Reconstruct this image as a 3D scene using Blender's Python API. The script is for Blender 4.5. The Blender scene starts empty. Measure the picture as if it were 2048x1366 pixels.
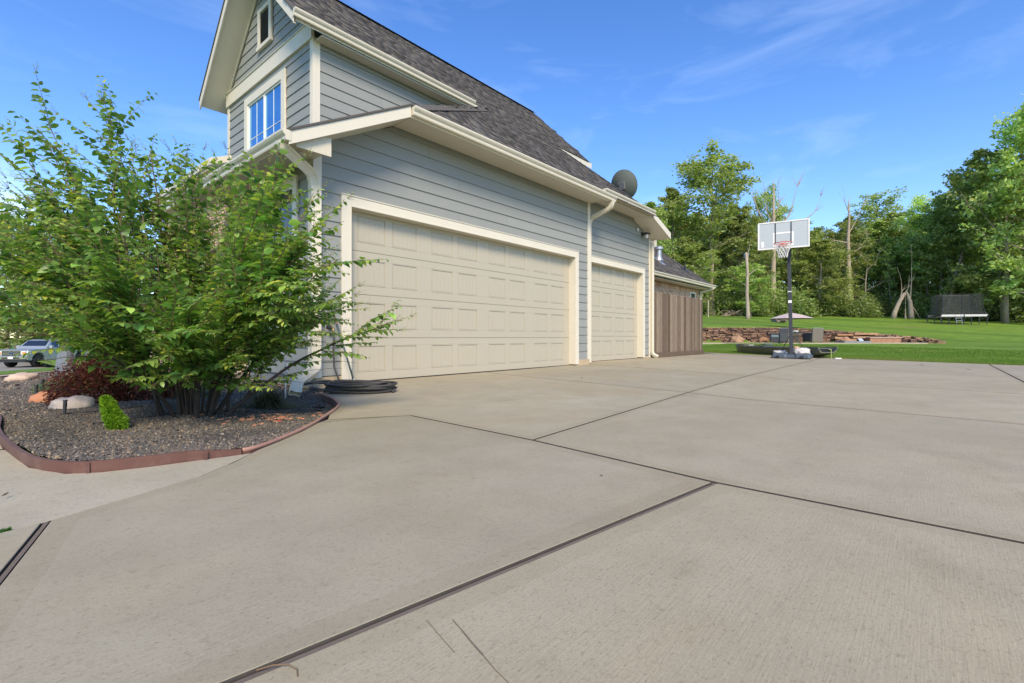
import bpy, math, random
import numpy as np
from mathutils import Vector, Matrix, noise
random.seed(7)
RNG = np.random.default_rng(7)
R = math.radians
S = bpy.context.scene
COL = S.collection

# ---------------------------------------------------------------- camera, sky, sun, exposure
VIEW = R(40.74)
CV, SV = math.cos(VIEW), math.sin(VIEW)
cam_d = bpy.data.cameras.new('camera')
cam_d.sensor_width = 36.0
cam_d.lens = 16.98
cam_d.shift_y = -8.5 / 2048
cam_d.clip_start = 0.05
cam_d.clip_end = 9000
cam = bpy.data.objects.new('camera', cam_d)
COL.objects.link(cam)
cam.location = (0, 0, 0.63)
cam.rotation_euler = (R(90), 0, VIEW - R(90))
S.camera = cam

SUN_EL, SUN_AZ = R(40), R(-128)          # azimuth of the sun, counter-clockwise from +X
world = bpy.data.worlds.new('World')
S.world = world
world.use_nodes = True
wn, wl = world.node_tree.nodes, world.node_tree.links
wn.clear()
w_out = wn.new('ShaderNodeOutputWorld')
w_bg = wn.new('ShaderNodeBackground')
w_bg.inputs['Strength'].default_value = 0.12
w_sky = wn.new('ShaderNodeTexSky')
w_sky.sky_type = 'NISHITA'
w_sky.sun_disc = False
w_sky.sun_elevation = SUN_EL
w_sky.sun_rotation = R(90) - SUN_AZ
w_sky.air_density = 1.0
w_sky.dust_density = 0.3
w_sky.ozone_density = 2.2
w_tc = wn.new('ShaderNodeTexCoord')
w_map = wn.new('ShaderNodeMapping')
w_map.inputs['Rotation'].default_value = (0, R(4), R(35))
w_map.inputs['Scale'].default_value = (1.1, 2.6, 9.0)
w_n = wn.new('ShaderNodeTexNoise')
w_n.inputs['Scale'].default_value = 1.6
w_n.inputs['Detail'].default_value = 9
w_n.inputs['Roughness'].default_value = 0.58
w_n.inputs['Distortion'].default_value = 0.5
w_r = wn.new('ShaderNodeMapRange')
w_r.inputs['From Min'].default_value = 0.50
w_r.inputs['From Max'].default_value = 0.86
w_r.inputs['To Max'].default_value = 0.13
w_mix = wn.new('ShaderNodeMix')
w_mix.data_type = 'RGBA'
w_hsv = wn.new('ShaderNodeHueSaturation')
w_hsv.inputs['Hue'].default_value = 0.511
w_hsv.inputs['Saturation'].default_value = 1.27
w_hsv.inputs['Value'].default_value = 1.16
w_mix.inputs['B'].default_value = (7.5, 8.2, 9.4, 1)
# fair-weather cumulus bank low over the street side
w_n2 = wn.new('ShaderNodeTexNoise')
w_map2 = wn.new('ShaderNodeMapping')
w_map2.inputs['Scale'].default_value = (1.5, 1.5, 3.6)
w_n2.inputs['Scale'].default_value = 2.3
w_n2.inputs['Detail'].default_value = 8
w_r2 = wn.new('ShaderNodeMapRange')
w_r2.inputs['From Min'].default_value = 0.55
w_r2.inputs['From Max'].default_value = 0.72
w_sep = wn.new('ShaderNodeSeparateXYZ')
w_el = wn.new('ShaderNodeMapRange')
w_el.inputs['From Min'].default_value = 0.36
w_el.inputs['From Max'].default_value = 0.10
w_az = wn.new('ShaderNodeMapRange')
w_az.inputs['From Min'].default_value = 0.86
w_az.inputs['From Max'].default_value = 1.0
w_m1 = wn.new('ShaderNodeMath'); w_m1.operation = 'MULTIPLY'
w_m2 = wn.new('ShaderNodeMath'); w_m2.operation = 'MULTIPLY'
w_mix2 = wn.new('ShaderNodeMix'); w_mix2.data_type = 'RGBA'
w_mix2.inputs['B'].default_value = (7.0, 8.0, 9.6, 1)
wl.new(w_tc.outputs['Generated'], w_map.inputs['Vector'])
wl.new(w_map.outputs['Vector'], w_n.inputs['Vector'])
wl.new(w_n.outputs['Fac'], w_r.inputs['Value'])
wl.new(w_sky.outputs['Color'], w_hsv.inputs['Color'])
wl.new(w_hsv.outputs['Color'], w_mix.inputs['A'])
wl.new(w_r.outputs['Result'], w_mix.inputs['Factor'])
wl.new(w_tc.outputs['Generated'], w_map2.inputs['Vector'])
wl.new(w_map2.outputs['Vector'], w_n2.inputs['Vector'])
wl.new(w_n2.outputs['Fac'], w_r2.inputs['Value'])
wl.new(w_tc.outputs['Generated'], w_sep.inputs['Vector'])
wl.new(w_sep.outputs['Z'], w_el.inputs['Value'])
wl.new(w_sep.outputs['Y'], w_az.inputs['Value'])
wl.new(w_r2.outputs['Result'], w_m1.inputs[0]); wl.new(w_el.outputs['Result'], w_m1.inputs[1])
wl.new(w_m1.outputs[0], w_m2.inputs[0]); wl.new(w_az.outputs['Result'], w_m2.inputs[1])
wl.new(w_mix.outputs['Result'], w_mix2.inputs['A'])
wl.new(w_m2.outputs[0], w_mix2.inputs['Factor'])
wl.new(w_mix2.outputs['Result'], w_bg.inputs['Color'])
wl.new(w_bg.outputs['Background'], w_out.inputs['Surface'])

sun_d = bpy.data.lights.new('sun', 'SUN')
sun_d.energy = 2.5
sun_d.angle = R(20)
sun_d.color = (1.0, 0.83, 0.60)
sun = bpy.data.objects.new('sun', sun_d)
COL.objects.link(sun)
sv = Vector((math.cos(SUN_EL) * math.cos(SUN_AZ), math.cos(SUN_EL) * math.sin(SUN_AZ), math.sin(SUN_EL)))
sun.rotation_euler = sv.to_track_quat('Z', 'Y').to_euler()
S.view_settings.view_transform = 'Standard'
S.view_settings.look = 'None'
S.view_settings.gamma = 1.0
S.view_settings.use_curve_mapping = False
S.view_settings.exposure = 0.95
S.cycles.max_bounces = 8
S.cycles.transparent_max_bounces = 24
S.cycles.use_denoising = True


# ---------------------------------------------------------------- helpers
def at(f, r, z=0.0):
    """a point f metres out along the driveway view axis and r metres to its right"""
    return Vector((f * CV + r * SV, f * SV - r * CV, z))


def sstep(a, b, x):
    t = np.clip((np.asarray(x, float) - a) / (b - a), 0, 1)
    return t * t * (3 - 2 * t)


class MB:
    """collects faces; build() links them as one mesh object"""
    def __init__(s):
        s.v, s.f, s.m = [], [], []

    def add(s, vs, fs, mi=0):
        b = len(s.v)
        s.v += [tuple(p) for p in vs]
        for f in fs:
            s.f.append(tuple(b + i for i in f))
            s.m.append(mi)
        return s

    def box(s, x0, x1, y0, y1, z0, z1, mi=0):
        return s.hexa([(x0, y0, z0), (x1, y0, z0), (x1, y1, z0), (x0, y1, z0), (x0, y0, z1), (x1, y0, z1), (x1, y1, z1), (x0, y1, z1)], mi)

    def hexa(s, p, mi=0):
        return s.add(p, [(0, 3, 2, 1), (4, 5, 6, 7), (0, 1, 5, 4), (1, 2, 6, 5), (2, 3, 7, 6), (3, 0, 4, 7)], mi)

    def obox(s, c, ex, ey, ez, mi=0):
        c, ex, ey, ez = Vector(c), Vector(ex), Vector(ey), Vector(ez)
        q = [(-1, -1), (1, -1), (1, 1), (-1, 1)]
        return s.hexa([c + ex * a + ey * b - ez for a, b in q] + [c + ex * a + ey * b + ez for a, b in q], mi)

    def tube(s, pts, rad, n=8, mi=0, caps=True, squash=None):
        pts = [Vector(p) for p in pts]
        if not hasattr(rad, '__len__'):
            rad = [rad] * len(pts)
        vs, up = [], Vector((0.13, 0.31, 0.94)).normalized()
        a = None
        for i, p in enumerate(pts):
            d = (pts[min(i + 1, len(pts) - 1)] - pts[max(i - 1, 0)])
            if d.length < 1e-9:
                d = Vector((0, 0, 1))
            d.normalize()
            if a is None:
                a = d.cross(up if abs(d.dot(up)) < .95 else Vector((1, 0, 0))).normalized()
            else:
                a = (a - d * a.dot(d))
                a = a.normalized() if a.length > 1e-6 else d.orthogonal().normalized()
            b = d.cross(a)
            for k in range(n):
                t = 2 * math.pi * k / n
                vs.append(p + a * math.cos(t) * rad[i] + b * math.sin(t) * rad[i])
        fs = []
        for i in range(len(pts) - 1):
            for k in range(n):
                k2 = (k + 1) % n
                fs.append((i * n + k, i * n + k2, (i + 1) * n + k2, (i + 1) * n + k))
        if caps:
            fs.append(tuple(range(n - 1, -1, -1)))
            fs.append(tuple((len(pts) - 1) * n + k for k in range(n)))
        return s.add(vs, fs, mi)

    def profile(s, prof, path, side, up=(0, 0, 1), mi=0, caps=True):
        """sweep a closed 2-D profile (a along side, b along up) along straight path points"""
        up = Vector(up)
        vs = []
        n = len(prof)
        for p, sd in zip(path, side):
            p, sd = Vector(p), Vector(sd)
            for a, b in prof:
                vs.append(p + sd * a + up * b)
        fs = []
        for i in range(len(path) - 1):
            for k in range(n):
                k2 = (k + 1) % n
                fs.append((i * n + k, i * n + k2, (i + 1) * n + k2, (i + 1) * n + k))
        if caps:
            fs.append(tuple(range(n - 1, -1, -1)))
            fs.append(tuple((len(path) - 1) * n + k for k in range(n)))
        return s.add(vs, fs, mi)

    def slab(s, poly, dz, mt=0, ms=1):
        """plate: polygon of 3-D points as its top, dropped by dz for its underside"""
        n = len(poly)
        s.add(poly, [tuple(range(n))], mt)
        low = [(p[0], p[1], p[2] - dz) for p in poly]
        s.add(low, [tuple(range(n - 1, -1, -1))], ms)
        for i in range(n):
            j = (i + 1) % n
            s.add([poly[i], poly[j], low[j], low[i]], [(0, 1, 2, 3)], ms)
        return s

    def lathe(s, c, prof, n=20, mi=0, axis='Z'):
        vs = []
        for r, h in prof:
            for k in range(n):
                t = 2 * math.pi * k / n
                a, b = r * math.cos(t), r * math.sin(t)
                q = {'Z': (a, b, h), 'X': (h, a, b), 'Y': (a, h, b)}[axis]
                vs.append((c[0] + q[0], c[1] + q[1], c[2] + q[2]))
        fs = [(i * n + k, i * n + (k + 1) % n, (i + 1) * n + (k + 1) % n, (i + 1) * n + k) for i in range(len(prof) - 1) for k in range(n)]
        fs += [tuple(range(n - 1, -1, -1)), tuple((len(prof) - 1) * n + k for k in range(n))]
        return s.add(vs, fs, mi)

    def mesh(s, name, mats, smooth=False):
        me = bpy.data.meshes.new(name)
        me.from_pydata(s.v, [], s.f)
        for m in (mats if isinstance(mats, (list, tuple)) else [mats]):
            me.materials.append(m)
        me.polygons.foreach_set('material_index', s.m)
        if smooth:
            me.polygons.foreach_set('use_smooth', [True] * len(s.f))
        me.update()
        return me

    def build(s, name, mats, parent=None, smooth=False, bevel=0, sub=0, autosmooth=False):
        o = bpy.data.objects.new(name, s.mesh(name, mats, smooth or autosmooth))
        COL.objects.link(o)
        o.parent = parent
        if bevel:
            b = o.modifiers.new('bevel', 'BEVEL')
            b.width = bevel; b.segments = 2; b.limit_method = 'ANGLE'; b.angle_limit = R(40)
        if sub:
            b = o.modifiers.new('sub', 'SUBSURF'); b.levels = sub; b.render_levels = sub
        if autosmooth:
            try:
                o.data.set_sharp_from_angle(angle=R(38))
            except Exception:
                pass
        return o


def mesh_np(name, V, F, mats, tone=None, tone2=None, mi=None, smooth=False):
    """fast mesh from arrays: V (n,3), F (m,k)"""
    V = np.ascontiguousarray(V, np.float32); F = np.ascontiguousarray(F, np.int32)
    me = bpy.data.meshes.new(name)
    me.vertices.add(len(V)); me.vertices.foreach_set('co', V.ravel())
    k = F.shape[1]
    me.loops.add(F.size); me.loops.foreach_set('vertex_index', F.ravel())
    me.polygons.add(len(F)); me.polygons.foreach_set('loop_start', np.arange(0, F.size, k, dtype=np.int32))
    for m in (mats if isinstance(mats, (list, tuple)) else [mats]):
        me.materials.append(m)
    if mi is not None:
        me.polygons.foreach_set('material_index', np.asarray(mi, np.int32))
    if smooth:
        me.polygons.foreach_set('use_smooth', np.ones(len(F), bool))
    me.update(calc_edges=True)
    for nm, t in (('tone', tone), ('tone2', tone2)):
        if t is not None:
            a = me.attributes.new(nm, 'FLOAT', 'FACE')
            a.data.foreach_set('value', np.ascontiguousarray(t, np.float32))
    return me


def link(name, me, parent=None):
    o = bpy.data.objects.new(name, me)
    COL.objects.link(o)
    o.parent = parent
    return o


def tag(o, label=None, cat=None, group=None, kind=None):
    if label: o['label'] = label
    if cat: o['category'] = cat
    if group: o['group'] = group
    if kind: o['kind'] = kind
    return o


def thing(name, label, cat, loc=(0, 0, 0), rz=0.0, group=None):
    o = bpy.data.objects.new(name, None)
    COL.objects.link(o)
    o.empty_display_size = .2
    o.location = loc
    o.rotation_euler = (0, 0, rz)
    return tag(o, label, cat, group)


# ---------------------------------------------------------------- materials
def new_mat(name):
    m = bpy.data.materials.new(name)
    m.use_nodes = True
    nt = m.node_tree
    return m, nt, nt.nodes['Principled BSDF']


def node(nt, t, **kw):
    n = nt.nodes.new(t)
    for k, v in kw.items():
        if k in n.inputs:
            n.inputs[k].default_value = v
        else:
            setattr(n, k, v)
    return n


def ramp(nt, stops, src):
    r = nt.nodes.new('ShaderNodeValToRGB')
    e = r.color_ramp.elements
    while len(e) < len(stops):
        e.new(0.5)
    for el, (p, c) in zip(e, stops):
        el.position = p
        el.color = (*c, 1)
    nt.links.new(src, r.inputs['Fac'])
    return r.outputs['Color']


def mixc(nt, fac, a, b, mode='MIX'):
    m = nt.nodes.new('ShaderNodeMix')
    m.data_type = 'RGBA'; m.blend_type = mode
    for sock, val in ((m.inputs['Factor'], fac), (m.inputs['A'], a), (m.inputs['B'], b)):
        if isinstance(val, (int, float)):
            sock.default_value = val
        elif isinstance(val, tuple):
            sock.default_value = (*val, 1) if len(val) == 3 else val
        else:
            nt.links.new(val, sock)
    return m.outputs['Result']


def noise_f(nt, scale, detail=5, rough=.55, stretch=None, space='Object', dist=0.0, rot=(0, 0, 0)):
    tc = nt.nodes.new('ShaderNodeTexCoord')
    out = tc.outputs[space]
    if stretch or any(rot):
        mp = nt.nodes.new('ShaderNodeMapping')
        mp.inputs['Scale'].default_value = stretch or (1, 1, 1)
        mp.inputs['Rotation'].default_value = rot
        nt.links.new(out, mp.inputs['Vector']); out = mp.outputs['Vector']
    n = node(nt, 'ShaderNodeTexNoise', Scale=scale, Detail=detail, Roughness=rough, Distortion=dist)
    nt.links.new(out, n.inputs['Vector'])
    return n.outputs['Fac']


def maprange(nt, src, a, b, c=0.0, d=1.0):
    m = nt.nodes.new('ShaderNodeMapRange')
    for k, v in zip(('From Min', 'From Max', 'To Min', 'To Max'), (a, b, c, d)):
        m.inputs[k].default_value = v
    nt.links.new(src, m.inputs['Value'])
    return m.outputs['Result']


def bump(nt, p, h, strength=.3, dist=.01):
    b = node(nt, 'ShaderNodeBump', Strength=strength, Distance=dist)
    nt.links.new(h, b.inputs['Height'])
    nt.links.new(b.outputs['Normal'], p.inputs['Normal'])


def simple(name, col, rough=.5, metal=0.0, var=.08, vscale=6.0, bscale=60.0, bstr=.1, bdist=.002, spec=.5, dirt=0.0, dirtcol=(.12, .10, .07)):
    m, nt, p = new_mat(name)
    f = noise_f(nt, vscale, 6, .6)
    a = tuple(c * (1 - var) for c in col); b = tuple(min(1, c * (1 + var)) for c in col)
    c = mixc(nt, f, a, b)
    if dirt:
        g = maprange(nt, noise_f(nt, vscale * .45, 8, .7), .5, .75, 0, dirt)
        c = mixc(nt, g, c, dirtcol)
    nt.links.new(c, p.inputs['Base Color'])
    p.inputs['Roughness'].default_value = rough
    p.inputs['Metallic'].default_value = metal
    p.inputs['Specular IOR Level'].default_value = spec
    if bstr:
        bump(nt, p, noise_f(nt, bscale, 4, .6), bstr, bdist)
    return m


def tone_mat(name, stops, rough=.85, grain=None, bstr=.3, bscale=80, bdist=.003, extra=.25, spec=.3):
    """colour picked per piece: 'tone' attribute of joined pieces plus the object's own random number"""
    m, nt, p = new_mat(name)
    at_ = node(nt, 'ShaderNodeAttribute', attribute_name='tone')
    oi = nt.nodes.new('ShaderNodeObjectInfo')
    ad = node(nt, 'ShaderNodeMath', operation='ADD')
    nt.links.new(at_.outputs['Fac'], ad.inputs[0]); nt.links.new(oi.outputs['Random'], ad.inputs[1])
    fr = node(nt, 'ShaderNodeMath', operation='FRACT')
    nt.links.new(ad.outputs[0], fr.inputs[0])
    c = ramp(nt, stops, fr.outputs[0])
    g = noise_f(nt, grain[0] if grain else 18, 6, .65, stretch=grain[1] if grain else None)
    c = mixc(nt, maprange(nt, g, .3, .7, 0, extra), c, mixc(nt, 1.0, c, (.45, .42, .40), 'MULTIPLY'))
    nt.links.new(c, p.inputs['Base Color'])
    p.inputs['Roughness'].default_value = rough
    p.inputs['Specular IOR Level'].default_value = spec
    if bstr:
        bump(nt, p, noise_f(nt, bscale, 5, .65, stretch=grain[1] if grain else None), bstr, bdist)
    return m


def leaf_mat(name, stops, trans=.35, rough=.5, var=(.75, 1.25), spec=.35):
    m, nt, p = new_mat(name)
    at_ = node(nt, 'ShaderNodeAttribute', attribute_name='tone')
    c = ramp(nt, stops, at_.outputs['Fac'])
    oi = nt.nodes.new('ShaderNodeObjectInfo')
    hs = nt.nodes.new('ShaderNodeHueSaturation')
    nt.links.new(c, hs.inputs['Color'])
    nt.links.new(maprange(nt, oi.outputs['Random'], 0, 1, .482, .515), hs.inputs['Hue'])
    nt.links.new(maprange(nt, oi.outputs['Random'], 0, 1, *var), hs.inputs['Value'])
    c = hs.outputs['Color']
    nt.links.new(c, p.inputs['Base Color'])
    p.inputs['Roughness'].default_value = rough
    p.inputs['Specular IOR Level'].default_value = spec
    tr = nt.nodes.new('ShaderNodeBsdfTranslucent')
    nt.links.new(mixc(nt, 1.0, c, (1.25, 1.35, .55), 'MULTIPLY'), tr.inputs['Color'])
    mx = nt.nodes.new('ShaderNodeMixShader')
    mx.inputs[0].default_value = trans
    nt.links.new(p.outputs[0], mx.inputs[1]); nt.links.new(tr.outputs[0], mx.inputs[2])
    nt.links.new(mx.outputs[0], nt.nodes['Material Output'].inputs['Surface'])
    return m


def concrete_mat(name, a, b, rot=0.0, streak=.22, band=False):
    m, nt, p = new_mat(name)
    big = noise_f(nt, .55, 5, .55)
    med = noise_f(nt, 3.2, 7, .62)
    c = mixc(nt, maprange(nt, big, .35, .68), a, b)
    c = mixc(nt, maprange(nt, med, .40, .70, 0, .55), c, tuple(x * .84 for x in a))
    oi = nt.nodes.new('ShaderNodeObjectInfo')
    c = mixc(nt, 1.0, c, mixc(nt, oi.outputs['Random'], (.93, .935, .94), (1.06, 1.05, 1.03)), 'MULTIPLY')
    warm = maprange(nt, noise_f(nt, 1.1, 4, .5, stretch=(1, 1.7, 1)), .48, .70, 0, .5)
    c = mixc(nt, warm, c, mixc(nt, 1.0, c, (1.05, .97, .90), 'MULTIPLY'))
    # broom streaks
    st = noise_f(nt, 6.0, 4, .6, stretch=(1.2, 26, 1), rot=(0, 0, rot), dist=.35)
    c = mixc(nt, maprange(nt, st, .48, .78, 0, streak), c, mixc(nt, 1.0, c, (.80, .79, .77), 'MULTIPLY'))
    # pits and specks
    sp = noise_f(nt, 70, 4, .65, stretch=(1, 1.9, 1), rot=(0, 0, rot + .5))
    c = mixc(nt, maprange(nt, sp, .56, .70, 0, .62), c, (.17, .14, .11))
    sp3 = noise_f(nt, 180, 3, .6)
    c = mixc(nt, maprange(nt, sp3, .40, .62, 0, .35), mixc(nt, 1.0, c, (1.10, 1.09, 1.07), 'MULTIPLY'), mixc(nt, 1.0, c, (.78, .76, .74), 'MULTIPLY'))
    sp2 = noise_f(nt, 33, 5, .7)
    c = mixc(nt, maprange(nt, sp2, .54, .72, 0, .50), c, mixc(nt, 1.0, c, (.68, .65, .60), 'MULTIPLY'))
    # rare dark spots and stains
    vo = node(nt, 'ShaderNodeTexVoronoi', Scale=2.2)
    tc = nt.nodes.new('ShaderNodeTexCoord'); nt.links.new(tc.outputs['Object'], vo.inputs['Vector'])
    c = mixc(nt, maprange(nt, vo.outputs['Distance'], .022, .008, 0, .75), c, (.07, .06, .05))
    stn = maprange(nt, noise_f(nt, .9, 8, .72, stretch=(1, 1.6, 1), dist=.6), .56, .76, 0, .5)
    c = mixc(nt, stn, c, mixc(nt, 1.0, c, (.70, .67, .62), 'MULTIPLY'))
    if band:
        c = mixc(nt, 1.0, c, (.965, .96, .95), 'MULTIPLY')
    nt.links.new(c, p.inputs['Base Color'])
    p.inputs['Roughness'].default_value = .88
    p.inputs['Specular IOR Level'].default_value = .25
    b1 = node(nt, 'ShaderNodeMath', operation='ADD')
    nt.links.new(sp2, b1.inputs[0]); nt.links.new(st, b1.inputs[1])
    bump(nt, p, b1.outputs[0], .12 if band else .32, .004)
    return m


M = {}
M['concrete'] = concrete_mat('broomed concrete', (.328, .299, .213), (.377, .350, .258), rot=.9)
M['concrete_band'] = concrete_mat('trowelled concrete edge', (.322, .294, .209), (.358, .328, .239), rot=.9, streak=.1, band=True)
M['walk'] = concrete_mat('pale walk concrete', (.37, .342, .258), (.42, .392, .30), rot=.2, streak=.2)
M['joint'] = simple('dark joint', (.055, .050, .042), .95, var=.4, vscale=20)
M['joint_strip'] = simple('weathered wood expansion strip', (.15, .122, .095), .9, var=.35, vscale=14, bscale=90, bstr=.5)
M['foundation'] = simple('tan foundation concrete', (.44, .35, .22), .9, var=.2, vscale=5, bscale=30, bstr=.4, bdist=.005, dirt=.5)


def siding_mat(name, col):
    m, nt, p = new_mat(name)
    oi = nt.nodes.new('ShaderNodeObjectInfo')
    c = mixc(nt, oi.outputs['Random'], tuple(x * .955 for x in col), tuple(x * 1.045 for x in col))
    c = mixc(nt, maprange(nt, noise_f(nt, 2.2, 6, .6), .45, .75, 0, .16), c, tuple(x * .8 for x in col))
    nt.links.new(c, p.inputs['Base Color'])
    p.inputs['Roughness'].default_value = .55
    p.inputs['Specular IOR Level'].default_value = .4
    bump(nt, p, noise_f(nt, 9, 6, .6, stretch=(1, 1, 9)), .16, .003)
    return m


M['siding'] = siding_mat('blue grey painted siding', (.262, .274, .256))
M['trim'] = simple('cream painted trim', (.65, .61, .50), .45, var=.04, vscale=3, bscale=25, bstr=.06, dirt=.12, dirtcol=(.45, .40, .30))
M['soffit'] = simple('cream soffit', (.60, .555, .44), .6, var=.05, vscale=2, bstr=.05, dirt=.15, dirtcol=(.48, .42, .32))
M['gutter'] = simple('cream enamel gutter', (.62, .58, .46), .35, var=.04, vscale=3, bstr=0, dirt=.16, dirtcol=(.40, .36, .27))
M['garage'] = simple('almond steel garage door', (.425, .392, .305), .42, var=.035, vscale=1.6, bscale=120, bstr=.09, bdist=.001, dirt=.10, dirtcol=(.42, .37, .28))
M['white'] = simple('white vinyl', (.78, .78, .75), .35, var=.03)
M['dark'] = simple('dark louver', (.06, .062, .068), .5)
M['black'] = simple('black plastic', (.022, .022, .024), .45, var=.2)
M['wall_core'] = simple('wall core', (.20, .21, .22), .8)
M['mortar'] = simple('pale mortar', (.60, .51, .40), .95, bscale=70, bstr=.4, bdist=.004)
M['underlay'] = simple('roof underlay', (.055, .052, .052), .95)
M['flashing'] = simple('galvanised pipe', (.45, .46, .47), .4, metal=.7, var=.2, vscale=18)
M['shingle'] = tone_mat('charcoal roof shingle', [(0, (.078, .074, .070)), (.3, (.108, .102, .096)), (.55, (.145, .137, .127)), (.8, (.088, .083, .079)), (1, (.175, .165, .152))], rough=.93, bscale=160, bstr=.5, bdist=.003, grain=(60, None), extra=.4, spec=.15)
M['brick'] = tone_mat('pink tan brick', [(0, (.56, .30, .19)), (.25, (.66, .44, .32)), (.5, (.72, .54, .40)), (.72, (.62, .37, .26)), (.9, (.76, .62, .50)), (1, (.46, .20, .13))], rough=.9, grain=(35, None), extra=.45)
M['fence'] = tone_mat('weathered cedar board', [(0, (.11, .078, .052)), (.3, (.22, .170, .120)), (.55, (.33, .27, .20)), (.8, (.15, .112, .078)), (1, (.27, .22, .165))], rough=.9, grain=(9, (6, 6, .55)), extra=.85, bscale=22, bstr=.5, bdist=.004)
M['stone'] = tone_mat('ledge stone', [(0, (.115, .07, .058)), (.2, (.26, .155, .105)), (.42, (.34, .225, .145)), (.6, (.155, .105, .098)), (.8, (.40, .25, .15)), (1, (.20, .14, .12))], rough=.92, grain=(14, None), extra=.6, bscale=12, bstr=.8, bdist=.02)
M['boulder'] = tone_mat('orange sandstone', [(0, (.40, .22, .12)), (.4, (.48, .32, .19)), (.7, (.36, .20, .13)), (1, (.52, .39, .25))], rough=.9, grain=(6, None), extra=.6, bscale=8, bstr=.8, bdist=.03)
M['rock_pink'] = simple('pale pink rock', (.56, .43, .33), .85, var=.22, vscale=9, bscale=22, bstr=.5, bdist=.01)
M['rock_orange'] = simple('orange rock', (.50, .22, .11), .8, var=.25, vscale=9, bscale=22, bstr=.5, bdist=.01, dirt=.4)
M['rock_white'] = simple('veined pale rock', (.56, .47, .40), .85, var=.3, vscale=7, bscale=18, bstr=.6, bdist=.01, dirt=.4)
M['edging'] = simple('brown plastic bed edging', (.125, .058, .045), .6, var=.25, vscale=12, bscale=40, bstr=.2, dirt=.35, dirtcol=(.30, .20, .16))
M['edging_cap'] = simple('sun-bleached edging lip', (.36, .20, .145), .7, var=.2, vscale=10)
M['bark'] = simple('grey brown bark', (.27, .225, .17), .95, var=.4, vscale=6, bscale=14, bstr=.9, bdist=.04)
M['bark_pale'] = simple('pale dead wood', (.36, .30, .23), .9, var=.35, vscale=4, bscale=12, bstr=.8, bdist=.03, dirt=.35)
M['bark_dark'] = simple('dark crepe stem', (.034, .026, .021), .85, var=.5, vscale=16, bscale=50, bstr=.5, bdist=.004, dirt=.25, dirtcol=(.16, .11, .075))
M['twig'] = simple('tan young shoot', (.17, .11, .058), .7, var=.3, vscale=20)
M['shrub_leaf'] = leaf_mat('crepe myrtle leaf', [(0, (.07, .17, .05)), (.35, (.165, .34, .08)), (.65, (.29, .50, .11)), (.85, (.45, .63, .12)), (.95, (.56, .62, .08)), (1, (.46, .25, .09))], trans=.42, rough=.40, spec=.5)
for k, a, t in (('a', 1.12, .44), ('b', 1.0, .44), ('c', 1.25, .46)):
    M['tree_' + k] = leaf_mat('woodland leaf ' + k, [(0, (.16 * a, .21 * a, .075 * a)), (.45, (.34 * a, .42 * a, .155 * a)), (.8, (.50 * a, .58 * a, .26 * a)), (.96, (.62 * a, .68 * a, .36 * a)), (1, (.56 * a, .40 * a, .18 * a))], trans=t, rough=.6)
M['pine'] = leaf_mat('pine needle', [(0, (.04, .08, .03)), (1, (.12, .18, .06))], trans=.15, rough=.6)
M['maple'] = leaf_mat('red maple leaf', [(0, (.07, .022, .016)), (.5, (.17, .05, .03)), (.8, (.24, .11, .04)), (1, (.34, .07, .055))], trans=.35)
M['lime'] = leaf_mat('lime conifer', [(0, (.085, .16, .012)), (.6, (.20, .32, .018)), (1, (.34, .46, .035))], trans=.35)
M['low_green'] = leaf_mat('low green leaf', [(0, (.05, .14, .03)), (1, (.17, .33, .07))], trans=.35)
M['liriope'] = leaf_mat('lily turf blade', [(0, (.035, .06, .025)), (.7, (.08, .115, .055)), (1, (.20, .20, .09))], trans=.25)
M['blade'] = leaf_mat('lawn blade', [(0, (.075, .155, .018)), (.6, (.145, .25, .030)), (.9, (.24, .28, .06)), (1, (.30, .24, .11))], trans=.35)
M['gravel'] = tone_mat('blue grey gravel stone', [(0, (.065, .062, .058)), (.3, (.125, .118, .105)), (.55, (.19, .175, .15)), (.75, (.10, .088, .075)), (.90, (.29, .21, .125)), (1, (.40, .35, .27))], rough=.85, grain=(90, None), extra=.4, bstr=0)


def lawn_mat():
    m, nt, p = new_mat('mown lawn')
    c = mixc(nt, maprange(nt, noise_f(nt, 1.4, 6, .6), .35, .65), (.125, .215, .027), (.195, .305, .040))
    c = mixc(nt, maprange(nt, noise_f(nt, .30, 4, .5, stretch=(1, .14, 1), rot=(0, 0, -.71)), .40, .62, 0, .85), c, (.082, .165, .022))
    c = mixc(nt, maprange(nt, noise_f(nt, .22, 7, .65, stretch=(1, .6, 1)), .57, .72, 0, .8), c, (.20, .185, .062))
    c = mixc(nt, maprange(nt, noise_f(nt, 26, 4, .7), .42, .70, 0, .5), c, (.085, .14, .022))
    nt.links.new(c, p.inputs['Base Color'])
    p.inputs['Roughness'].default_value = .9
    p.inputs['Specular IOR Level'].default_value = .15
    bump(nt, p, noise_f(nt, 40, 4, .7), .6, .03)
    return m


M['lawn'] = lawn_mat()
M['soil'] = simple('dark soil', (.12, .092, .062), .95, var=.4, vscale=8, bscale=40, bstr=.8, bdist=.02)
M['asphalt'] = concrete_mat('worn street concrete', (.24, .225, .19), (.30, .285, .24), streak=.1)


def glass_mat(name, col, rough=.03, metal=0.0):
    m, nt, p = new_mat(name)
    p.inputs['Base Color'].default_value = (*col, 1)
    p.inputs['Roughness'].default_value = rough
    p.inputs['Metallic'].default_value = metal
    p.inputs['Specular IOR Level'].default_value = 1.0
    return m


M['glass'] = glass_mat('sky reflecting window glass', (.16, .42, .66), .03, .92)  # blue of the reflected sky is put into the metallic base colour
M['glass_dim'] = glass_mat('shaded window glass', (.05, .06, .055), .05)
M['car_glass'] = glass_mat('car glass', (.015, .02, .03), .04)

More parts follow.
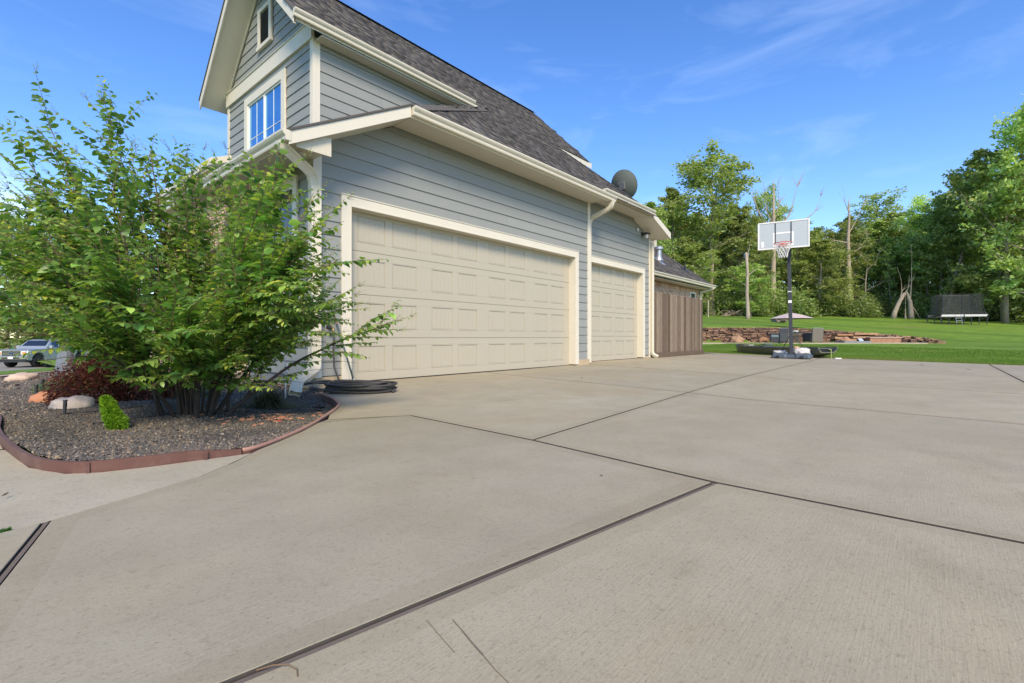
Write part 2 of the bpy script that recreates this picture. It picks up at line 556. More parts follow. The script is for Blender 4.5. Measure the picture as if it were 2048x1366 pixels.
# ================================================================ THE HOUSE
house = thing('house', 'grey lap-sided house with a double and a single garage door and steep shingle roof', 'house', (3.0, 5.92, 0))
HO = Vector((3.0, 5.92, 0))


def hpart(mb, name, mats, parent=None, **k):
    """parts are modelled in world metres, then hung on the house"""
    o = mb.build(name, mats, parent or house, **k)
    if parent is None:
        o.matrix_parent_inverse = Matrix.Translation(-HO)
    return o


# ---- solid cores behind the boards
core = MB()
def wall_with_opening(m, x0, x1, y0, y1, z0, z1, ox0, ox1, oz1):
    m.box(x0, ox0, y0, y1, z0, z1)
    m.box(ox1, x1, y0, y1, z0, z1)
    m.box(ox0, ox1, y0, y1, oz1, z1)
wall_with_opening(core, 3.02, 9.60, 5.925, 6.25, .10, 3.10, 3.49, 9.01, 2.42)
core.add([(3.02, 5.925, 3.10), (9.6, 5.925, 3.10), (9.6, 5.925, 3.70), (4.26, 5.925, 3.70)], [(0, 1, 2, 3)])
wall_with_opening(core, 9.62, 13.0, 6.055, 6.40, .10, 3.50, 9.80, 12.61, 2.45)
core.add([(9.62, 6.055, 3.50), (13.0, 6.055, 3.50), (12.31, 6.055, 3.86), (9.62, 6.055, 3.86)], [(0, 1, 2, 3)])
core.box(12.98, 13.02, 6.06, 9.2, 0, 3.5)
core.box(3.02, 3.06, 5.98, 6.39, 0, 2.93); core.box(3.02, 3.06, 7.45, 8.0, 0, 2.93)
core.box(3.02, 3.06, 6.39, 7.45, 0, 1.5); core.box(3.02, 3.06, 6.39, 7.45, 2.7, 2.93)
core.box(3.02, 3.97, 7.95, 8.0, 0, 2.93)
core.box(3.93, 8.3, 7.72, 7.76, 3.0, 5.62)                                  # upper side wall
core.add([(3.925, 7.72, 3.0), (3.925, 11.46, 3.0), (3.925, 11.46, 5.7), (3.925, 9.59, 7.55), (3.925, 7.72, 5.7)], [(0, 4, 3, 2, 1)])
core.box(3.93, 12.0, 11.42, 11.46, 3.0, 5.6)
core.box(3.97, 4.3, 8.0, 15.85, -.4, 4.10)                                   # brick front wall core
core.box(4.10, 4.3, 15.85, 29.0, -1.0, 1.85)
core.box(13.0, 20.35, 7.28, 7.6, 0, 2.62); core.box(20.3, 20.35, 7.28, 11, 0, 2.62)
core.box(15.0, 20.0, 9.04, 9.3, 2.5, 5.9); core.box(19.95, 20.0, 9.04, 12, 2.5, 5.9)
hpart(core, 'wall', M['wall_core'])

for q in (
    (3.03, 3.50, 5.90, 6.2, -.1, .115),
    (9.06, 9.58, 5.90, 6.1, -.1, .13),
    (12.66, 13.0, 6.03, 6.3, -.05, .10),
    (3.03, 3.10, 6.2, 8.0, -.2, .115),
    (3.50, 9.06, 6.02, 6.3, -.1, -.002),
    (9.66, 12.66, 6.12, 6.4, -.1, .035),
):
    m = MB(); m.box(*q); hpart(m, 'foundation', M['foundation'], bevel=.006)

# ---- lap siding: every course is a board
def lap_board(org, u, n, z0, z1, l0, l1, r0, r1):
    """board between heights z0..z1; left end l0 (bottom) l1 (top), right end r0, r1, measured along u"""
    org, u, n = Vector(org), Vector(u), Vector(n)
    m = MB()
    def P(a, z, d): return org + u * a + n * d + Vector((0, 0, z))
    m.hexa([P(l0, z0, 0), P(r0, z0, 0), P(r0, z0, .023), P(l0, z0, .023), P(l1, z1 + .012, 0), P(r1, z1 + .012, 0), P(r1, z1 + .012, .006), P(l1, z1 + .012, .006)])
    return m


EX = .1838
def lap_wall(org, u, n, z_base, k0, k1, left, right, openings=(), seams=()):
    """left(z), right(z): wall ends; openings: (a0, a1, z0, z1)"""
    for k in range(k0, k1):
        z0, z1 = z_base + k * EX, z_base + (k + 1) * EX
        zm = (z0 + z1) / 2
        a0, a1, b0, b1 = left(z0), left(z1), right(z0), right(z1)
        if b0 - a0 < .04:
            continue
        if b1 - a1 < .02:
            a1 = b1 = (a0 + b0) / 2
        spans = [(a0, a1, b0, b1)]
        for (o0, o1, oz0, oz1) in openings:
            if oz0 < zm < oz1:
                new = []
                for (p0, p1, q0, q1) in spans:
                    if q0 <= o0 or p0 >= o1:
                        new.append((p0, p1, q0, q1)); continue
                    if p0 < o0 - .02: new.append((p0, p1, o0, o0))
                    if q0 > o1 + .02: new.append((o1, o1, q0, q1))
                spans = new
        for (p0, p1, q0, q1) in spans:
            cut = []
            if q0 - p0 > 3.7:                      # 3.66 m boards butt at staggered joints
                j = p0 + (1.2 + 1.22 * (k % 3))
                while j < q0 - .6:
                    cut.append(j); j += 3.66
            ends = [(p0, p1)] + [(j + .0015, j + .0015) for j in cut]
            ende = [(j - .0015, j - .0015) for j in cut] + [(q0, q1)]
            for (l0, l1), (r0, r1) in zip(ends, ende):
                hpart(lap_board(org, u, n, z0, z1, l0, l1, r0, r1), 'siding_board', M['siding'])


X_, Y_, Z_ = (1, 0, 0), (0, 1, 0), (0, 0, 1)
NS, NW = (0, -1, 0), (-1, 0, 0)
# double-door wall (faces the driveway)
lap_wall((0, 5.925, 0), X_, NS, .13, 0, 20, lambda z: max(3.10, 3.10 + (z - 3.17) / .475), lambda z: 9.50,
         openings=[(3.38, 9.12, 0, 2.535)])
# single-door wall, set back a little
lap_wall((0, 6.055, 0), X_, NS, .13, 0, 21, lambda z: 9.62, lambda z: min(12.99, 12.31 + (3.875 - z) / .36) if z > 3.62 else 12.99,
         openings=[(9.70, 12.72, 0, 2.545)])
# front wall beside the shrub
lap_wall((3.02, 0, 0), Y_, NW, .13, 0, 15, lambda z: 6.03, lambda z: 8.0, openings=[(6.31, 7.53, 1.44, 2.78)])
# upper side wall and gable
lap_wall((0, 7.72, 0), X_, NS, 3.249, 0, 13, lambda z: 4.02, lambda z: 8.2)
lap_wall((3.925, 0, 0), Y_, NW, 3.249, 0, 13, lambda z: 7.80, lambda z: 11.38, openings=[(8.68, 10.50, 3.9, 5.44)])
lap_wall((3.925, 0, 0), Y_, NW, 5.85, 0, 9, lambda z: 7.86 + (z - 5.80), lambda z: 11.32 - (z - 5.80), openings=[(9.22, 9.86, 6.20, 7.0)])
# far upper block
lap_wall((0, 9.04, 0), X_, NS, 3.9, 0, 11, lambda z: 15.5, lambda z: 19.86)

# ---- corner boards, bands, casings
def trim(*boxes, name='corner_board', mat='trim', bevel=.003):
    m = MB()
    for b in boxes:
        m.box(*b)
    return hpart(m, name, M[mat], bevel=bevel)
trim((2.985, 3.10, 5.888, 5.924, .11, 3.19), (2.985, 3.019, 5.926, 6.03, .11, 2.93))
trim((9.50, 9.604, 5.888, 5.924, .12, 3.72), (9.575, 9.604, 5.926, 6.05, .12, 3.72))
trim((12.99, 13.08, 6.02, 6.054, .05, 3.58), (13.03, 13.08, 6.056, 6.16, .05, 3.58))
trim((3.895, 4.02, 7.685, 7.719, 3.3, 5.60), (3.895, 3.924, 7.721, 7.80, 3.5, 5.57))
trim((3.895, 3.924, 11.38, 11.48, 3.3, 5.57))
trim((19.86, 20.0, 9.01, 9.038, 3.9, 5.8))
trim((3.868, 3.924, 7.70, 11.48, 5.57, 5.84), (3.85, 3.924, 7.69, 11.49, 5.841, 5.856), name='band_board')
for sy, y0, y1 in ((1, 7.66, 9.59), (-1, 11.52, 9.59)):                          # rake trim on the gable
    m = MB()
    za, zb = 5.86, 5.86 + abs(y1 - y0) * .985
    w = .13
    m.hexa([(3.895, y0, za - w), (3.895, y1, zb - w), (3.922, y1, zb - w), (3.922, y0, za - w), (3.895, y0, za), (3.895, y1, zb), (3.922, y1, zb), (3.922, y0, za)])
    hpart(m, 'rake_trim', M['trim'])


def casing(x0, x1, ztop, z0, yf, w=.14, yb=.06, name='door_casing'):
    m = MB()
    m.box(x0, x0 + w, yf, yf + yb, z0, ztop); m.box(x1 - w, x1, yf, yf + yb, z0, ztop)
    m.box(x0 + w, x1 - w, yf, yf + yb, ztop - w, ztop)
    m.box(x0 + w - .025, x0 + w, yf - .008, yf - .001, z0, ztop - w + .025); m.box(x1 - w, x1 - w + .025, yf - .008, yf - .001, z0, ztop - w + .025)
    m.box(x0 + w, x1 - w, yf - .008, yf - .001, ztop - w, ztop - w + .025)
    m.box(x0 - .004, x1 + .004, yf - .01, yf + .03, ztop + .001, ztop + .016)
    # jamb lining
    m.box(x0 + w - .02, x0 + w, yf + yb, yf + .24, z0, ztop - w); m.box(x1 - w, x1 - w + .02, yf + yb, yf + .24, z0, ztop - w)
    m.box(x0 + w, x1 - w, yf + yb, yf + .24, ztop - w, ztop - w + .02)
    return hpart(m, name, M['trim'], bevel=.003)
casing(3.38, 9.12, 2.53, .03, 5.888)
casing(9.70, 12.72, 2.55, .07, 6.02)

# ---- sectional garage doors
def door_section(x0, x1, h, pans):
    m = MB()
    g = .003
    # field with true openings around each pressed panel
    xs = [0] + [v for p in pans for v in p] + [x1 - x0]
    pz0, pz1 = .125, .500
    def fld(a, b, c, d, t=0.0): m.box(a, b, t, .045, c, d)
    fld(0, x1 - x0, g, pz0); fld(0, x1 - x0, pz1, h - g)
    for i in range(0, len(xs), 2):
        fld(xs[i], xs[i + 1], pz0, pz1)
    for a, b in pans:
        # sunken moulding then planked centre
        m.box(a, b, .009, .045, pz0, pz1)
        e = .016
        for q in ((a, a + e, pz0, pz1), (b - e, b, pz0, pz1), (a + e, b - e, pz0, pz0 + e), (a + e, b - e, pz1 - e, pz1)):
            m.box(q[0] + .003, q[1] - .001, -.0018, .009, q[2] + .003, q[3] - .001)
        n = 5
        w = (b - a - 2 * e - .012) / n
        for k in range(n):
            c = a + e + .006 + k * w
            m.box(c + .0025, c + w - .0025, .0055, .0091, pz0 + e + .006, pz1 - e - .006)
    # tongue at the section joint
    m.box(0, x1 - x0, .010, .045, h - g, h + g)
    return m.mesh('door_section', M['garage'])
def make_door(x0, x1, z0, y, pans, label):
    d = bpy.data.objects.new('garage_door', None)
    COL.objects.link(d); d.parent = house
    d.location = Vector((x0, y, z0)) - HO
    d['label'] = label
    me = door_section(x0, x1, .61, pans)
    for k in range(4):
        o = link('door_section', me, d); o.location = (0, 0, .61 * k)
        b = o.modifiers.new('bevel', 'BEVEL'); b.width = .0022; b.segments = 1; b.limit_method = 'ANGLE'
    s = MB(); s.box(0, x1 - x0, .005, .04, -.012, .004)
    sl = s.build('bottom_seal', M['black'], d)
    return d
P1 = [(3.715 + 1.335 * i + o, 3.715 + 1.335 * i + o + .46) for i in range(4) for o in (0, .58)]
make_door(3.50, 9.00, .012, 6.056, [(a - 3.5, b - 3.5) for a, b in P1], 'wide almond door with sixteen pairs of pressed panels')
make_door(9.85, 12.60, .045, 6.19, [(a - 9.85, b - 9.85) for a, b in ((10.07, 10.53), (10.68, 11.13), (11.32, 11.78), (11.93, 12.38))], 'narrow almond door')

# ---- windows
def window(pw, y0, y1, z0, z1, cas, xw, grid, glass):
    """window on a wall that faces -X; xw is the wall face"""
    w = bpy.data.objects.new('window', None); COL.objects.link(w); w.parent = house
    w.location = Vector((xw, y0, z0)) - HO
    W_, H_ = y1 - y0, z1 - z0
    m = MB()
    m.box(-.035, 0, -cas, 0, -cas, H_ + cas); m.box(-.035, 0, W_, W_ + cas, -cas, H_ + cas)
    m.box(-.035, 0, 0, W_, H_, H_ + cas); m.box(-.035, 0, 0, W_, -cas, 0)
    m.box(-.045, 0, -cas - .01, W_ + cas + .01, -cas - .03, -cas)
    o = m.build('frame', M['trim'], w, bevel=.003)
    m = MB()
    m.box(-.012, .02, 0, .03, 0, H_); m.box(-.012, .02, W_ - .03, W_, 0, H_); m.box(-.012, .02, .03, W_ - .03, 0, .03); m.box(-.012, .02, .03, W_ - .03, H_ - .03, H_)
    m.box(-.016, .02, W_ / 2 - .025, W_ / 2 + .025, .03, H_ - .03)
    m.build('sash', M['white'], w)
    for k in (0, 1):
        a, b = (.03, W_ / 2 - .025) if k == 0 else (W_ / 2 + .025, W_ - .03)
        g = MB(); g.box(.008, .012, a, b, .03, H_ - .03)
        g.build('pane', glass, w)
        if grid:
            g = MB()
            g.box(.001, .007, (a + b) / 2 - .005, (a + b) / 2 + .005, .03, H_ - .03)
            g.box(.001, .0065, a, (a + b) / 2 - .005, H_ * .42, H_ * .42 + .009)
            g.box(.001, .0065, (a + b) / 2 + .005, b, H_ * .42, H_ * .42 + .014)
            g.build('muntin', M['white'], w)
    return w
window(None, 8.83, 10.35, 4.05, 5.28, .15, 3.905, True, M['glass'])['label'] = 'sliding window reflecting blue sky'
window(None, 6.43, 7.41, 1.58, 2.66, .12, 3.0, False, M['glass_dim'])['label'] = 'wide-cased window half hidden by the shrub'
# attic louver
lv = bpy.data.objects.new('attic_vent', None); COL.objects.link(lv); lv.parent = house
lv.location = Vector((3.905, 9.24, 6.22)) - HO
m = MB(); m.box(-.04, 0, 0, .1, 0, .72); m.box(-.04, 0, .50, .60, 0, .72); m.box(-.04, 0, .1, .5, .64, .72); m.box(-.055, 0, -.02, .62, -.07, .0)
m.build('frame', M['trim'], lv, bevel=.003)
m = MB(); m.box(0.0, .01, .1, .5, 0, .64)
m.build('backing', M['dark'], lv)
sm = MB(); sm.hexa([(-.028, .1, 0), (-.024, .1, -.006), (-.024, .5, -.006), (-.028, .5, 0), (-.004, .1, .03), (0, .1, .024), (0, .5, .024), (-.004, .5, .03)])
sme = sm.mesh('slat', M['dark'])
for k in range(17):
    o = link('slat', sme, lv); o.location = (0, 0, .018 + k * .036)

# ---- roofs
MS = .931
def zM(y): return 3.80 + MS * (y - 5.40)
def zU(y): return 5.70 + .99 * (y - 7.44)
def zF(x): return 2.93 + .527 * (x - 2.47)
def zR(y): return 2.78 + .87 * (y - 6.80)
RZ = zU(9.59)
mats_roof = [M['underlay'], M['trim']]
planes = []      # (origin, u, v(up slope unit), polygon in (u,v) as world xyz)
def roof_plate(name, poly, dz, parts_mats=mats_roof):
    m = MB(); m.slab(poly, dz)
    o = hpart(m, name, parts_mats)
    return o
pM = [(4.12, 5.40, zM(5.40)), (9.55, 5.40, zM(5.40)), (9.55, 5.53, zM(5.53)), (12.12, 5.53, zM(5.53)), (10.05, 7.44, zM(7.44)), (7.70, 7.44, zM(7.44))]
pU = [(3.483, 7.44, zU(7.44)), (12.2, 7.44, zU(7.44)), (12.2, 9.59, RZ), (3.483, 9.59, RZ)]
pU2 = [(3.483, 11.74, zU(7.44)), (3.483, 9.59, RZ), (12.2, 9.59, RZ), (12.2, 11.74, zU(7.44))]
pF = [(2.47, 5.40, zF(2.47)), (4.12, 5.40, zF(4.12)), (7.78, 7.44, 5.62), (7.9, 7.70, 5.78), (3.90, 7.70, zF(3.90)), (3.90, 11.5, zF(3.90)), (2.47, 11.5, zF(2.47))]
# keep the front plane planar
pF = [(x, y, zF(x)) for x, y, z in [(2.47, 5.40, 0), (4.12, 5.40, 0), (7.70, 7.44, 0), (8.1, 7.70, 0), (3.90, 7.70, 0), (3.90, 11.5, 0), (2.47, 11.5, 0)]]
pE = [(12.12, 5.53, zM(5.53)), (13.25, 5.53, 3.55), (13.25, 11.0, 3.55), (12.12, 9.6, zM(5.53)), (12.12, 7.5, zM(5.53))]
pE2 = [(12.12, 5.53, zM(5.53)), (12.12, 11.0, zM(5.53)), (10.05, 9.2, 5.72), (10.05, 7.44, 5.70)]
pR = [(13.05, 6.80, zR(6.80)), (20.78, 6.80, zR(6.80)), (16.3, 11.28, zR(11.28)), (13.05, 11.28, zR(11.28))]
pR2 = [(20.78, 6.80, zR(6.80)), (20.78, 15.76, zR(6.80)), (16.3, 11.28, zR(11.28))]
roof_plate('roof_plane', pM, .14)
roof_plate('roof_plane', pU, .15)
roof_plate('roof_plane', pU2, .15)
roof_plate('roof_plane', pF, .13)
roof_plate('roof_plane', pE, .13)
roof_plate('roof_plane', pE2, .13)
roof_plate('roof_plane', pR, .12)
roof_plate('roof_plane', pR2, .12)
roof_plate('roof_plane', [(3.50, 11.3, 4.36), (3.50, 16.2, 4.36), (5.3, 16.2, 5.1), (5.3, 11.3, 5.1)], .14)
roof_plate('roof_plane', [(3.55, 16.2, 2.02), (3.55, 29.3, 2.02), (7.5, 29.3, 3.9), (7.5, 16.2, 3.9)], .12)
# far gable end under the upper ridge
m = MB(); m.add([(11.9, 7.75, 5.0), (11.9, 11.4, 5.0), (11.9, 11.4, 5.8), (11.9, 9.59, 7.6), (11.9, 7.75, 5.8)], [(0, 1, 2, 3, 4)])
hpart(m, 'gable_wall', M['trim'])

# soffits (flat boards under the eaves)
m = MB(); m.box(4.2, 9.60, 5.46, 5.90, 3.705, 3.722)
hpart(m, 'soffit', M['soffit'])
m = MB(); m.add([(3.0, 5.46, 3.17), (4.2, 5.46, 3.722), (4.2, 5.90, 3.722), (3.0, 5.90, 3.17)], [(0, 1, 2, 3)])
hpart(m, 'soffit', M['soffit'])
m = MB(); m.box(9.58, 12.3, 5.58, 6.03, 3.855, 3.872)
hpart(m, 'soffit', M['soffit'])
m = MB(); m.add([(12.3, 5.58, 3.856), (13.2, 5.58, 3.50), (13.2, 6.9, 3.50), (12.3, 6.9, 3.856)], [(0, 1, 2, 3)])
hpart(m, 'soffit', M['soffit'])
m = MB(); m.box(2.55, 3.0, 5.46, 9.0, 2.885, 2.90)
hpart(m, 'soffit', M['soffit'])
m = MB(); m.box(2.56, 2.985, 5.44, 5.458, 2.80, 3.02)
hpart(m, 'soffit', M['soffit'])
m = MB(); m.box(3.93, 8.1, 7.46, 7.69, 5.53, 5.545)
hpart(m, 'soffit', M['soffit'])
m = MB(); m.box(13.05, 20.7, 6.86, 7.24, 2.62, 2.635)
hpart(m, 'soffit', M['soffit'])
m = MB(); m.box(3.52, 3.95, 11.5, 16.1, 4.15, 4.17)
hpart(m, 'soffit', M['soffit'])
m = MB(); m.hexa([(2.45, 5.375, 2.775), (4.12, 5.375, 3.655), (4.12, 5.398, 3.655), (2.45, 5.398, 2.775), (2.45, 5.375, 2.925), (4.12, 5.375, 3.805), (4.12, 5.398, 3.805), (2.45, 5.398, 2.925)])
hpart(m, 'fascia', M['trim'], bevel=.002)
m = MB(); m.hexa([(12.12, 5.505, 3.80), (13.27, 5.505, 3.40), (13.27, 5.528, 3.40), (12.12, 5.528, 3.80), (12.12, 5.505, 3.955), (13.27, 5.505, 3.575), (13.27, 5.528, 3.575), (12.12, 5.528, 3.955)])
hpart(m, 'fascia', M['trim'], bevel=.002)
m = MB(); m.box(3.455, 3.482, 7.42, 7.46, 5.5, 5.62)
hpart(m, 'fascia', M['trim'], bevel=.002)
for y0, y1 in ((7.42, 9.59), (11.76, 9.59)):
    m = MB(); z0, z1 = zU(7.42), RZ + .01
    m.hexa([(3.452, y0, z0 - .19), (3.452, y1, z1 - .19), (3.481, y1, z1 - .19), (3.481, y0, z0 - .19), (3.452, y0, z0 - .012), (3.452, y1, z1 - .012), (3.481, y1, z1 - .012), (3.481, y0, z0 - .012)])
    hpart(m, 'fascia', M['trim'], bevel=.002)
# dark drip edges
for y0, y1 in ((7.41, 9.59), (11.77, 9.59)):
    z0, z1 = zU(7.41), RZ + .012
    m = MB(); m.hexa([(3.436, y0, z0 - .012), (3.436, y1, z1 - .012), (3.5, y1, z1 - .012), (3.5, y0, z0 - .012), (3.436, y0, z0 + .024), (3.436, y1, z1 + .024), (3.5, y1, z1 + .024), (3.5, y0, z0 + .024)])
    hpart(m, 'drip_edge', M['shingle'])
m = MB(); m.hexa([(2.45, 5.36, 2.927), (4.15, 5.36, 3.824), (4.15, 5.50, 3.824), (2.45, 5.50, 2.927), (2.45, 5.36, 2.955), (4.15, 5.36, 3.852), (4.15, 5.50, 3.852), (2.45, 5.50, 2.955)])
hpart(m, 'drip_edge', M['shingle'])

# gutters: K profile, open channel look
def gutter(p, q, out, name='gutter'):
    """from p to q along the eave, profile grows outward; p.z is the gutter top"""
    m = MB()
    prof = [(0, 0), (0, -.115), (.055, -.115), (.062, -.098), (.062, -.070), (.085, -.045), (.098, -.022), (.098, 0), (.090, 0), (.090, -.018), (.050, -.06), (.05, -.105), (.008, -.105), (.008, 0)]
    m.profile(prof, [p, q], [out, out])
    d = (Vector(q) - Vector(p)).normalized() * .003
    cap = [(0, 0), (0, -.115), (.055, -.115), (.062, -.098), (.062, -.070), (.085, -.045), (.098, -.022), (.098, 0)]
    m.profile(cap, [Vector(p) - d, Vector(p)], [out, out]); m.profile(cap, [Vector(q), Vector(q) + d], [out, out])
    L = (Vector(q) - Vector(p)).length
    return hpart(m, name, M['gutter'])
gutter((4.14, 5.398, 3.80), (9.80, 5.398, 3.80), NS)
gutter((9.55, 5.528, 3.965), (12.14, 5.528, 3.965), NS)
gutter((2.468, 5.37, 2.93), (2.468, 11.2, 2.93), NW)
gutter((3.44, 7.438, 5.70), (7.34, 7.438, 5.70), NS)
gutter((13.07, 6.798, 2.79), (20.9, 6.798, 2.79), NS)
gutter((3.50, 11.742, 5.70), (8.0, 11.742, 5.70), (0, 1, 0))

# downspouts: rectangular pipe swept along a path
def downspout(path, w=.052, d=.038, ribs=True):
    m = MB()
    pts = [Vector(p) for p in path]
    # round the bends
    out = [pts[0]]
    for a, b, c in zip(pts, pts[1:], pts[2:]):
        r = min(.09, (b - a).length * .45, (c - b).length * .45)
        p0, p1 = b + (a - b).normalized() * r, b + (c - b).normalized() * r
        for t in (0, .25, .5, .75, 1):
            out.append(p0 * (1 - t) ** 2 + b * 2 * t * (1 - t) + p1 * t * t)
    out.append(pts[-1])
    n = len(out)
    prof = []
    side0 = None
    vs = []
    for i, p in enumerate(out):
        t = (out[min(i + 1, n - 1)] - out[max(i - 1, 0)]).normalized()
        s = Vector((1, 0, 0)) if side0 is None else side0
        s = (s - t * s.dot(t)).normalized(); side0 = s
        q = t.cross(s)
        k = 1.0 + (.03 if (i % 2) else 0) * (1 if 0 < i < n - 1 else 0)
        ring = [(-w, -d), (-w * .5, -d), (-w * .45, -d * .86), (w * .45, -d * .86), (w * .5, -d), (w, -d), (w, d), (w * .5, d), (w * .45, d * .86), (-w * .45, d * .86), (-w * .5, d), (-w, d)]
        vs += [p + s * a * k + q * b * k for a, b in ring]
    N = 12
    fs = [(i * N + k, i * N + (k + 1) % N, (i + 1) * N + (k + 1) % N, (i + 1) * N + k) for i in range(n - 1) for k in range(N)]
    m.add(vs, fs)
    return hpart(m, 'downspout', M['gutter'])
downspout([(2.425, 5.50, 2.84), (2.44, 5.51, 2.78), (2.93, 5.80, 2.66), (2.985, 5.83, 2.50), (2.985, 5.83, .32), (2.95, 5.78, .22), (2.50, 5.30, .12), (2.44, 5.22, .015)], .058, .043)
downspout([(9.68, 5.36, 3.72), (9.68, 5.40, 3.55), (9.68, 5.93, 3.38), (9.68, 5.975, 3.26), (9.68, 5.975, .04)], .048, .036)
downspout([(13.14, 6.3, 3.48), (13.14, 6.28, 3.40), (13.10, 6.0, 3.32), (13.07, 5.975, 3.24), (13.07, 5.975, .15), (13.12, 5.82, .07)], .045, .035)
downspout([(13.35, 6.9, 3.50), (13.5, 7.4, 3.42), (19.0, 8.9, 5.0), (19.95, 8.97, 4.9), (19.95, 8.97, 3.9)], .05, .04) if False else None
downspout([(20.7, 6.75, 2.68), (20.62, 6.9, 2.60), (20.45, 7.18, 2.50), (20.45, 7.2, 2.42), (20.45, 7.2, .1)], .05, .04)
downspout([(19.93, 8.98, 5.4), (19.93, 8.98, 3.9)], .07, .05)
downspout([(3.86, 15.7, 4.14), (3.86, 15.7, 0.0)], .06, .045)
for z in (1.05, 1.15):
    m = MB(); m.box(2.92, 3.05, 5.782, 5.888, z if z < 1.1 else 2.2, (z if z < 1.1 else 2.2) + .02)
    hpart(m, 'strap', M['gutter'])

# ---- shingles, course by course
def in_poly(x, y, poly):
    c = np.zeros(len(x), bool)
    n = len(poly)
    for i in range(n):
        x0, y0 = poly[i]; x1, y1 = poly[(i + 1) % n]
        if y0 == y1: continue
        hit = ((y0 > y) != (y1 > y)) & (x < (x1 - x0) * (y - y0) / (y1 - y0) + x0)
        c ^= hit
    return c
SW = [.16, .21, .27, .33]
def shingle_box(w, t, tone):
    """local: x along eave, y up slope, z normal"""
    return np.array([(0.002, -.004, .001), (w - .002, -.004, .001), (w - .002, .19, .000), (0.002, .19, .000),
                     (0.002, -.004, .004 + t), (w - .002, -.004, .004 + t), (w - .002, .19, .003), (0.002, .19, .003)])
HF = np.array([(0, 3, 2, 1), (4, 5, 6, 7), (0, 1, 5, 4), (1, 2, 6, 5), (2, 3, 7, 6), (3, 0, 4, 7)])
shingle_list = []    # (distance, 4x4 basis tuple, width index, tone)
def shingles(org, u, vdir, Lu, Lv, poly_xy, ex=.143):
    org, u, v = Vector(org), Vector(u).normalized(), Vector(vdir).normalized()
    nrm = u.cross(v).normalized()
    if nrm.z < 0: nrm = -nrm
    k = 0
    y = 0.0
    while y < Lv:
        x = -random.random() * .3
        while x < Lu:
            wi = random.choice((0, 1, 2, 3, 3))
            w = SW[wi]
            p = org + u * x + v * y
            shingle_list.append((p, u, v, nrm, wi, random.random(), poly_xy))
            x += w
        y += ex; k += 1
ln = math.sqrt
shingles((4.0, 5.39, zM(5.39)), (1, 0, 0), (0, 1, MS), 8.6, 2.05 * ln(1 + MS ** 2), [(p[0], p[1]) for p in [(4.12, 5.37), (12.12, 5.40), (12.12, 5.53), (10.05, 7.47), (7.70, 7.47)]])
shingles((3.44, 7.43, zU(7.43)), (1, 0, 0), (0, 1, .99), 8.78, 2.15 * ln(1 + .99 ** 2), [(3.56, 7.40), (12.12, 7.40), (12.12, 9.60), (3.56, 9.60)])
shingles((2.46, 11.4, zF(2.46)), (0, -1, 0), (1, 0, .527), 6.1, 5.5 * ln(1 + .527 ** 2), [(2.44, 5.52), (4.20, 5.52), (7.66, 7.48), (8.02, 7.68), (3.90, 7.68), (3.90, 11.4), (2.44, 11.4)])
shingles((13.05, 6.79, zR(6.79)), (1, 0, 0), (0, 1, .87), 7.8, 4.4 * ln(1 + .87 ** 2), [(13.05, 6.76), (20.8, 6.76), (16.4, 11.2), (13.05, 11.2)])
pts = np.array([tuple(s[0] + s[1] * SW[s[4]] * .5 + s[2] * .07) for s in shingle_list])
keep = np.zeros(len(shingle_list), bool)
polys = {}
for i, s in enumerate(shingle_list):
    polys.setdefault(id(s[6]), (s[6], []))[1].append(i)
for poly, idx in polys.values():
    idx = np.array(idx)
    keep[idx] = in_poly(pts[idx, 0], pts[idx, 1], poly)
# exclude the roof-in-roof region where the front plane runs under the upper house
d2 = pts[:, 0] ** 2 + pts[:, 1] ** 2 + (pts[:, 2] - .63) ** 2
order = [i for i in np.argsort(d2) if keep[i]]
sh_mesh = {}
for wi, w in enumerate(SW):
    for t in range(3):
        V = shingle_box(w, (.004, .009, .015)[t], 0)
        sh_mesh[wi, t] = mesh_np('shingle', V, HF, M['shingle'])
near, rest = order[:300], order[300:]
for i in near:
    p, u, v, n, wi, tn, _ = shingle_list[i]
    o = link('shingle', sh_mesh[wi, int(tn * 3)], house)
    Mx = Matrix((u, v, n)).transposed().to_4x4(); Mx.translation = p
    o.matrix_basis = Matrix.Translation(-HO) @ Mx
V, F, T = [], [], []
for j, i in enumerate(rest):
    p, u, v, n, wi, tn, _ = shingle_list[i]
    B = np.array([u, v, n])
    V.append(shingle_box(SW[wi], (.004, .009, .015)[int(tn * 3)], 0) @ B + np.array(p))
    F.append(HF + 8 * j); T += [random.random()] * 6
o = link('shingles', mesh_np('shingles', np.concatenate(V), np.concatenate(F), M['shingle'], tone=T), house)
o.matrix_parent_inverse = Matrix.Translation(-HO); o['kind'] = 'stuff'
# ridge and hip caps
def caps(a, b, parent=house):
    a, b = Vector(a), Vector(b)
    d = (b - a); n = int(d.length / .15); d.normalize()
    side = d.cross(Vector((0, 0, 1))).normalized()
    m = MB()
    for k in range(n):
        p = a + d * (k * .15); q = p + d * .2
        dn = Vector((0, 0, .085))
        m.add([p - side * .13 - dn + Vector((0, 0, .024)), p + Vector((0, 0, .032)), p + side * .13 - dn + Vector((0, 0, .024)), q - side * .13 - dn + Vector((0, 0, .008)), q + Vector((0, 0, .014)), q + side * .13 - dn + Vector((0, 0, .008)),
               p - side * .13 - dn, p + Vector((0, 0, .01)), p + side * .13 - dn], [(0, 1, 4, 3), (1, 2, 5, 4), (6, 7, 1, 0), (7, 8, 2, 1)])
    return hpart(m, 'ridge_cap', M['shingle'])
caps((3.46, 9.59, RZ + .01), (12.2, 9.59, RZ + .01))
caps((4.15, 5.42, 3.83), (7.7, 7.44, 5.69))
caps((12.1, 5.55, 3.95), (10.05, 7.46, 5.72))
caps((20.75, 6.82, 2.80), (16.3, 11.27, 6.68))

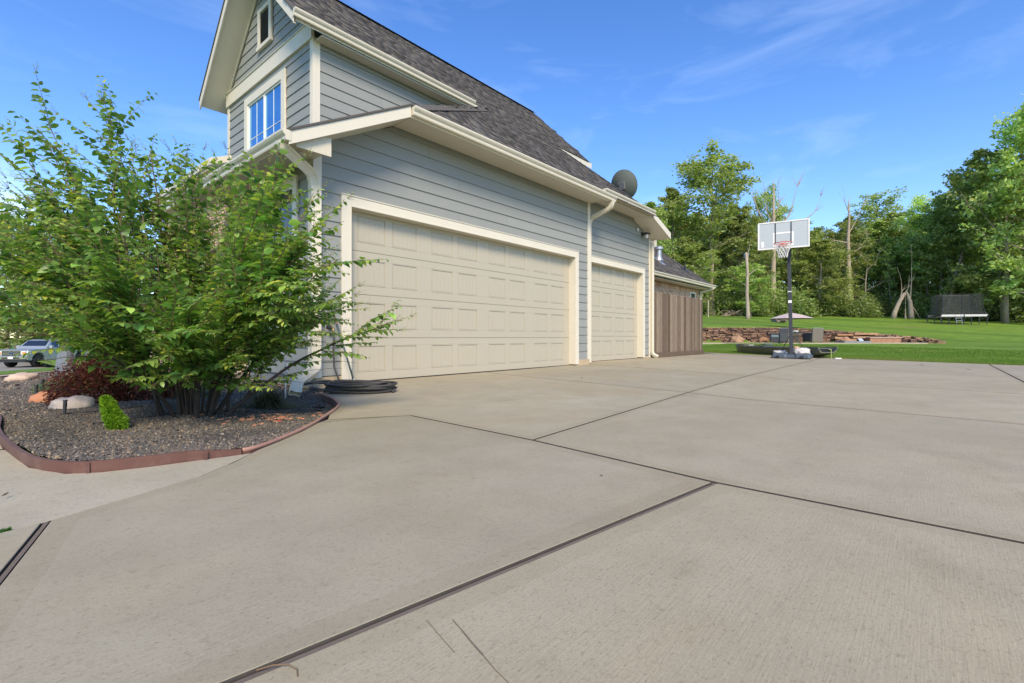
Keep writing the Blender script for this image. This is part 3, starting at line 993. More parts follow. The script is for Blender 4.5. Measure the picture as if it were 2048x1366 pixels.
# ---- brickwork
BR = mesh_np('brick', np.array([(-.0975, -.0015, -.0285), (.0975, -.0015, -.0285), (.0975, .03, -.0285), (-.0975, .03, -.0285), (-.0975, -.0015, .0285), (.0975, -.0015, .0285), (.0975, .03, .0285), (-.0975, .03, .0285)]), HF, M['brick'])
bricks = []       # (pos, along, out, soldier)
def brick_wall(org, along, out, L, z0, rows, holes=(), soldier=None):
    org, along, out = Vector(org), Vector(along), Vector(out)
    for r in range(rows):
        z = z0 + r * .0675 + .03
        x = .05 if r % 2 else .152
        while x < L - .02:
            if not any(h[0] < x < h[1] and h[2] < z < h[3] for h in holes):
                bricks.append((org + along * x + Vector((0, 0, z)) + out * random.uniform(-.002, .003), along, out, False))
            x += .2055
    if soldier:
        x = .03
        while x < L:
            bricks.append((org + along * x + Vector((0, 0, soldier)), along, out, True)); x += .0675
for q in ((13.02, 20.40, 7.262, 7.29, 0.0, 2.62), (3.962, 3.99, 8.0, 15.9, -.4, 4.15), (4.062, 4.1, 15.9, 29, -1.0, 1.90)):
    m = MB(); m.box(*q); hpart(m, 'mortar', M['mortar'])
brick_wall((13.05, 7.26, 0), (1, 0, 0), NS, 7.33, 1.50, 14, holes=[(6.35, 6.95, 1.65, 2.50)], soldier=2.52)
brick_wall((3.96, 8.02, 0), (0, 1, 0), NW, 7.85, -.2, 63)
brick_wall((4.06, 15.95, 0), (0, 1, 0), NW, 13.0, -.9, 40)
def brick_basis(b):
    p, al, out, sol = b
    if sol:
        return Matrix((Vector((0, 0, 1)), -out, al)).transposed().to_4x4(), p
    return Matrix((al, -out, Vector((0, 0, 1)))).transposed().to_4x4(), p
cand = sorted(range(len(bricks)), key=lambda i: (0 if (bricks[i][2].y < -.5) else 1, bricks[i][0].length if bricks[i][2].x < -.5 and .9 < bricks[i][0].z < 2.6 else 40))
wing = [i for i in cand if bricks[i][2].y < -.5 and bricks[i][0].z > 1.9][:180]
front = [i for i in cand if bricks[i][2].x < -.5][:120]
pick = set(wing + front)
for i in pick:
    Mx, p = brick_basis(bricks[i]); Mx.translation = p
    o = link('brick', BR, house); o.matrix_basis = Matrix.Translation(-HO) @ Mx
V, F, T = [], [], []
bv = np.array([v.co for v in BR.vertices])
k = 0
for i, b in enumerate(bricks):
    if i in pick: continue
    Mx, p = brick_basis(b)
    V.append(bv @ np.array(Mx.to_3x3().transposed()) + np.array(p)); F.append(HF + 8 * k); T += [random.random()] * 6; k += 1
o = link('brickwork', mesh_np('brickwork', np.concatenate(V), np.concatenate(F), M['brick'], tone=T), house)
o.matrix_parent_inverse = Matrix.Translation(-HO); o['kind'] = 'stuff'

# wing window
w = bpy.data.objects.new('window', None); COL.objects.link(w); w.parent = house; w.location = Vector((19.42, 7.24, 1.66)) - HO
m = MB(); m.box(0, .05, 0, .03, 0, .80); m.box(.50, .55, 0, .03, 0, .80); m.box(.05, .5, 0, .03, .75, .80); m.box(.05, .5, 0, .03, 0, .05); m.box(.05, .5, 0, .025, .38, .42)
m.build('frame', M['white'], w)
for z in (.05, .42):
    m = MB(); m.box(.05, .5, .008, .012, z, z + .33); m.build('pane', M['glass_dim'], w)
w['label'] = 'small white-framed window in the brick wing'

# roof vents
v_ = bpy.data.objects.new('roof_vent', None); COL.objects.link(v_); v_.parent = house; v_.location = Vector((17.2, 7.6, zR(7.6))) - HO
m = MB(); m.tube([(0, 0, -.05), (0, 0, .42)], .10, 16); m.lathe((0, 0, 0), [(.12, .40), (.16, .42), (.16, .50), (.10, .54), (.01, .55)], 16)
m.build('pipe', M['flashing'], v_, autosmooth=True)
m = MB(); m.obox((0, 0, .02), (.2, 0, 0), (0, .2, .174), (0, 0, .008)); m.lathe((0, 0, 0), [(.17, .0), (.105, .14)], 16); m.build('flashing', M['flashing'], v_)
v2 = bpy.data.objects.new('vent_pipe', None); COL.objects.link(v2); v2.parent = house; v2.location = Vector((19.3, 7.42, zR(7.42))) - HO
m = MB(); m.tube([(0, 0, -.05), (0, 0, .32)], .035, 10); m.obox((0, 0, .02), (.14, 0, 0), (0, .12, .104), (0, 0, .008)); m.build('pipe', M['black'], v2)

# ================================================================ GROUND
def ground_right(x, y):
    """lawn height behind the driveway: gentle rise, stone-walled step, hill up to the woods"""
    x, y = np.asarray(x, float), np.asarray(y, float)
    f = x * CV + y * SV; r = x * SV - y * CV
    front = .012 + np.clip(f - 17, 0, 14) * .0195
    top = np.interp(r, [6, 12, 17.2, 21.3, 24.1, 25.5, 26.2, 27], [1.28, 1.26, 1.26, 1.02, .80, .62, .42, .30])
    toe = np.where(r > 25.4, front, .27)
    back_start = np.maximum(top, .012 + 13.6 * .0195)
    end = np.interp(r, [10, 30, 45, 55], [3.45, 3.15, 3.0, 2.9])
    t = np.clip((f - 30.8) / 25.0, 0, 1)
    back = back_start + (end - back_start) * (t * .85 + .15 * t * t * (3 - 2 * t)) + np.clip(f - 56, 0, 60) * .03
    s = np.clip((f - 30.55) / .35, 0, 1)
    s = np.where(r > 26.5, np.clip((f - 29.5) / 2.0, 0, 1), s)
    z = front * (1 - s) + back * s
    return z


def ground_left(x, y):
    y = np.asarray(y, float)
    return np.maximum(-.035 * np.maximum(0, y - 6), -1.45) + 0 * np.asarray(x, float)


def gz(x, y):
    return .045 * float(sstep(9.2, 10.4, x) * sstep(3.0, 5.6, y))


def edge_x(y):      # far edge of the driveway
    return 16.28 + .4126 * y


# distant ground to the horizon
m = MB(); m.add([(-4000, -4000, -2.4), (5000, -4000, -2.4), (5000, 5000, -2.4), (-4000, 5000, -2.4)], [(0, 1, 2, 3)])
tag(m.build('ground', M['lawn']), kind='structure')

# back lawn
us = np.concatenate([np.array([0, .12, .3, .6]), np.arange(1.0, 62, .42), np.arange(62, 130, 4), [160, 220, 320]])
ys = np.concatenate([[-150, -100, -70], np.arange(-50, -20, 2.0), np.arange(-20, 30, .42), np.arange(30, 60, 4)])
UU, YY = np.meshgrid(us, ys, indexing='ij')
XX = edge_x(YY) + UU
ZZ = ground_right(XX, YY)
ZZ = ZZ + np.where(UU > .5, .02 * np.sin(XX * .9 + YY * .4) * np.sin(YY * .7), 0)
ZZ[0] = -.02; ZZ[1] = .004; ZZ[2] = .016
V = np.stack([XX, YY, ZZ], -1).reshape(-1, 3)
ny = len(ys)
I, J = np.meshgrid(np.arange(len(us) - 1), np.arange(ny - 1), indexing='ij')
F = np.stack([I * ny + J, (I + 1) * ny + J, (I + 1) * ny + J + 1, I * ny + J + 1], -1).reshape(-1, 4)
tag(link('lawn', mesh_np('lawn', V, F, M['lawn'], smooth=True)), kind='structure')

# front ground on the street side
xs = np.concatenate([[-120, -60], np.arange(-30, 3.9, .6), [3.9]])
ys = np.concatenate([[-20, -5, 1.2], np.arange(2.2, 60, .8), np.arange(60, 200, 10)])
A, B = np.meshgrid(xs, ys, indexing='ij')
Z = ground_left(A, B) - .06 - .1 * (B < 3.5)
ny = len(ys)
I, J = np.meshgrid(np.arange(len(xs) - 1), np.arange(ny - 1), indexing='ij')
F = np.stack([I * ny + J, (I + 1) * ny + J, (I + 1) * ny + J + 1, I * ny + J + 1], -1).reshape(-1, 4)
tag(link('front_lawn', mesh_np('front_lawn', np.stack([A, B, Z], -1).reshape(-1, 3), F, M['lawn'], smooth=True)), kind='structure')
m = MB()
m.add([(3.9, 30, -1.0), (60, 30, -1.0), (60, 200, -1.5), (3.9, 200, -1.5)], [(0, 1, 2, 3)])
tag(m.build('side_lawn', M['lawn']), kind='structure')

# ---- driveway slabs
def inset(poly, d):
    n = len(poly); out = []
    for i in range(n):
        p0, p1, p2 = Vector(poly[i - 1]), Vector(poly[i]), Vector(poly[(i + 1) % n])
        e1, e2 = (p1 - p0).normalized(), (p2 - p1).normalized()
        n1, n2 = Vector((-e1.y, e1.x)), Vector((-e2.y, e2.x))
        b = (n1 + n2)
        b = n1 if b.length < 1e-6 else b.normalized()
        k = d / max(.35, b.dot(n1))
        out.append((p1.x + b.x * k, p1.y + b.y * k))
    return out


def densify(poly, step=.8):
    out = []
    for i, p in enumerate(poly):
        q = poly[(i + 1) % len(poly)]
        L = math.dist(p, q); n = max(1, int(L / step)) if L < 30 else 1
        for k in range(n):
            t = k / n
            out.append((p[0] + (q[0] - p[0]) * t, p[1] + (q[1] - p[1]) * t))
    return out


driveway = bpy.data.objects.new('driveway', None); COL.objects.link(driveway); driveway['kind'] = 'structure'
def slab(poly, mat='concrete', band=.075, gap=.009, lift=0.0, zf=None, parent=None, name='slab'):
    a = sum(poly[i][0] * poly[(i + 1) % len(poly)][1] - poly[(i + 1) % len(poly)][0] * poly[i][1] for i in range(len(poly)))
    if a < 0: poly = poly[::-1]
    zf = zf or gz
    rings = [inset(poly, gap), inset(poly, gap), inset(poly, gap + .0015), inset(poly, gap + .004)]
    zs = [-.10, -.006, -.0012, 0]
    if band: rings.append(inset(poly, gap + band)); zs.append(0)
    V, F, MI = [], [], []
    n = len(poly)
    for r_, z in zip(rings, zs):
        V += [(p[0], p[1], zf(p[0], p[1]) + z + lift) for p in r_]
    for k in range(len(rings) - 1):
        for i in range(n):
            j = (i + 1) % n
            F.append((k * n + i, k * n + j, (k + 1) * n + j, (k + 1) * n + i)); MI.append(2 if k < 2 else 1)
    F.append(tuple((len(rings) - 1) * n + i for i in range(n))); MI.append(0)
    m = MB(); m.v, m.f, m.m = V, F, MI
    o = m.build(name, [M[mat], M[mat + '_band'] if mat + '_band' in M else M[mat], M['joint']], parent or driveway)
    return o


A_ = (2.42, 3.16); B_ = (2.33, 1.84); C_ = (2.17, .70); D_ = (2.13, -1.05)
bedE = [(2.98, 5.40), (2.66, 5.02), (2.52, 4.55), (2.36, 4.17), (2.20, 3.93), (2.00, 3.69), (1.74, 3.40), (1.53, 3.19), (1.28, 2.98), (1.11, 2.85)]
J3a, J3b, J3c, J3d = (6.24, 6.02), (5.50, 2.08), (5.29, 1.45), (5.02, -1.02)
J4a, J4b, J4c, J4d = (9.64, 6.02), (8.55, 2.24), (8.2, 1.6), (7.72, -1.0)
J5a, J5b, J5c, J5d = (12.75, 6.02), (12.0, 2.32), (11.7, 1.6), (10.7, -1.03)
far = lambda y: (edge_x(y) + .02, y)
crack_end = (1.88, 3.50)
slab(densify([A_, B_, J3b, J3a, (2.98, 6.02)] + bedE[:6] + [crack_end], 2.5), band=.06)
slab([J3b, J4b, J4a, J3a], band=.06)
slab([J4b, J5b, J5a, (12.7, 6.15), (9.7, 6.15), J4a], band=.06)
slab([J5b, (16.5, 2.42), far(2.5), far(6.6), far(7.2), (13.0, 7.2), (13.0, 6.15), J5a], band=.06)
slab([B_, C_, D_, J3d, J3c, J3b], band=.06)
slab([J3c, J3d, J4d, J4c, J4b, J3b], band=.06)
slab([J4c, J4d, J5d, J5c, J5b, J4b], band=.06)
slab([J5c, J5d, (15.4, -1.07), far(-1.09), far(2.5), (16.5, 2.42), J5b], band=.06)
slab([D_, (2.05, -6), (7.0, -6), J4d, J3d], band=.06)
slab([J4d, (7.0, -6), (13.0, -6), (14.0, -5.2), far(-1.09), (15.4, -1.07), J5d], band=.06)
E_ = (.33, .965); E2 = (-.16, 1.035)
F_ = (.215, 2.30); F2 = (.08, 1.83)
slab([A_, crack_end, (1.74, 3.40), (1.53, 3.19), (1.28, 2.98), (1.11, 2.85), (.92, 2.66), (.74, 2.52), F_, F2, E2, E_, C_, B_], band=.08, gap=.0125)
slab([C_, E_, E2, (-6, 1.7), (-6, -6), (2.05, -6), D_], band=.08, gap=.0125)
slab([F_, (.10, 2.275), (-5, 1.93), (-6, 1.7), E2, F2], band=0, gap=.010)
# expansion strips in the wide joints
def strip(a, b, w=.006, z=-.010):
    m = MB(); a, b = Vector((*a, z)), Vector((*b, z)); s = (b - a).cross(Vector((0, 0, 1))).normalized() * w
    m.obox((a + b) / 2, (b - a) / 2, s, (0, 0, .004))
    return m.build('joint_strip', M['joint_strip'], driveway)
strip(C_, E_); strip(E_, (-6, 1.7)); strip(F_, F2); strip(F2, E2); strip(B_, C_, .004, -.012)
m = MB()
m.add([(-6, -8, -.03), (20, -8, -.03), (20, 7.1, -.03), (3.0, 7.1, -.03), (3.0, 5.45, -.03), (2.7, 4.6, -.03), (2.2, 3.9, -.03), (1.6, 3.2, -.03), (1.1, 2.8, -.03), (-6, 2.4, -.03)], [tuple(range(10))])
o = m.build('joint_bed', M['joint'], driveway)

# thin crack from the bed to the first joint
m = MB(); pts_ = [(1.80, 3.40, .0012), (1.95, 3.37, .0012), (2.10, 3.31, .0012), (2.26, 3.235, .0012), (2.40, 3.165, .0012)]
for a, b in zip(pts_, pts_[1:]):
    m.obox((Vector(a) + Vector(b)) / 2, (Vector(b) - Vector(a)) / 2, (0, .0022, 0), (0, 0, .0006))
m.build('crack', M['joint'], driveway)
def hairline(pts_, w=.0016):
    m = MB()
    for a, b in zip(pts_, pts_[1:]):
        a, b = Vector((*a, .0010)), Vector((*b, .0010)); s_ = (b - a).cross(Vector((0, 0, 1))).normalized() * w * random.uniform(.4, 1.2)
        m.obox((a + b) / 2, (b - a) / 2, s_, (0, 0, .0006))
    return m.build('crack', M['joint_strip'], driveway)
hairline([(.729, .803), (.716, .760), (.700, .712), (.687, .668)], .0014)
hairline([(.687, .668), (.672, .622), (.660, .570), (.655, .52)], .0007)
hairline([(.690, .845), (.672, .78), (.655, .715)], .0006)
hairline([(7.2, 4.6), (7.9, 4.5), (8.3, 4.36), (8.8, 4.31)], .003)

# ---- pale walk round the planting bed
wz = lambda x, y: -.012 + float(ground_left(x, y)) * .6
walk = bpy.data.objects.new('walkway', None); COL.objects.link(walk); walk['kind'] = 'structure'
bedW = [(1.11, 2.85), (1.02, 2.86), (.87, 2.89), (.65, 2.93), (.47, 2.99), (.36, 3.08), (.26, 3.36), (.21, 4.0), (.20, 4.6), (.235, 5.35)]
slab([(.74, 2.53), (.92, 2.67)] + bedW[:8] + [(-.5, 4.1), (-5, 4.0), (-5, 1.92), (.10, 2.29), (.21, 2.315)], 'walk', band=0, zf=wz, parent=walk)
slab([(-.5, 4.1), (.205, 4.03), (.20, 4.6), (.235, 5.35), (.15, 7.2), (-1.6, 7.4), (-5, 6.0), (-5, 4.0)][::1], 'walk', band=0, zf=wz, parent=walk)

# ---- street-side walk strip, street
def strip_poly(name, pts, mat, lift, thick=.12):
    m = MB()
    P = [(x, y, float(ground_left(x, y)) + lift) for x, y in pts]
    m.slab(P, thick, 0, 0)
    return tag(m.build(name, M[mat]), kind='structure')
edge_far = [(-.2, 12.6), (.25, 15.0), (.80, 17.1), (2.46, 22.2), (4.0, 26.0)]
strip_poly('sidewalk', [(x, y) for x, y in edge_far] + [(x - 1.0, y + 1.7) for x, y in edge_far[::-1]], 'walk', .0)
rd = [(-1.5, 20.0), (1.38, 30.5), (3.14, 36.5), (6.9, 50.5), (12, 70), (20, 100)]
def grid_strip(name, A, B, mat, lift, nv=10):
    """ribbon between two polylines, draped on the street-side ground"""
    def along(P, n):
        P = np.array(P, float); d = np.concatenate([[0], np.cumsum(np.linalg.norm(np.diff(P, axis=0), axis=1))]); t = np.linspace(0, d[-1], n)
        return np.stack([np.interp(t, d, P[:, 0]), np.interp(t, d, P[:, 1])], -1)
    n = 60; a, b = along(A, n), along(B, n); t = np.linspace(0, 1, nv)[None, :, None]
    P = a[:, None] * (1 - t) + b[:, None] * t
    V = np.concatenate([P, (ground_left(P[..., 0], P[..., 1]) + lift)[..., None]], -1).reshape(-1, 3)
    I, J = np.meshgrid(np.arange(n - 1), np.arange(nv - 1), indexing='ij')
    return tag(link(name, mesh_np(name, V, np.stack([I * nv + J, (I + 1) * nv + J, (I + 1) * nv + J + 1, I * nv + J + 1], -1).reshape(-1, 4), M[mat], smooth=True)), kind='structure')
grid_strip('street', rd, [(x - 9.0, y + 2.6) for x, y in rd], 'asphalt', -.035)
grid_strip('lawn_strip', [(x - .98, y + 1.68) for x, y in edge_far] + [(6.5, 34), (12, 50.5)], rd[:4] + [(9.5, 60)], 'lawn', .012)

# ---- planting bed: dark soil under gravel
bed_line = [(2.98, 5.40)] + bedE[1:] + bedW[1:] + [(.15, 7.2), (.05, 10.0)] + edge_far[1:] + [(3.94, 25.8), (3.94, 8.05), (3.0, 8.0), (3.0, 5.9)]
def bed_z(x, y):
    x, y = np.asarray(x, float), np.asarray(y, float)
    return ground_left(x, y) + .028 - .075 * sstep(1.1, 2.2, x) * sstep(7.5, 6, y) + .02 * np.sin(x * 3.1 + 1) * np.sin(y * 2.3)
xs = np.arange(-.1, 4.1, .08); ys = np.concatenate([np.arange(2.7, 8, .08), np.arange(8, 26.4, .3)])
A, B = np.meshgrid(xs, ys, indexing='ij')
bx, by = zip(*bed_line)
Z = bed_z(A, B)
ny = len(ys)
I, J = np.meshgrid(np.arange(len(xs) - 1), np.arange(ny - 1), indexing='ij')
F = np.stack([I * ny + J, (I + 1) * ny + J, (I + 1) * ny + J + 1, I * ny + J + 1], -1).reshape(-1, 4)
cx, cy = (A[I, J] + .04).ravel(), (B[I, J] + .04).ravel()
ins = in_poly(cx, cy, bed_line)
for dx in (-.055, .055):
    for dy in (-.055, .055): ins &= in_poly(cx + dx, cy + dy, bed_line) | (cy > 8.2)
tag(link('planting_bed', mesh_np('planting_bed', np.stack([A, B, Z - .012], -1).reshape(-1, 3), F[ins], M['soil'], smooth=True)), kind='structure')

# gravel: every stone is a little faceted lump
def stones(n, xr, yr, smin, smax, name, seed, zfun=bed_z, poly=bed_line, dens=None):
    rng = np.random.default_rng(seed)
    x = rng.uniform(*xr, n); y = rng.uniform(*yr, n)
    k = in_poly(x, y, poly)
    for dx, dy in ((.022, 0), (-.022, 0), (0, .022), (0, -.022)): k &= in_poly(x + dx, y + dy, poly)
    if dens is not None: k &= rng.uniform(0, 1, n) < dens(x, y)
    x, y = x[k], y[k]; n = len(x)
    s = rng.uniform(smin, smax, n) * (.75 + .5 * rng.random(n))
    base = np.array([(1, 0, 0), (.3, .95, 0), (-.8, .6, 0), (-.8, -.6, 0), (.3, -.95, 0), (0, 0, 1.0), (0, 0, -.6)])
    Fb = np.array([(0, 1, 5), (1, 2, 5), (2, 3, 5), (3, 4, 5), (4, 0, 5)])
    base = base[:6]
    V = np.repeat(base[None], n, 0) * (1 + .35 * rng.uniform(-1, 1, (n, 6, 1)))
    V[:, 5, :2] += rng.uniform(-.35, .35, (n, 2))
    V[:, :5, 2] -= .35
    V *= (s[:, None, None] * np.stack([rng.uniform(.8, 1.4, n), rng.uniform(.6, 1.0, n), rng.uniform(.45, .9, n)], -1)[:, None, :])
    a = rng.uniform(0, 6.28, n); ca, sa = np.cos(a), np.sin(a)
    X = V[..., 0] * ca[:, None] - V[..., 1] * sa[:, None]; Y = V[..., 0] * sa[:, None] + V[..., 1] * ca[:, None]
    tx, ty = rng.normal(0, .35, n), rng.normal(0, .35, n)
    Zc = V[..., 2] + X * tx[:, None] + Y * ty[:, None]
    z = zfun(x, y) + rng.uniform(-.004, .006, n)
    P = np.stack([X + x[:, None], Y + y[:, None], Zc + z[:, None]], -1).reshape(-1, 3)
    Fs = (Fb[None] + (np.arange(n) * 6)[:, None, None]).reshape(-1, 3)
    tone = np.repeat(rng.random(n) ** 1.0, 5)
    # tan fines patches near the driveway edge and by the corner
    patch = np.exp(-((x - 1.15) ** 2 / .10 + (y - 3.35) ** 2 / .03)) + .8 * np.exp(-((x - .42) ** 2 / .02 + (y - 4.1) ** 2 / .6)) + .5 * np.exp(-((x - 1.65) ** 2 / .05 + (y - 3.75) ** 2 / .03))
    pk = rng.random(n) < patch * .85
    tone = np.where(np.repeat(pk, 5), np.repeat(.86 + .1 * rng.random(n), 5), tone)
    return P, Fs, tone


Ps, Fs, Ts, off = [], [], [], 0
for args in ((150000, (0, 3.0), (2.7, 5.4), .0055, .0100, 'a', 11), (60000, (0, 3.1), (5.3, 9.5), .009, .015, 'b', 12), (22000, (0, 4.0), (9, 26), .020, .036, 'c', 13)):
    P, Fq, T = stones(*args)
    Ps.append(P); Fs.append(Fq + off); Ts.append(T); off += len(P)
g = link('gravel', mesh_np('gravel', np.concatenate(Ps), np.concatenate(Fs), M['gravel'], tone=np.concatenate(Ts) * .999))
tag(g, 'blue grey gravel mulch spread over the planting bed', 'gravel', kind='stuff')

# ---- brown plastic edging round the bed
def edging(path, top, bottom, name, label, th=.010, cap=True):
    root = thing(name, label, 'garden edging', (*path[0], 0), group='brown edging round the planting bed')
    org = Vector((*path[0], 0))
    P = []
    for i in range(len(path) - 1):          # Catmull-Rom smoothing
        p0, p1, p2, p3 = [Vector(path[max(0, min(len(path) - 1, i + k))]) for k in (-1, 0, 1, 2)]
        for t in np.arange(0, 1, .2):
            P.append(.5 * ((2 * p1) + (p2 - p0) * t + (2 * p0 - 5 * p1 + 4 * p2 - p3) * t * t + (3 * p1 - p0 - 3 * p2 + p3) * t ** 3))
    P.append(Vector(path[-1]))
    n = len(P)
    side = []
    for i in range(n):
        d = (P[min(i + 1, n - 1)] - P[max(i - 1, 0)]).normalized(); side.append(Vector((d.y, -d.x, 0)))
    m = MB(); prof_pts = []
    vs = []
    for i, p in enumerate(P):
        t, b = top(p.x, p.y), bottom(p.x, p.y)
        for a, z in ((-th, b), (th, b), (th * .7, (t + b) / 2), (th, t), (-th, t), (-th * .7, (t + b) / 2)):
            vs.append(Vector((p.x, p.y, z)) + side[i] * a - org)
    fs = [(i * 6 + k, i * 6 + (k + 1) % 6, (i + 1) * 6 + (k + 1) % 6, (i + 1) * 6 + k) for i in range(n - 1) for k in range(6)]
    fs += [(0, 1, 2, 3, 4, 5), tuple((n - 1) * 6 + k for k in range(5, -1, -1))]
    m.add(vs, fs); m.build('strip', M['edging'], root)
    if cap:
        m = MB(); m.tube([Vector((p.x, p.y, top(p.x, p.y) + .002)) - org for p in P], .0125, 8)
        m.build('lip', M['edging_cap'], root, smooth=True)
    return root
def lo(x, y): return -.09 + float(ground_left(x, y))
e1 = edging([(2.80, 5.26), (2.66, 5.02), (2.52, 4.55), (2.36, 4.17), (2.20, 3.93), (2.00, 3.69), (1.74, 3.40), (1.53, 3.19), (1.28, 2.98), (1.12, 2.87), (1.045, 2.855)], lambda x, y: .008, lo, 'garden_edging', 'thin brown edging flush with the driveway slab, curving from the downspout outlet')
e2 = edging([(1.04, 2.86), (.87, 2.895), (.65, 2.935), (.47, 2.995), (.36, 3.09), (.26, 3.38), (.21, 4.0), (.20, 4.6), (.235, 5.35), (.18, 6.3), (.12, 7.4)], lambda x, y: 0.042 - .024 * float(sstep(.75, 1.04, x)), lo, 'garden_edging', 'tall brown edging standing proud of the pale walk at the bed front', cap=False)
e3 = edging([(.02, 12.6), (.25, 15.0), (.80, 17.1), (2.46, 22.2), (3.9, 25.7)], lambda x, y: float(ground_left(x, y)) + .07, lo, 'garden_edging', 'brown edging along the street side of the gravel bed', th=.03, cap=False)
for (x, y) in ((.87, 2.88), (.42, 3.02)):
    m = MB(); m.box(x - 0.006, x + .006, y - .022, y - .012, -.08, .040); o = m.build('stake', M['edging'], e2); o.matrix_parent_inverse = Matrix.Translation(-e2.location)

# lawn blades: near margin of the back lawn and tufts spreading back
def blades(x, y, z, h, w, seed, lean=.35):
    rng = np.random.default_rng(seed); n = len(x)
    a = rng.uniform(0, 6.28, n); d = np.stack([np.cos(a), np.sin(a)], -1)
    b = rng.uniform(0, 6.28, n); l = np.stack([np.cos(b), np.sin(b)], -1) * (h * lean * rng.random(n))[:, None]
    base = np.stack([x, y], -1)
    p0 = np.concatenate([base - d * w[:, None] / 2, z[:, None] - .01], 1)
    p1 = np.concatenate([base + d * w[:, None] / 2, z[:, None] - .01], 1)
    p2 = np.concatenate([base + l, (z + h)[:, None]], 1)
    V = np.stack([p0, p1, p2], 1).reshape(-1, 3)
    return V, np.arange(3 * n).reshape(-1, 3), rng.random(n)
rng = np.random.default_rng(5)
n = 200000
yy = rng.uniform(-9, 9, n); uu = rng.random(n) ** 2.2 * 13 + rng.normal(0, .03, n)
xx = edge_x(yy) + uu
zz = ground_right(xx, yy)
hh = (.02 + .022 * rng.random(n)) * (1 + uu * .05); ww = .008 + .0022 * uu
V1, F1, T1 = blades(xx, yy, np.where(uu < .1, .0, zz), hh, ww, 6)
dry = (np.exp(-uu * 3) * .5 + (np.sin(xx * .8) * np.sin(yy * .6 + 1) > .45) * .3)
T1 = np.clip(T1 * .85 + dry * rng.random(n), 0, 1)
t = link('grass', mesh_np('grass', V1, F1, M['blade'], tone=T1))
tag(t, 'short mown grass growing on the back lawn up to the driveway edge', 'grass', kind='stuff')
# weeds in the walk joint
wx = rng.uniform(-.02, .13, 900); wy = 2.285 + .02 * wx / .2 + rng.normal(0, .006, 900)
V2, F2_, T2 = blades(wx, wy, np.full(900, 0.0), .002 + .003 * rng.random(900), np.full(900, .003), 9)
tag(link('moss', mesh_np('moss', V2, F2_, M['low_green'], tone=T2 * .25)), 'green moss filling the joint between walk and driveway', 'moss', kind='stuff')

# ================================================================ THINGS
# ---- wooden fence beside the single door
fence = thing('wooden_fence', 'weathered cedar board fence between the garage corner and the lawn', 'fence', (13.0, 5.95, .04))
bw = .1315
for k in range(28):
    x = 13.14 + k * .1395 - 13.0
    h = 1.78 + .012 * math.sin(k * 2.3) + random.uniform(-.006, .006)
    m = MB(); j = random.uniform(-.007, .007)
    m.hexa([(x, -.018 + j, .12), (x + bw, -.018 + j, .12), (x + bw, .0 + j, .12), (x, .0 + j, .12), (x, -.018 + j, h + .12), (x + bw, -.018 + j, h + .12 + random.uniform(-.004, .004)), (x + bw, .0 + j, h + .12), (x, .0 + j, h + .12)])
    m.build('board', M['fence'], fence, bevel=.006)
m = MB(); m.box(.13, 4.05, -.062, -.022, -.01, .145); m.build('kick_board', M['fence'], fence, bevel=.004)
for z in (.35, 1.0, 1.7):
    m = MB(); m.box(.12, 4.04, .004, .045, z, z + .09); m.build('rail', M['fence'], fence)
for x in (.14, 2.05, 3.95):
    m = MB(); m.box(x, x + .09, .046, .136, -.1, 1.85); m.build('post', M['fence'], fence)

# ---- satellite dish
dish = thing('satellite_dish', 'grey green round satellite dish standing above the garage hip', 'satellite dish', (12.18, 6.60, 3.99))
c = Vector((-.22, -.28, .78)); ax = Vector((.86, .02, .36)).normalized()    # bowl opens away from the driveway
s1 = ax.cross(Vector((0, 0, 1))).normalized(); s2 = s1.cross(ax)
m = MB(); vs = []; fs = []
N = 36; rr = [0, .1, .2, .28, .34, .375, .382, .38]
for side, o_ in ((0, 0), (1, .006)):
    for r_ in rr:
        for k in range(N):
            a = 2 * math.pi * k / N
            vs.append(c + (s1 * math.cos(a) * 1.0 + s2 * math.sin(a) * 1.06) * r_ + ax * (r_ * r_ * .75 + o_))
L_ = len(rr)
for side in (0, 1):
    for i in range(L_ - 1):
        for k in range(N):
            q = (side * L_ * N + i * N + k, side * L_ * N + i * N + (k + 1) % N, side * L_ * N + (i + 1) * N + (k + 1) % N, side * L_ * N + (i + 1) * N + k)
            fs.append(q if side == 0 else q[::-1])
m.add(vs, fs)
M['dish'] = simple('weathered dish paint', (.125, .145, .125), .5, var=.12)
m.build('reflector', M['dish'], dish, smooth=True)
m = MB(); m.tube([c + ax * .11 + (s1 * math.cos(2 * math.pi * k / 40) + s2 * 1.06 * math.sin(2 * math.pi * k / 40)) * .38 for k in range(41)], .006, 6)
m.build('rim', M['dish'], dish, smooth=True)
m = MB(); m.tube([(0, 0, -.3), (0, 0, .55), c - ax * .05], .028, 10); m.obox(c - ax * .04, s1 * .08, s2 * .10, ax * .03)
m.build('mast', M['flashing'], dish)
m = MB()
m.tube([c - s2 * .36 + ax * .10, c - s2 * .25 + ax * .55], .012, 6)
m.build('arm', M['flashing'], dish)
m = MB(); hd = c - s2 * .20 + ax * .58; m.obox(hd, s1 * .09, s2 * .03, ax * .035); m.tube([hd - ax * .02, hd - ax * .10], [.025, .035], 10); m.tube([hd + s1 * .07, hd + s1 * .07 - ax * .08], [.02, .03], 10)
m.build('receiver', M['flashing'], dish)
m = MB()
for q in ((-.10, 0, .55), (.0, -.05, .50), (-.16, -.06, .52)):
    m.obox(Vector(q) + Vector((-.1, -.2, -.08)), (.035, 0, 0), (0, .03, 0), (0, 0, .03))
m.build('bracket', M['white'], dish)

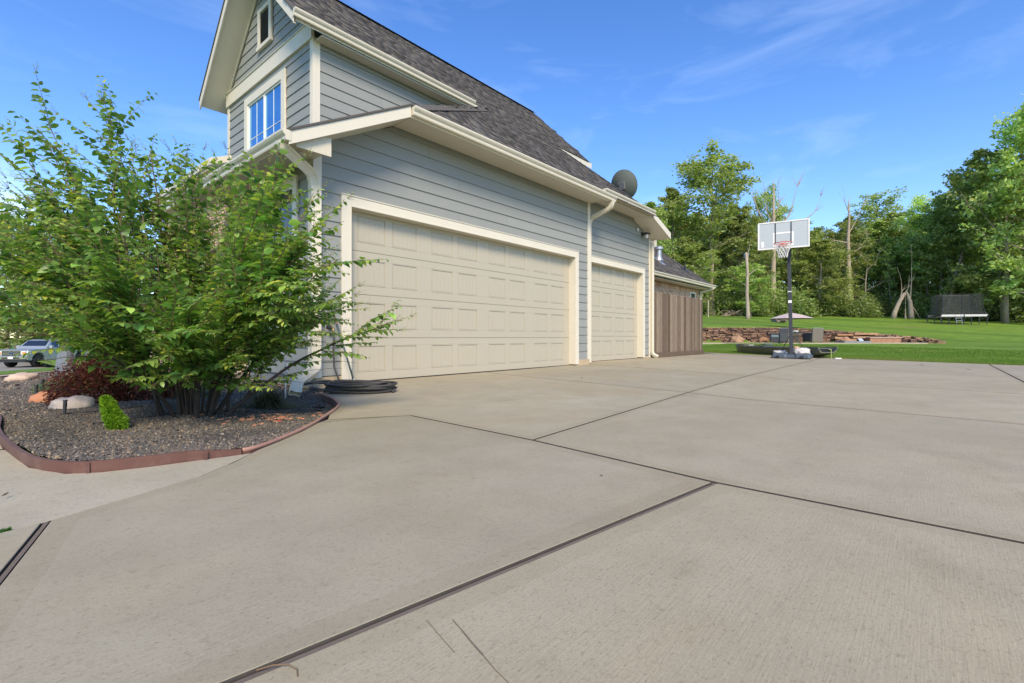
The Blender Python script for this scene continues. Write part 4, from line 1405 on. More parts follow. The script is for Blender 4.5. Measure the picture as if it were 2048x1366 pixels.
# ---- lights
fl = thing('flood_light', 'round security flood light under the front eave corner', 'light', (2.80, 5.84, 2.885))
m = MB(); m.lathe((0, 0, 0), [(.055, 0), (.055, -.035), (.02, -.045)], 20); m.build('base', M['white'], fl, autosmooth=True)
m = MB(); m.tube([(0, 0, -.03), (-.01, -.01, -.075), (.0, -.04, -.10)], .014, 8); m.tube([(.0, .03, -.11), (-.012, -.015, -.115), (-.03, -.055, -.12)], [.03, .058, .064], 18); m.tube([(-.02, .03, -.04), (.06, .06, -.06)], [.02, .028], 8)
m.build('housing', M['black'], fl, autosmooth=True)
m = MB(); m.tube([(-.028, -.05, -.119), (-.034, -.064, -.1215)], [.048, .046], 18); m.build('lens', M['white'], fl)
wl_ = thing('wall_lamp', 'dark bronze jar wall lamp high beside the narrow garage door', 'lamp', (12.55, 6.03, 3.50))
m = MB(); m.lathe((0, 0, 0), [(.055, .0), (.055, -.02), (.03, -.03)], 16, axis='Y'); m.tube([(0, -.02, 0), (0, -.09, .03), (0, -.13, 0)], .012, 8); m.lathe((0, -.13, 0), [(.035, .03), (.06, 0), (.058, -.03)], 16)
m.build('bracket', M['black'], wl_, autosmooth=True)
m = MB(); m.lathe((0, -.13, 0), [(.045, -.03), (.055, -.06), (.05, -.12), (.03, -.14)], 16); m.build('jar', glass_mat('jar glass', (.5, .5, .47), .1), wl_, smooth=True)
m = MB(); m.tube([(0, -.13, .02), (.15, -.13, .03), (.19, -.13, .03)], [.02, .02, .03], 8); m.build('arm', M['black'], wl_)
sn = MB(); sn.box(12.21, 12.27, 5.99, 6.03, 3.53, 3.61)
tag(sn.build('door_sensor', M['white'], bevel=.006), 'small white sensor box on the siding left of the wall lamp'.replace(' left of', ' beside'), 'sensor')

# ---- hose bib, hose, coil
M['hose'] = simple('black rubber hose', (.045, .043, .040), .55, var=.35, vscale=18, dirt=.3, dirtcol=(.12, .11, .09))
M['brass'] = simple('dull brass', (.38, .29, .12), .4, metal=.8, var=.2)
bib = thing('hose_bib', 'brass hose tap with a black timer on the siding by the wide door', 'tap', (3.21, 5.90, .755))
m = MB(); m.lathe((0, 0, 0), [(.028, 0), (.028, -.01)], 14, axis='Y'); m.tube([(0, 0, 0), (0, -.07, 0), (0, -.10, -.03), (0, -.10, -.06)], .013, 10); m.build('spout', M['brass'], bib, smooth=True)
m = MB(); m.lathe((0, -.06, 0), [(.006, 0), (.006, .045), (.026, .05), (.026, .058)], 12); m.build('handle', M['brass'], bib)
m = MB(); m.tube([(-.03, -.08, .0), (-.075, -.08, .005)], [.03, .026], 12); m.build('timer', M['black'], bib)
hose = thing('garden_hose', 'black garden hose hanging from the tap and coiled flat on the driveway', 'hose', (3.05, 5.0, 0))
o0 = Vector((3.05, 5.0, 0))
m = MB(); m.tube([Vector(p) - o0 for p in [(3.21, 5.80, .70), (3.215, 5.79, .60), (3.205, 5.79, .45), (3.21, 5.78, .25), (3.22, 5.66, .06), (3.2, 5.50, .03), (3.12, 5.42, .025)]], .0125, 8)
m.build('drop', M['hose'], hose, smooth=True)
rng = random.Random(3)
path = []
turns = 9
for k in range(turns * 22):
    t = k / 22
    a = 2 * math.pi * t
    w = .355 + .035 * math.sin(t * 2.1) + .02 * rng.random()
    d = .235 + .03 * math.cos(t * 1.7)
    ang = R(-50 + 10 * math.sin(t * 1.3))
    cx = .03 * math.sin(t * 2.9); cy = .03 * math.cos(t * 2.1)
    px_, py_ = math.cos(a) * w + cx, math.sin(a) * d + cy
    lay = .016 + .0165 * (t / 1.5) + .008 * math.sin(a * 2 + t)
    path.append(Vector((.02 + px_ * math.cos(ang) - py_ * math.sin(ang), -.05 + px_ * math.sin(ang) + py_ * math.cos(ang), max(.0135, lay))))
sm_ = []
for i in range(len(path)):
    q = path[max(0, i - 1)] + path[i] + path[min(len(path) - 1, i + 1)]
    sm_.append(q / 3)
m = MB(); m.tube(sm_, .0150, 8); m.build('coil', M['hose'], hose, smooth=True)
m = MB()
lp = [Vector((-.30 + .16 * math.cos(a), .28 + .09 * math.sin(a), .11 + .012 * math.sin(a * 2))) for a in np.linspace(0, 2 * math.pi, 26)]
m.tube(lp, .0115, 8); m.tube([(-.25, .34, .10), (.0, .1, .115), (.22, -.2, .10), (.30, -.36, .05), (.20, -.42, .014)], .0125, 8)
m.build('loose_loop', M['hose'], hose, smooth=True)
br = thing('squeegee', 'long dark handled floor squeegee leaning on the door casing', 'squeegee', (3.42, 5.55, .0))
m = MB(); m.tube([(-.01, .09, .05), (-.14, .32, .86)], .012, 10); m.build('handle', simple('dark green handle', (.06, .09, .10), .4), br, smooth=True)
m = MB(); m.tube([(-.13, .302, .80), (-.147, .333, .90)], .016, 10); m.build('grip', M['fence'], br)
m = MB(); m.obox((0, .07, .035), (.15, .0, 0), (0, .02, 0), (0, 0, .012)); m.tube([(-.002, .075, .04), (-.012, .093, .09)], .015, 8); m.build('head', M['flashing'], br)
m = MB(); m.obox((0, .065, .012), (.15, 0, 0), (0, .006, 0), (0, 0, .012)); m.build('blade', M['black'], br)

# ---- basketball hoop
M['hoop_metal'] = simple('charcoal powder coat', (.030, .034, .040), .45, var=.15)
M['hoop_base'] = simple('blue grey moulded plastic', (.070, .092, .118), .55, var=.2, vscale=4, bscale=30, bstr=.2)
M['red'] = simple('orange red rim paint', (.52, .075, .045), .4)
M['net'] = simple('white nylon net', (.78, .78, .75), .8)
bm, nt, p_ = new_mat('clear acrylic backboard')
p_.inputs['Base Color'].default_value = (.55, .60, .62, 1); p_.inputs['Roughness'].default_value = .25
tr = nt.nodes.new('ShaderNodeBsdfTransparent'); tr.inputs['Color'].default_value = (.85, .9, .92, 1)
mx = nt.nodes.new('ShaderNodeMixShader'); mx.inputs[0].default_value = .78
nt.links.new(tr.outputs[0], mx.inputs[1]); nt.links.new(p_.outputs[0], mx.inputs[2]); nt.links.new(mx.outputs[0], nt.nodes['Material Output'].inputs['Surface'])
M['acrylic'] = bm
base_p = at(14.1, 8.16)
hoop = thing('basketball_hoop', 'portable basketball hoop with clear backboard at the driveway edge', 'basketball hoop', base_p)
def dirv(f, r): return Vector((f * CV + r * SV, f * SV - r * CV, 0))
bdir = dirv(-.502, .865).normalized(); bn = dirv(-.865, -.502).normalized()      # board width, face normal toward the court
up = Vector((0, 0, 1))
bc = at(14.0, 7.86, 3.60) - base_p
BW, BH = .655, .40
m = MB(); m.obox(bc, bdir * (BW - .03), up * (BH - .03), bn * .004); m.build('backboard', M['acrylic'], hoop)
m = MB()
for sx in (-1, 1): m.obox(bc + bdir * sx * (BW - .018), bdir * .018, up * BH, bn * .016)
for sz in (-1, 1): m.obox(bc + up * sz * (BH - .018), bdir * (BW - .036), up * .018, bn * .016)
m.build('board_frame', M['white'], hoop, bevel=.004)
m = MB(); sc_ = bc - up * .125 + bn * .0065
for sx in (-1, 1): m.obox(sc_ + bdir * sx * .235, bdir * .027, up * .205, bn * .0015)
for sz in (-1, 1): m.obox(sc_ + up * sz * .182, bdir * .208, up * .022, bn * .0015)
m.build('target_square', M['white'], hoop)
for sx in (-.20, .20):
    m = MB(); m.obox(bc + bdir * sx + up * .03 + bn * .010, bdir * .014, up * .32, bn * .003); m.build('board_rail', M['hoop_metal'], hoop)
m = MB(); m.obox(bc - bdir * .53 - up * .24 + bn * .006, bdir * .035, up * .085, bn * .001); m.build('sticker', M['white'], hoop)
rc = bc + bn * .36 - up * .30
m = MB(); m.tube([rc + (bdir * math.cos(a) + bn * math.sin(a)) * .228 for a in np.linspace(0, 2 * math.pi, 37)], .010, 8, caps=False)
m.obox(rc - bn * .295 + up * 0.0, bdir * .09, up * .045, bn * .06)
for sx in (-1, 1): m.tube([rc - bn * .30 + bdir * sx * .08 - up * .05, rc - bn * .10 + bdir * sx * .2], .007, 6)
m.build('rim', M['red'], hoop, smooth=False)
m = MB()
nn = 12
def netp(i, k):      # k row 0..5
    r_ = [.225, .205, .175, .145, .12, .115][k]; z = [-.01, -.08, -.16, -.24, -.32, -.41][k]
    a = 2 * math.pi * (i + .5 * (k % 2)) / nn
    return rc + (bdir * math.cos(a) + bn * math.sin(a)) * r_ + up * z
for k in range(5):
    for i in range(nn):
        a = netp(i, k)
        for j in ((i, i - 1) if k % 2 == 0 else (i, i + 1)):
            m.tube([a, netp(j, k + 1)], .0055, 4, caps=False)
m.build('net', M['net'], hoop)
m = MB(); top = at(14.3, 8.19, 3.06) - base_p
q4 = [bdir * a * .050 + bn * b * .060 for a, b in ((-1, -1), (1, -1), (1, 1), (-1, 1))]
m.hexa([Vector((0, 0, .12)) + q for q in q4] + [Vector((top.x, top.y, 3.14)) + q for q in q4])
# slight lean of the pole toward the board
m.build('pole', M['hoop_metal'], hoop, bevel=.008)
m = MB()
for sx in (-.06, .06):
    m.tube([top + bdir * sx - up * .02, bc - bn * .03 + bdir * sx - up * .30], .018, 6)
    m.tube([top + bdir * sx + up * .10, bc - bn * .03 + bdir * sx + up * .02], .018, 6)
m.obox(top + up * .04, bdir * .075, up * .10, bn * .085)
m.build('lift_arm', M['hoop_metal'], hoop)
m = MB(); m.tube([top + up * .02 - bn * .08, top - up * .14 - bn * .20, top - up * .30 - bn * .24], .015, 6); m.tube([top - up * .12, top - up * .22 + bn * .16], .015, 6); m.build('lever', M['hoop_metal'], hoop)
for z, h, wd in ((1.93, .055, .046), (1.60, .115, .046), (1.24, .030, .02), (.78, .012, .014)):
    m = MB(); m.obox(Vector((top.x * z / 3.1, top.y * z / 3.1, z)) , bdir * wd, up * h, bn * .0625)
    m.build('label_plate', M['white'], hoop)
hoop_pole_xy = Vector((top.x, top.y, 0))
# base tank, wheels, braces
bx_, by_ = dirv(-.62, .78).normalized(), dirv(.78, .62).normalized()
m = MB(); prof = [(0, 0), (0, .10), (.06, .16), (.30, .17), (.62, .15), (1.15, .13), (1.22, .09), (1.22, 0)]
ctr = -by_ * .22
vs = []; n = len(prof)
for sx, k in ((-.50, .6), (-.44, 1.0), (-.15, 1.04), (-.10, .80), (.10, .80), (.15, 1.04), (.44, 1.0), (.50, .6)):
    for a, b in prof:
        aa = a if k > .9 else a * .97 + .02
        vs.append(ctr + bx_ * (sx * (1 if a < .7 else .86)) + by_ * aa + up * (max(.012, b * k) if b else .012))
fs = [(i * n + k, (i + 1) * n + k, (i + 1) * n + (k + 1) % n, i * n + (k + 1) % n) for i in range(7) for k in range(n)]
fs += [tuple(range(n)), tuple(7 * n + k for k in range(n - 1, -1, -1))]
m.add(vs, fs); m.build('base_tank', M['hoop_base'], hoop, bevel=.02, autosmooth=False)
for sx in (-.32, .30):
    m = MB(); wc = ctr + bx_ * sx - by_ * .015 + up * .055
    m.tube([wc - bx_ * .03, wc + bx_ * .03], .05, 16); m.build('wheel', M['black'], hoop)
for sx, a in ((-.36, .55), (.40, .80)):
    m = MB(); m.tube([Vector((top.x * .25, top.y * .25, .74)), ctr + bx_ * sx * .95 + by_ * a + up * .15], .011, 6); m.build('brace', M['hoop_metal'], hoop)
# weight bags on the base
M['bag'] = simple('white woven bag', (.60, .58, .54), .8, var=.2, vscale=9, bscale=28, bstr=.7, bdist=.02)
M['bag_tan'] = simple('tan clay bag', (.50, .30, .16), .8, var=.2, vscale=9)
def blob(name, label, cat, c, sx, sy, sz, mat, seed, rz=0, group=None, amp=.18, fq=2.6, flat=.5):
    root = MB(); vs, fs = [], []
    NU, NV = 22, 12
    for j in range(NV + 1):
        ph = math.pi * j / NV
        for i in range(NU):
            th = 2 * math.pi * i / NU
            v = Vector((math.sin(ph) * math.cos(th), math.sin(ph) * math.sin(th), math.cos(ph)))
            q = 1 + amp * noise.noise(v * fq + Vector((seed * 3.1, seed, 0))) * 2 + amp * .4 * noise.noise(v * fq * 3 + Vector((seed, 0, 9))) * 2
            e = Vector((math.copysign(abs(v.x) ** .8, v.x) * sx, math.copysign(abs(v.y) ** .8, v.y) * sy, math.copysign(abs(v.z) ** .9, v.z) * sz)) * q
            if e.z < -sz * flat: e.z = -sz * flat
            vs.append(e + Vector((0, 0, sz * flat)))
    for j in range(NV):
        for i in range(NU):
            fs.append((j * NU + i, (j + 1) * NU + i, (j + 1) * NU + (i + 1) % NU, j * NU + (i + 1) % NU))
    root.add(vs, fs)
    o = root.build(name, mat, smooth=True)
    o.location = c; o.rotation_euler = (0, 0, rz)
    return tag(o, label, cat, group)
def bp(a, b, z): return base_p + ctr + bx_ * a + by_ * b + up * z
ra = math.atan2(by_.y, by_.x)
blob('weight_bag', 'crumpled white bag heaped highest on the hoop base', 'bag', bp(.16, .72, .13), .34, .24, .12, M['bag'], 1, ra)
blob('weight_bag', 'low white bag draped over the corner of the hoop base', 'bag', bp(.22, .35, .14), .22, .18, .07, M['bag'], 2, ra + .7)
blob('weight_bag', 'small white bag behind the thin brace of the hoop', 'bag', bp(-.34, .50, .13), .16, .18, .07, M['bag'], 3, ra)
blob('clay_pot', 'rounded tan bundle standing just behind the hoop pole', 'bundle', bp(.02, 1.0, .12), .10, .10, .16, M['bag_tan'], 4, ra, amp=.05)

# ---- small boat on the grass edge
M['boat'] = simple('olive green boat hull', (.110, .120, .085), .5, var=.12, vscale=3, dirt=.2)
M['boat_rim'] = simple('dark green rubbing strip', (.065, .075, .062), .6)
p0, p1 = Vector((20.25, 5.72, .03)), Vector((17.05, 2.26, .03))
bd = (p1 - p0); BL = bd.length; bd.normalize(); bs = Vector((-bd.y, bd.x, 0))
boat = thing('small_boat', 'olive green flat-bottomed boat lying on the grass behind the basketball hoop', 'boat', p0)
def hull_ring(t):
    w = .42 * (1 - max(0, (.22 - t) / .22) ** 2.2) * (1 - .25 * max(0, (t - .8) / .2) ** 2); w = max(w, .02)
    hh = .27 + .05 * (2 * t - 1) ** 2 + .03 * max(0, .2 - t) * 5
    rise = .14 * max(0, (.16 - t) / .16) ** 1.5 + .13 * max(0, (t - .88) / .12) ** 1.3
    c = bd * (t * BL)
    return [c + bs * a * w + up * z for a, z in ((-1, hh), (-1.0, hh - .05), (-.80, rise + .02), (-.6, rise), (.6, rise), (.80, rise + .02), (1.0, hh - .05), (1, hh), (.93, hh), (.90, hh - .08), (.6, rise + .03), (-.6, rise + .03), (-.90, hh - .08), (-.93, hh))]
m = MB(); vs = []; ts = np.linspace(0, 1, 25)
for t in ts: vs += hull_ring(t)
n = 14
fs = [(i * n + k, (i + 1) * n + k, (i + 1) * n + (k + 1) % n, i * n + (k + 1) % n) for i in range(24) for k in range(n)]
fs += [tuple(range(n)), tuple(24 * n + k for k in range(n - 1, -1, -1))]
m.add(vs, fs); m.build('hull', M['boat'], boat, autosmooth=True)
m = MB()
for s in (-1, 1):
    m.tube([hull_ring(t)[0 if s < 0 else 7] - up * .03 for t in ts], .018, 6)
m.build('rubbing_strip', M['boat_rim'], boat)
for t in (.08, .55, .90):
    m = MB(); m.obox(bd * (BL * t) + up * .26, bd * (.30 if t > .1 else .25), bs * (.30 if t > .1 else .12), up * .012)
    m.build('deck', M['boat'], boat)
m = MB(); c = bd * (BL * .38) + up * .28
m.obox(c, bd * .16, bs * .18, up * .02); m.obox(c + bd * .10 + up * .07, bd * .12, bs * .17, up * .018); m.tube([c - bd * .02, c + bd * .02 + up * .10], .015, 6)
m.build('folded_seat', M['hoop_base'], boat, bevel=.01)
m = MB(); c = bd * (BL * .17) + up * .305
m.obox(c, bd * .16, bs * .10, up * .006); m.build('registration_panel', M['white'], boat)
stk = MB(); sp = Vector((16.92, 2.16, 0))
stk.tube([sp, sp + Vector((.02, .0, .27))], .008, 6); stk.tube([sp + Vector((.02, 0, .26)), sp + Vector((-.03, .06, .27))], .007, 6)
tag(stk.build('garden_stake', simple('yellow green stake', (.45, .52, .16), .5)), 'thin yellow green stake upright at the end of the boat', 'stake')
blk = MB(); blk.obox((16.78, 1.98, .016), (.04, -.07, 0), (.03, .02, 0), (0, 0, .014))
tag(blk.build('splash_block', M['white'], bevel=.004), 'short pale block lying on the slab edge by the boat end', 'block')
pip = MB(); pip.tube([(17.35, 6.35, .075), (18.1, 5.9, .02), (18.35, 5.72, .012)], .022, 8)
tag(pip.build('drain_pipe', M['black']), 'black pipe end lying on the grass beside the wooden fence', 'pipe')

# ---- back patio and stone wall
patio_pts = [(f, r) for f, r in ((28.6, 8), (28.6, 17), (28.4, 22), (28.6, 24.6), (30.4, 25.6), (30.6, 8))]
m = MB(); P = [at(f, r, .30) for f, r in patio_pts]; m.slab(P, .2, 0, 0)
tag(m.build('patio', M['walk']), kind='structure')
rng = random.Random(21)
def stone_mesh(seed, mat):
    rg = random.Random(seed)
    v = []
    for z in (-.5, .5):
        for a, b in ((-.5, -.5), (0, -.56), (.5, -.5), (.5, .5), (-.5, .5)):
            v.append((a * (1 + rg.uniform(-.14, .06)), b * (1 + rg.uniform(-.3, .25)), z * (1 + rg.uniform(-.25, .1)) + a * rg.uniform(-.15, .15)))
    m = MB(); m.add(v, [(4, 3, 2, 1, 0), (5, 6, 7, 8, 9)] + [(i, (i + 1) % 5, 5 + (i + 1) % 5, 5 + i) for i in range(5)])
    return m.mesh('stone', mat)
ST = [stone_mesh(s, M['stone']) for s in range(9)]
wall = thing('retaining_wall', 'dry-stacked brown ledge stone retaining wall cut into the back lawn', 'wall', at(30.6, 12, .27))
w0 = at(30.6, 12, .27)
rt = lambda r: float(np.interp(r, [6, 12, 17.2, 21.3, 24.1, 25.5, 26.2, 26.5], [1.28, 1.26, 1.26, 1.02, .80, .62, .46, .40]))
st_list = []
rpos_f = lambda r: 30.52 - (max(0, r - 23.5) * .35)
z = .24
row = 0
while z < 1.30:
    h = rng.uniform(.07, .125)
    r = 8.0 + rng.random() * .3
    while r < 26.3:
        w = rng.uniform(.16, .58)
        tp = rt(r + w / 2)
        if z + h * .45 < tp:
            hh = min(h, max(.05, tp - z)) * rng.uniform(.82, 1.0)
            st_list.append((r + w / 2, z + hh / 2, w * .96, hh * .92, rng.uniform(-.09, .07), rng.uniform(-.08, .08)))
        r += w
    z += h * .97; row += 1
st_list.sort(key=lambda s: (s[0] < 11.4, rng.random()))
for i, (r, z, w, h, dj, az) in enumerate(st_list[:300]):
    o = link('stone', ST[i % 9], wall)
    o.location = at(rpos_f(r) + dj, r, z) - w0
    o.rotation_euler = (0, 0, VIEW - R(90) + az)
    o.scale = (w, .30, h)
V, F, T = [], [], []
k = 0
for i, (r, z, w, h, dj, az) in enumerate(st_list[300:]):
    c_, s_ = math.cos(VIEW - R(90) + az), math.sin(VIEW - R(90) + az)
    b = np.array([(-.5, -.5, -.5), (.5, -.5, -.5), (.5, .5, -.5), (-.5, .5, -.5), (-.48, -.46, .5), (.47, -.5, .46), (.5, .5, .5), (-.5, .5, .47)]) * [w, .30, h]
    b[:, :2] = np.stack([b[:, 0] * c_ - b[:, 1] * s_, b[:, 0] * s_ + b[:, 1] * c_], -1)
    V.append(b + np.array(at(rpos_f(r) + dj, r, z) - w0)); F.append(HF + 8 * k); T += [rng.random()] * 6; k += 1
if V:
    o = link('stonework', mesh_np('stonework', np.concatenate(V), np.concatenate(F), M['stone'], tone=T), wall); o['kind'] = 'stuff'
m = MB(); P = []
for r in np.arange(8, 26.6, .6): P.append((at(rpos_f(r) + .14, r, .1) - w0, at(rpos_f(r) + .14, r, rt(r) - .03) - w0))
for (a, b), (c, d) in zip(P, P[1:]): m.add([a, c, d, b], [(0, 1, 2, 3)])
m.build('backing', M['soil'], wall)
m = MB()
for r in np.arange(20.5, 26.4, .5):
    f0 = rpos_f(r) - .22 ; 
    m.obox(at(f0, r + .25, .30 + max(0, r - 24) * .05), dirv(-.35 if r > 23.4 else 0, 1).normalized() * .26, dirv(1, 0) * .07, up * .035)
m.build('border_stone', M['rock_pink'], wall, bevel=.01)

B_names = [('boulder', 'dark split orange boulder at the wall foot beside the fence end', 14.0, 30.0, .40, .28, .26, 5), ('boulder', 'orange boulder midway between the fence and the wicker chair', 15.6, 30.0, .30, .22, .20, 6),
           ('boulder', 'pale grey holed boulder at the wall foot', 16.6, 30.05, .24, .2, .24, 7), ('boulder', 'long orange boulder touching the dark wicker chair', 17.2, 30.0, .38, .22, .21, 8),
           ('boulder', 'flat orange boulder below the pond cascade', 20.6, 30.0, .34, .3, .24, 9)]
for nm, lb, r, f, a, b, c_, sd in B_names:
    blob(nm, lb, 'boulder', at(f, r, .28), a, b, c_, M['rock_pink'] if sd == 7 else M['boulder'], sd, VIEW - R(90) + .2, 'boulders along the wall foot', amp=.28, fq=1.8)
# cascade slabs, pond, stone seat
cas = thing('rock_cascade', 'stepped flat stone cascade above the little pond', 'waterfall', at(30.2, 20.9, .28))
for k, (r, z, w, d, t) in enumerate(((20.9, .78, .75, .5, .06), (21.6, .62, .55, .5, .06), (20.5, .60, .45, .4, .07), (21.2, .46, .5, .45, .07), (22.0, .84, .8, .5, .06), (22.3, .50, .3, .4, .10))):
    m = MB(); m.obox(at(30.25 - .1 * (k % 2), r, z) - at(30.2, 20.9, .28), dirv(.1, 1).normalized() * w, dirv(1, 0) * d * .6, up * t)
    m.build('step_stone', M['boulder'], cas, bevel=.02)
m = MB(); q = at(30.2, 20.9, .28)
m.add([at(29.85, 21.35, .56) - q, at(29.85, 21.62, .56) - q, at(29.6, 21.62, .36) - q, at(29.6, 21.35, .36) - q], [(0, 1, 2, 3)])
m.build('falling_water', glass_mat('falling water', (.45, .50, .55), .15), cas)
m = MB(); m.slab([at(29.85, 19.9, .40), at(29.85, 21.8, .40), at(28.9, 21.5, .40), at(28.9, 19.9, .40)], .12)
tag(m.build('pond', glass_mat('pond water', (.16, .20, .24), .08)), kind='structure')
seat = thing('stone_seat', 'low tan stone bench box with a flat top built against the wall', 'bench', at(29.9, 22.9, .28))
m = MB(); m.obox((0, 0, .16), dirv(0, 1) * .95, dirv(1, 0) * .3, up * .16); m.build('base', M['boulder'], seat, bevel=.01)
m = MB(); m.obox((0, 0, .345), dirv(0, 1) * 1.02, dirv(1, 0) * .36, up * .022); m.build('top', M['rock_pink'], seat, bevel=.008)

# wicker furniture
M['wicker'] = simple('grey brown wicker', (.165, .145, .125), .8, var=.35, vscale=30, bscale=60, bstr=.8, bdist=.01)
M['wicker_dark'] = simple('charcoal wicker', (.050, .055, .060), .8, var=.3, vscale=30)
M['cushion'] = simple('pale green cushion', (.42, .50, .44), .9)
M['teak'] = simple('brown wood', (.16, .09, .055), .7)
def wicker_chair(f, r, rz, label):
    ch = thing('wicker_chair', label, 'chair', at(f, r, .30), rz)
    m = MB()
    m.hexa([(-.36, .26, .06), (.36, .26, .06), (.36, .38, .06), (-.36, .38, .06), (-.37, .34, .86), (.37, .34, .86), (.37, .44, .86), (-.37, .44, .86)]); m.build('back', M['wicker'], ch, bevel=.02)
    for s in (-1, 1):
        m = MB(); m.box(.27 * s if s > 0 else -.38, .38 if s > 0 else -.27, -.36, .26, .06, .58); m.build('arm', M['wicker_dark'], ch, bevel=.02)
    m = MB(); m.box(-.27, .27, -.36, .26, .06, .32); m.build('seat', M['wicker'], ch)
    m = MB(); m.box(-.265, .265, -.36, .25, .321, .44); m.build('cushion', M['cushion'], ch, bevel=.03)
    m = MB(); m.box(-.34, .34, .38, .46, .865, .885); m.build('back_cushion', M['cushion'], ch, bevel=.008)
    for a, b in ((-.33, -.3), (.33, -.3), (-.33, .3), (.33, .3)):
        m = MB(); m.tube([(a, b, 0), (a, b, .06)], .02, 8); m.build('leg', M['black'], ch)
    return ch
wicker_chair(28.9, 16.85 - .85, VIEW - R(90) + R(-150 + 80), 'dark wicker armchair turned side-on behind the boat')
wicker_chair(29.0, 18.05, VIEW - R(90) + R(190), 'square wicker armchair seen from behind next to the pond')
tb = thing('fire_table', 'tapered grey wicker fire table topped with glass pieces', 'table', at(29.1, 16.9, .30))
m = MB(); m.hexa([(-.30, -.30, .02), (.30, -.30, .02), (.30, .30, .02), (-.30, .30, .02), (-.44, -.44, .60), (.44, -.44, .60), (.44, .44, .60), (-.44, .44, .60)]); m.build('base', M['wicker'], tb, bevel=.02)
m = MB(); m.box(-.46, .46, -.46, .46, .601, .64); m.build('top', M['wicker_dark'], tb, bevel=.01)
V = []; 
m = MB(); rg = random.Random(4)
for k in range(60): m.obox((rg.uniform(-.3, .3), rg.uniform(-.3, .3), .66 + rg.random() * .05), (.03, .01, 0), (-.01, .03, .01), (0, 0, .025))
o = m.build('fire_glass', glass_mat('pale glass chips', (.45, .55, .58), .1), tb); o['kind'] = 'stuff'
sl = thing('side_stool', 'small brown wooden stool just behind the hoop pole', 'stool', at(28.7, 17.0 - .05, .30))
m = MB(); m.box(-.16, .16, -.16, .16, .42, .45); m.build('seat', M['teak'], sl)
for a in (-.14, .14):
    for b in (-.14, .14):
        m = MB(); m.box(a - .02, a + .02, b - .02, b + .02, 0, .42); m.build('leg', M['teak'], sl)
um = thing('patio_umbrella', 'open pale pink patio umbrella directly behind the hoop pole', 'umbrella', at(31.9, 18.42, 0) + up * .0)
zc = .0
cu = 1.32
m = MB(); tip = Vector((0, 0, 2.26)); ring = [Vector((math.cos(a) * cu, math.sin(a) * cu, 1.86)) for a in np.linspace(0, 2 * math.pi, 9)[:-1]]
mid = [Vector((v.x * .5, v.y * .5, 2.09)) for v in ring]
vs = [tip] + mid + ring; fs = []
for k in range(8):
    j = (k + 1) % 8
    fs += [(0, 1 + k, 1 + j), (1 + k, 9 + k, 9 + j, 1 + j)]
m.add(vs, fs); vs2 = [v - Vector((0, 0, .012)) for v in vs]; m.add(vs2, [f[::-1] for f in fs])
m.build('canopy', simple('faded pink canvas', (.50, .415, .375), .9, var=.06), um)
for k in range(8):
    m = MB(); m.tube([tip - up * .03, mid[k] - up * .03, ring[k] - up * .02], .012, 5); m.build('rib', M['teak'], um)
m = MB(); m.tube([(0, 0, .25), (0, 0, 2.32)], .022, 8); m.build('pole', M['teak'], um)

# ---- trampoline
tg = lambda x, y: float(ground_right(x, y))
tc = Vector((61.1, -2.0, 0)); tc.z = tg(61.1, -2.0)
tr_ = thing('trampoline', 'large rectangular trampoline with a black safety net at the wood edge', 'trampoline', tc, math.atan2(-3.89, 2.04))
M['tr_net'], nt, p_ = new_mat('black safety net')
p_.inputs['Base Color'].default_value = (.05, .055, .055, 1); p_.inputs['Roughness'].default_value = .9
t_ = nt.nodes.new('ShaderNodeBsdfTransparent'); mx = nt.nodes.new('ShaderNodeMixShader'); mx.inputs[0].default_value = .34
nt.links.new(t_.outputs[0], mx.inputs[1]); nt.links.new(p_.outputs[0], mx.inputs[2]); nt.links.new(mx.outputs[0], nt.nodes['Material Output'].inputs['Surface'])
TX, TY = 1.80, 1.05
m = MB(); m.box(-TX + .3, TX - .3, -TY + .3, TY - .3, .80, .812); m.build('mat', M['black'], tr_)
m = MB()
for q in ((-TX, TX, -TY, -TY + .06), (-TX, TX, TY - .06, TY), (-TX, -TX + .06, -TY + .06, TY - .06), (TX - .06, TX, -TY + .06, TY - .06)): m.box(*q, .72, .78)
m.build('frame', M['hoop_metal'], tr_)
m = MB(); nst = 44
for k in range(nst):      # slanting spring rods give the striped skirt
    x = -TX + .02 + k * (2 * TX - .1) / nst
    for y, s in ((-TY - .003, 1), (TY + .003, 1)):
        m.add([(x, y, .66), (x + .055, y, .66), (x + .155, y, .84), (x + .10, y, .84)], [(0, 1, 2, 3)])
m.build('spring_rods', M['white'], tr_)['kind'] = 'stuff'
m = MB(); m.box(-TX, TX, -TY, -TY + .004, .64, .72); m.box(-TX, TX, -TY + .001, -TY + .004, .78, .85); m.build('skirt', M['black'], tr_)
for k, x in enumerate(np.linspace(-TX + .05, TX - .05, 7)):
    for y in (-TY + .03, TY - .03):
        m = MB(); m.tube([(x, y, -.1), (x, y, .72)], .03, 6); m.build('leg', M['hoop_metal'], tr_)
m = MB(); vs = []; hs = [(.80, 0), (.95, -.14), (1.2, -.24), (1.6, -.30), (2.1, -.32), (2.70, -.32)]
ringp = [(-1, -1), (-.5, -1), (0, -1), (.5, -1), (1, -1), (1, 0), (1, 1), (.5, 1), (0, 1), (-.5, 1), (-1, 1), (-1, 0)]
for h, o_ in hs:
    for a, b in ringp: vs.append((a * (TX + o_), b * (TY + o_ * .8), h + (.04 * math.sin(a * 9) if h > 2.5 else 0)))
m.add(vs, [(i * 12 + k, i * 12 + (k + 1) % 12, (i + 1) * 12 + (k + 1) % 12, (i + 1) * 12 + k) for i in range(5) for k in range(12)])
m.build('net', M['tr_net'], tr_, smooth=False)
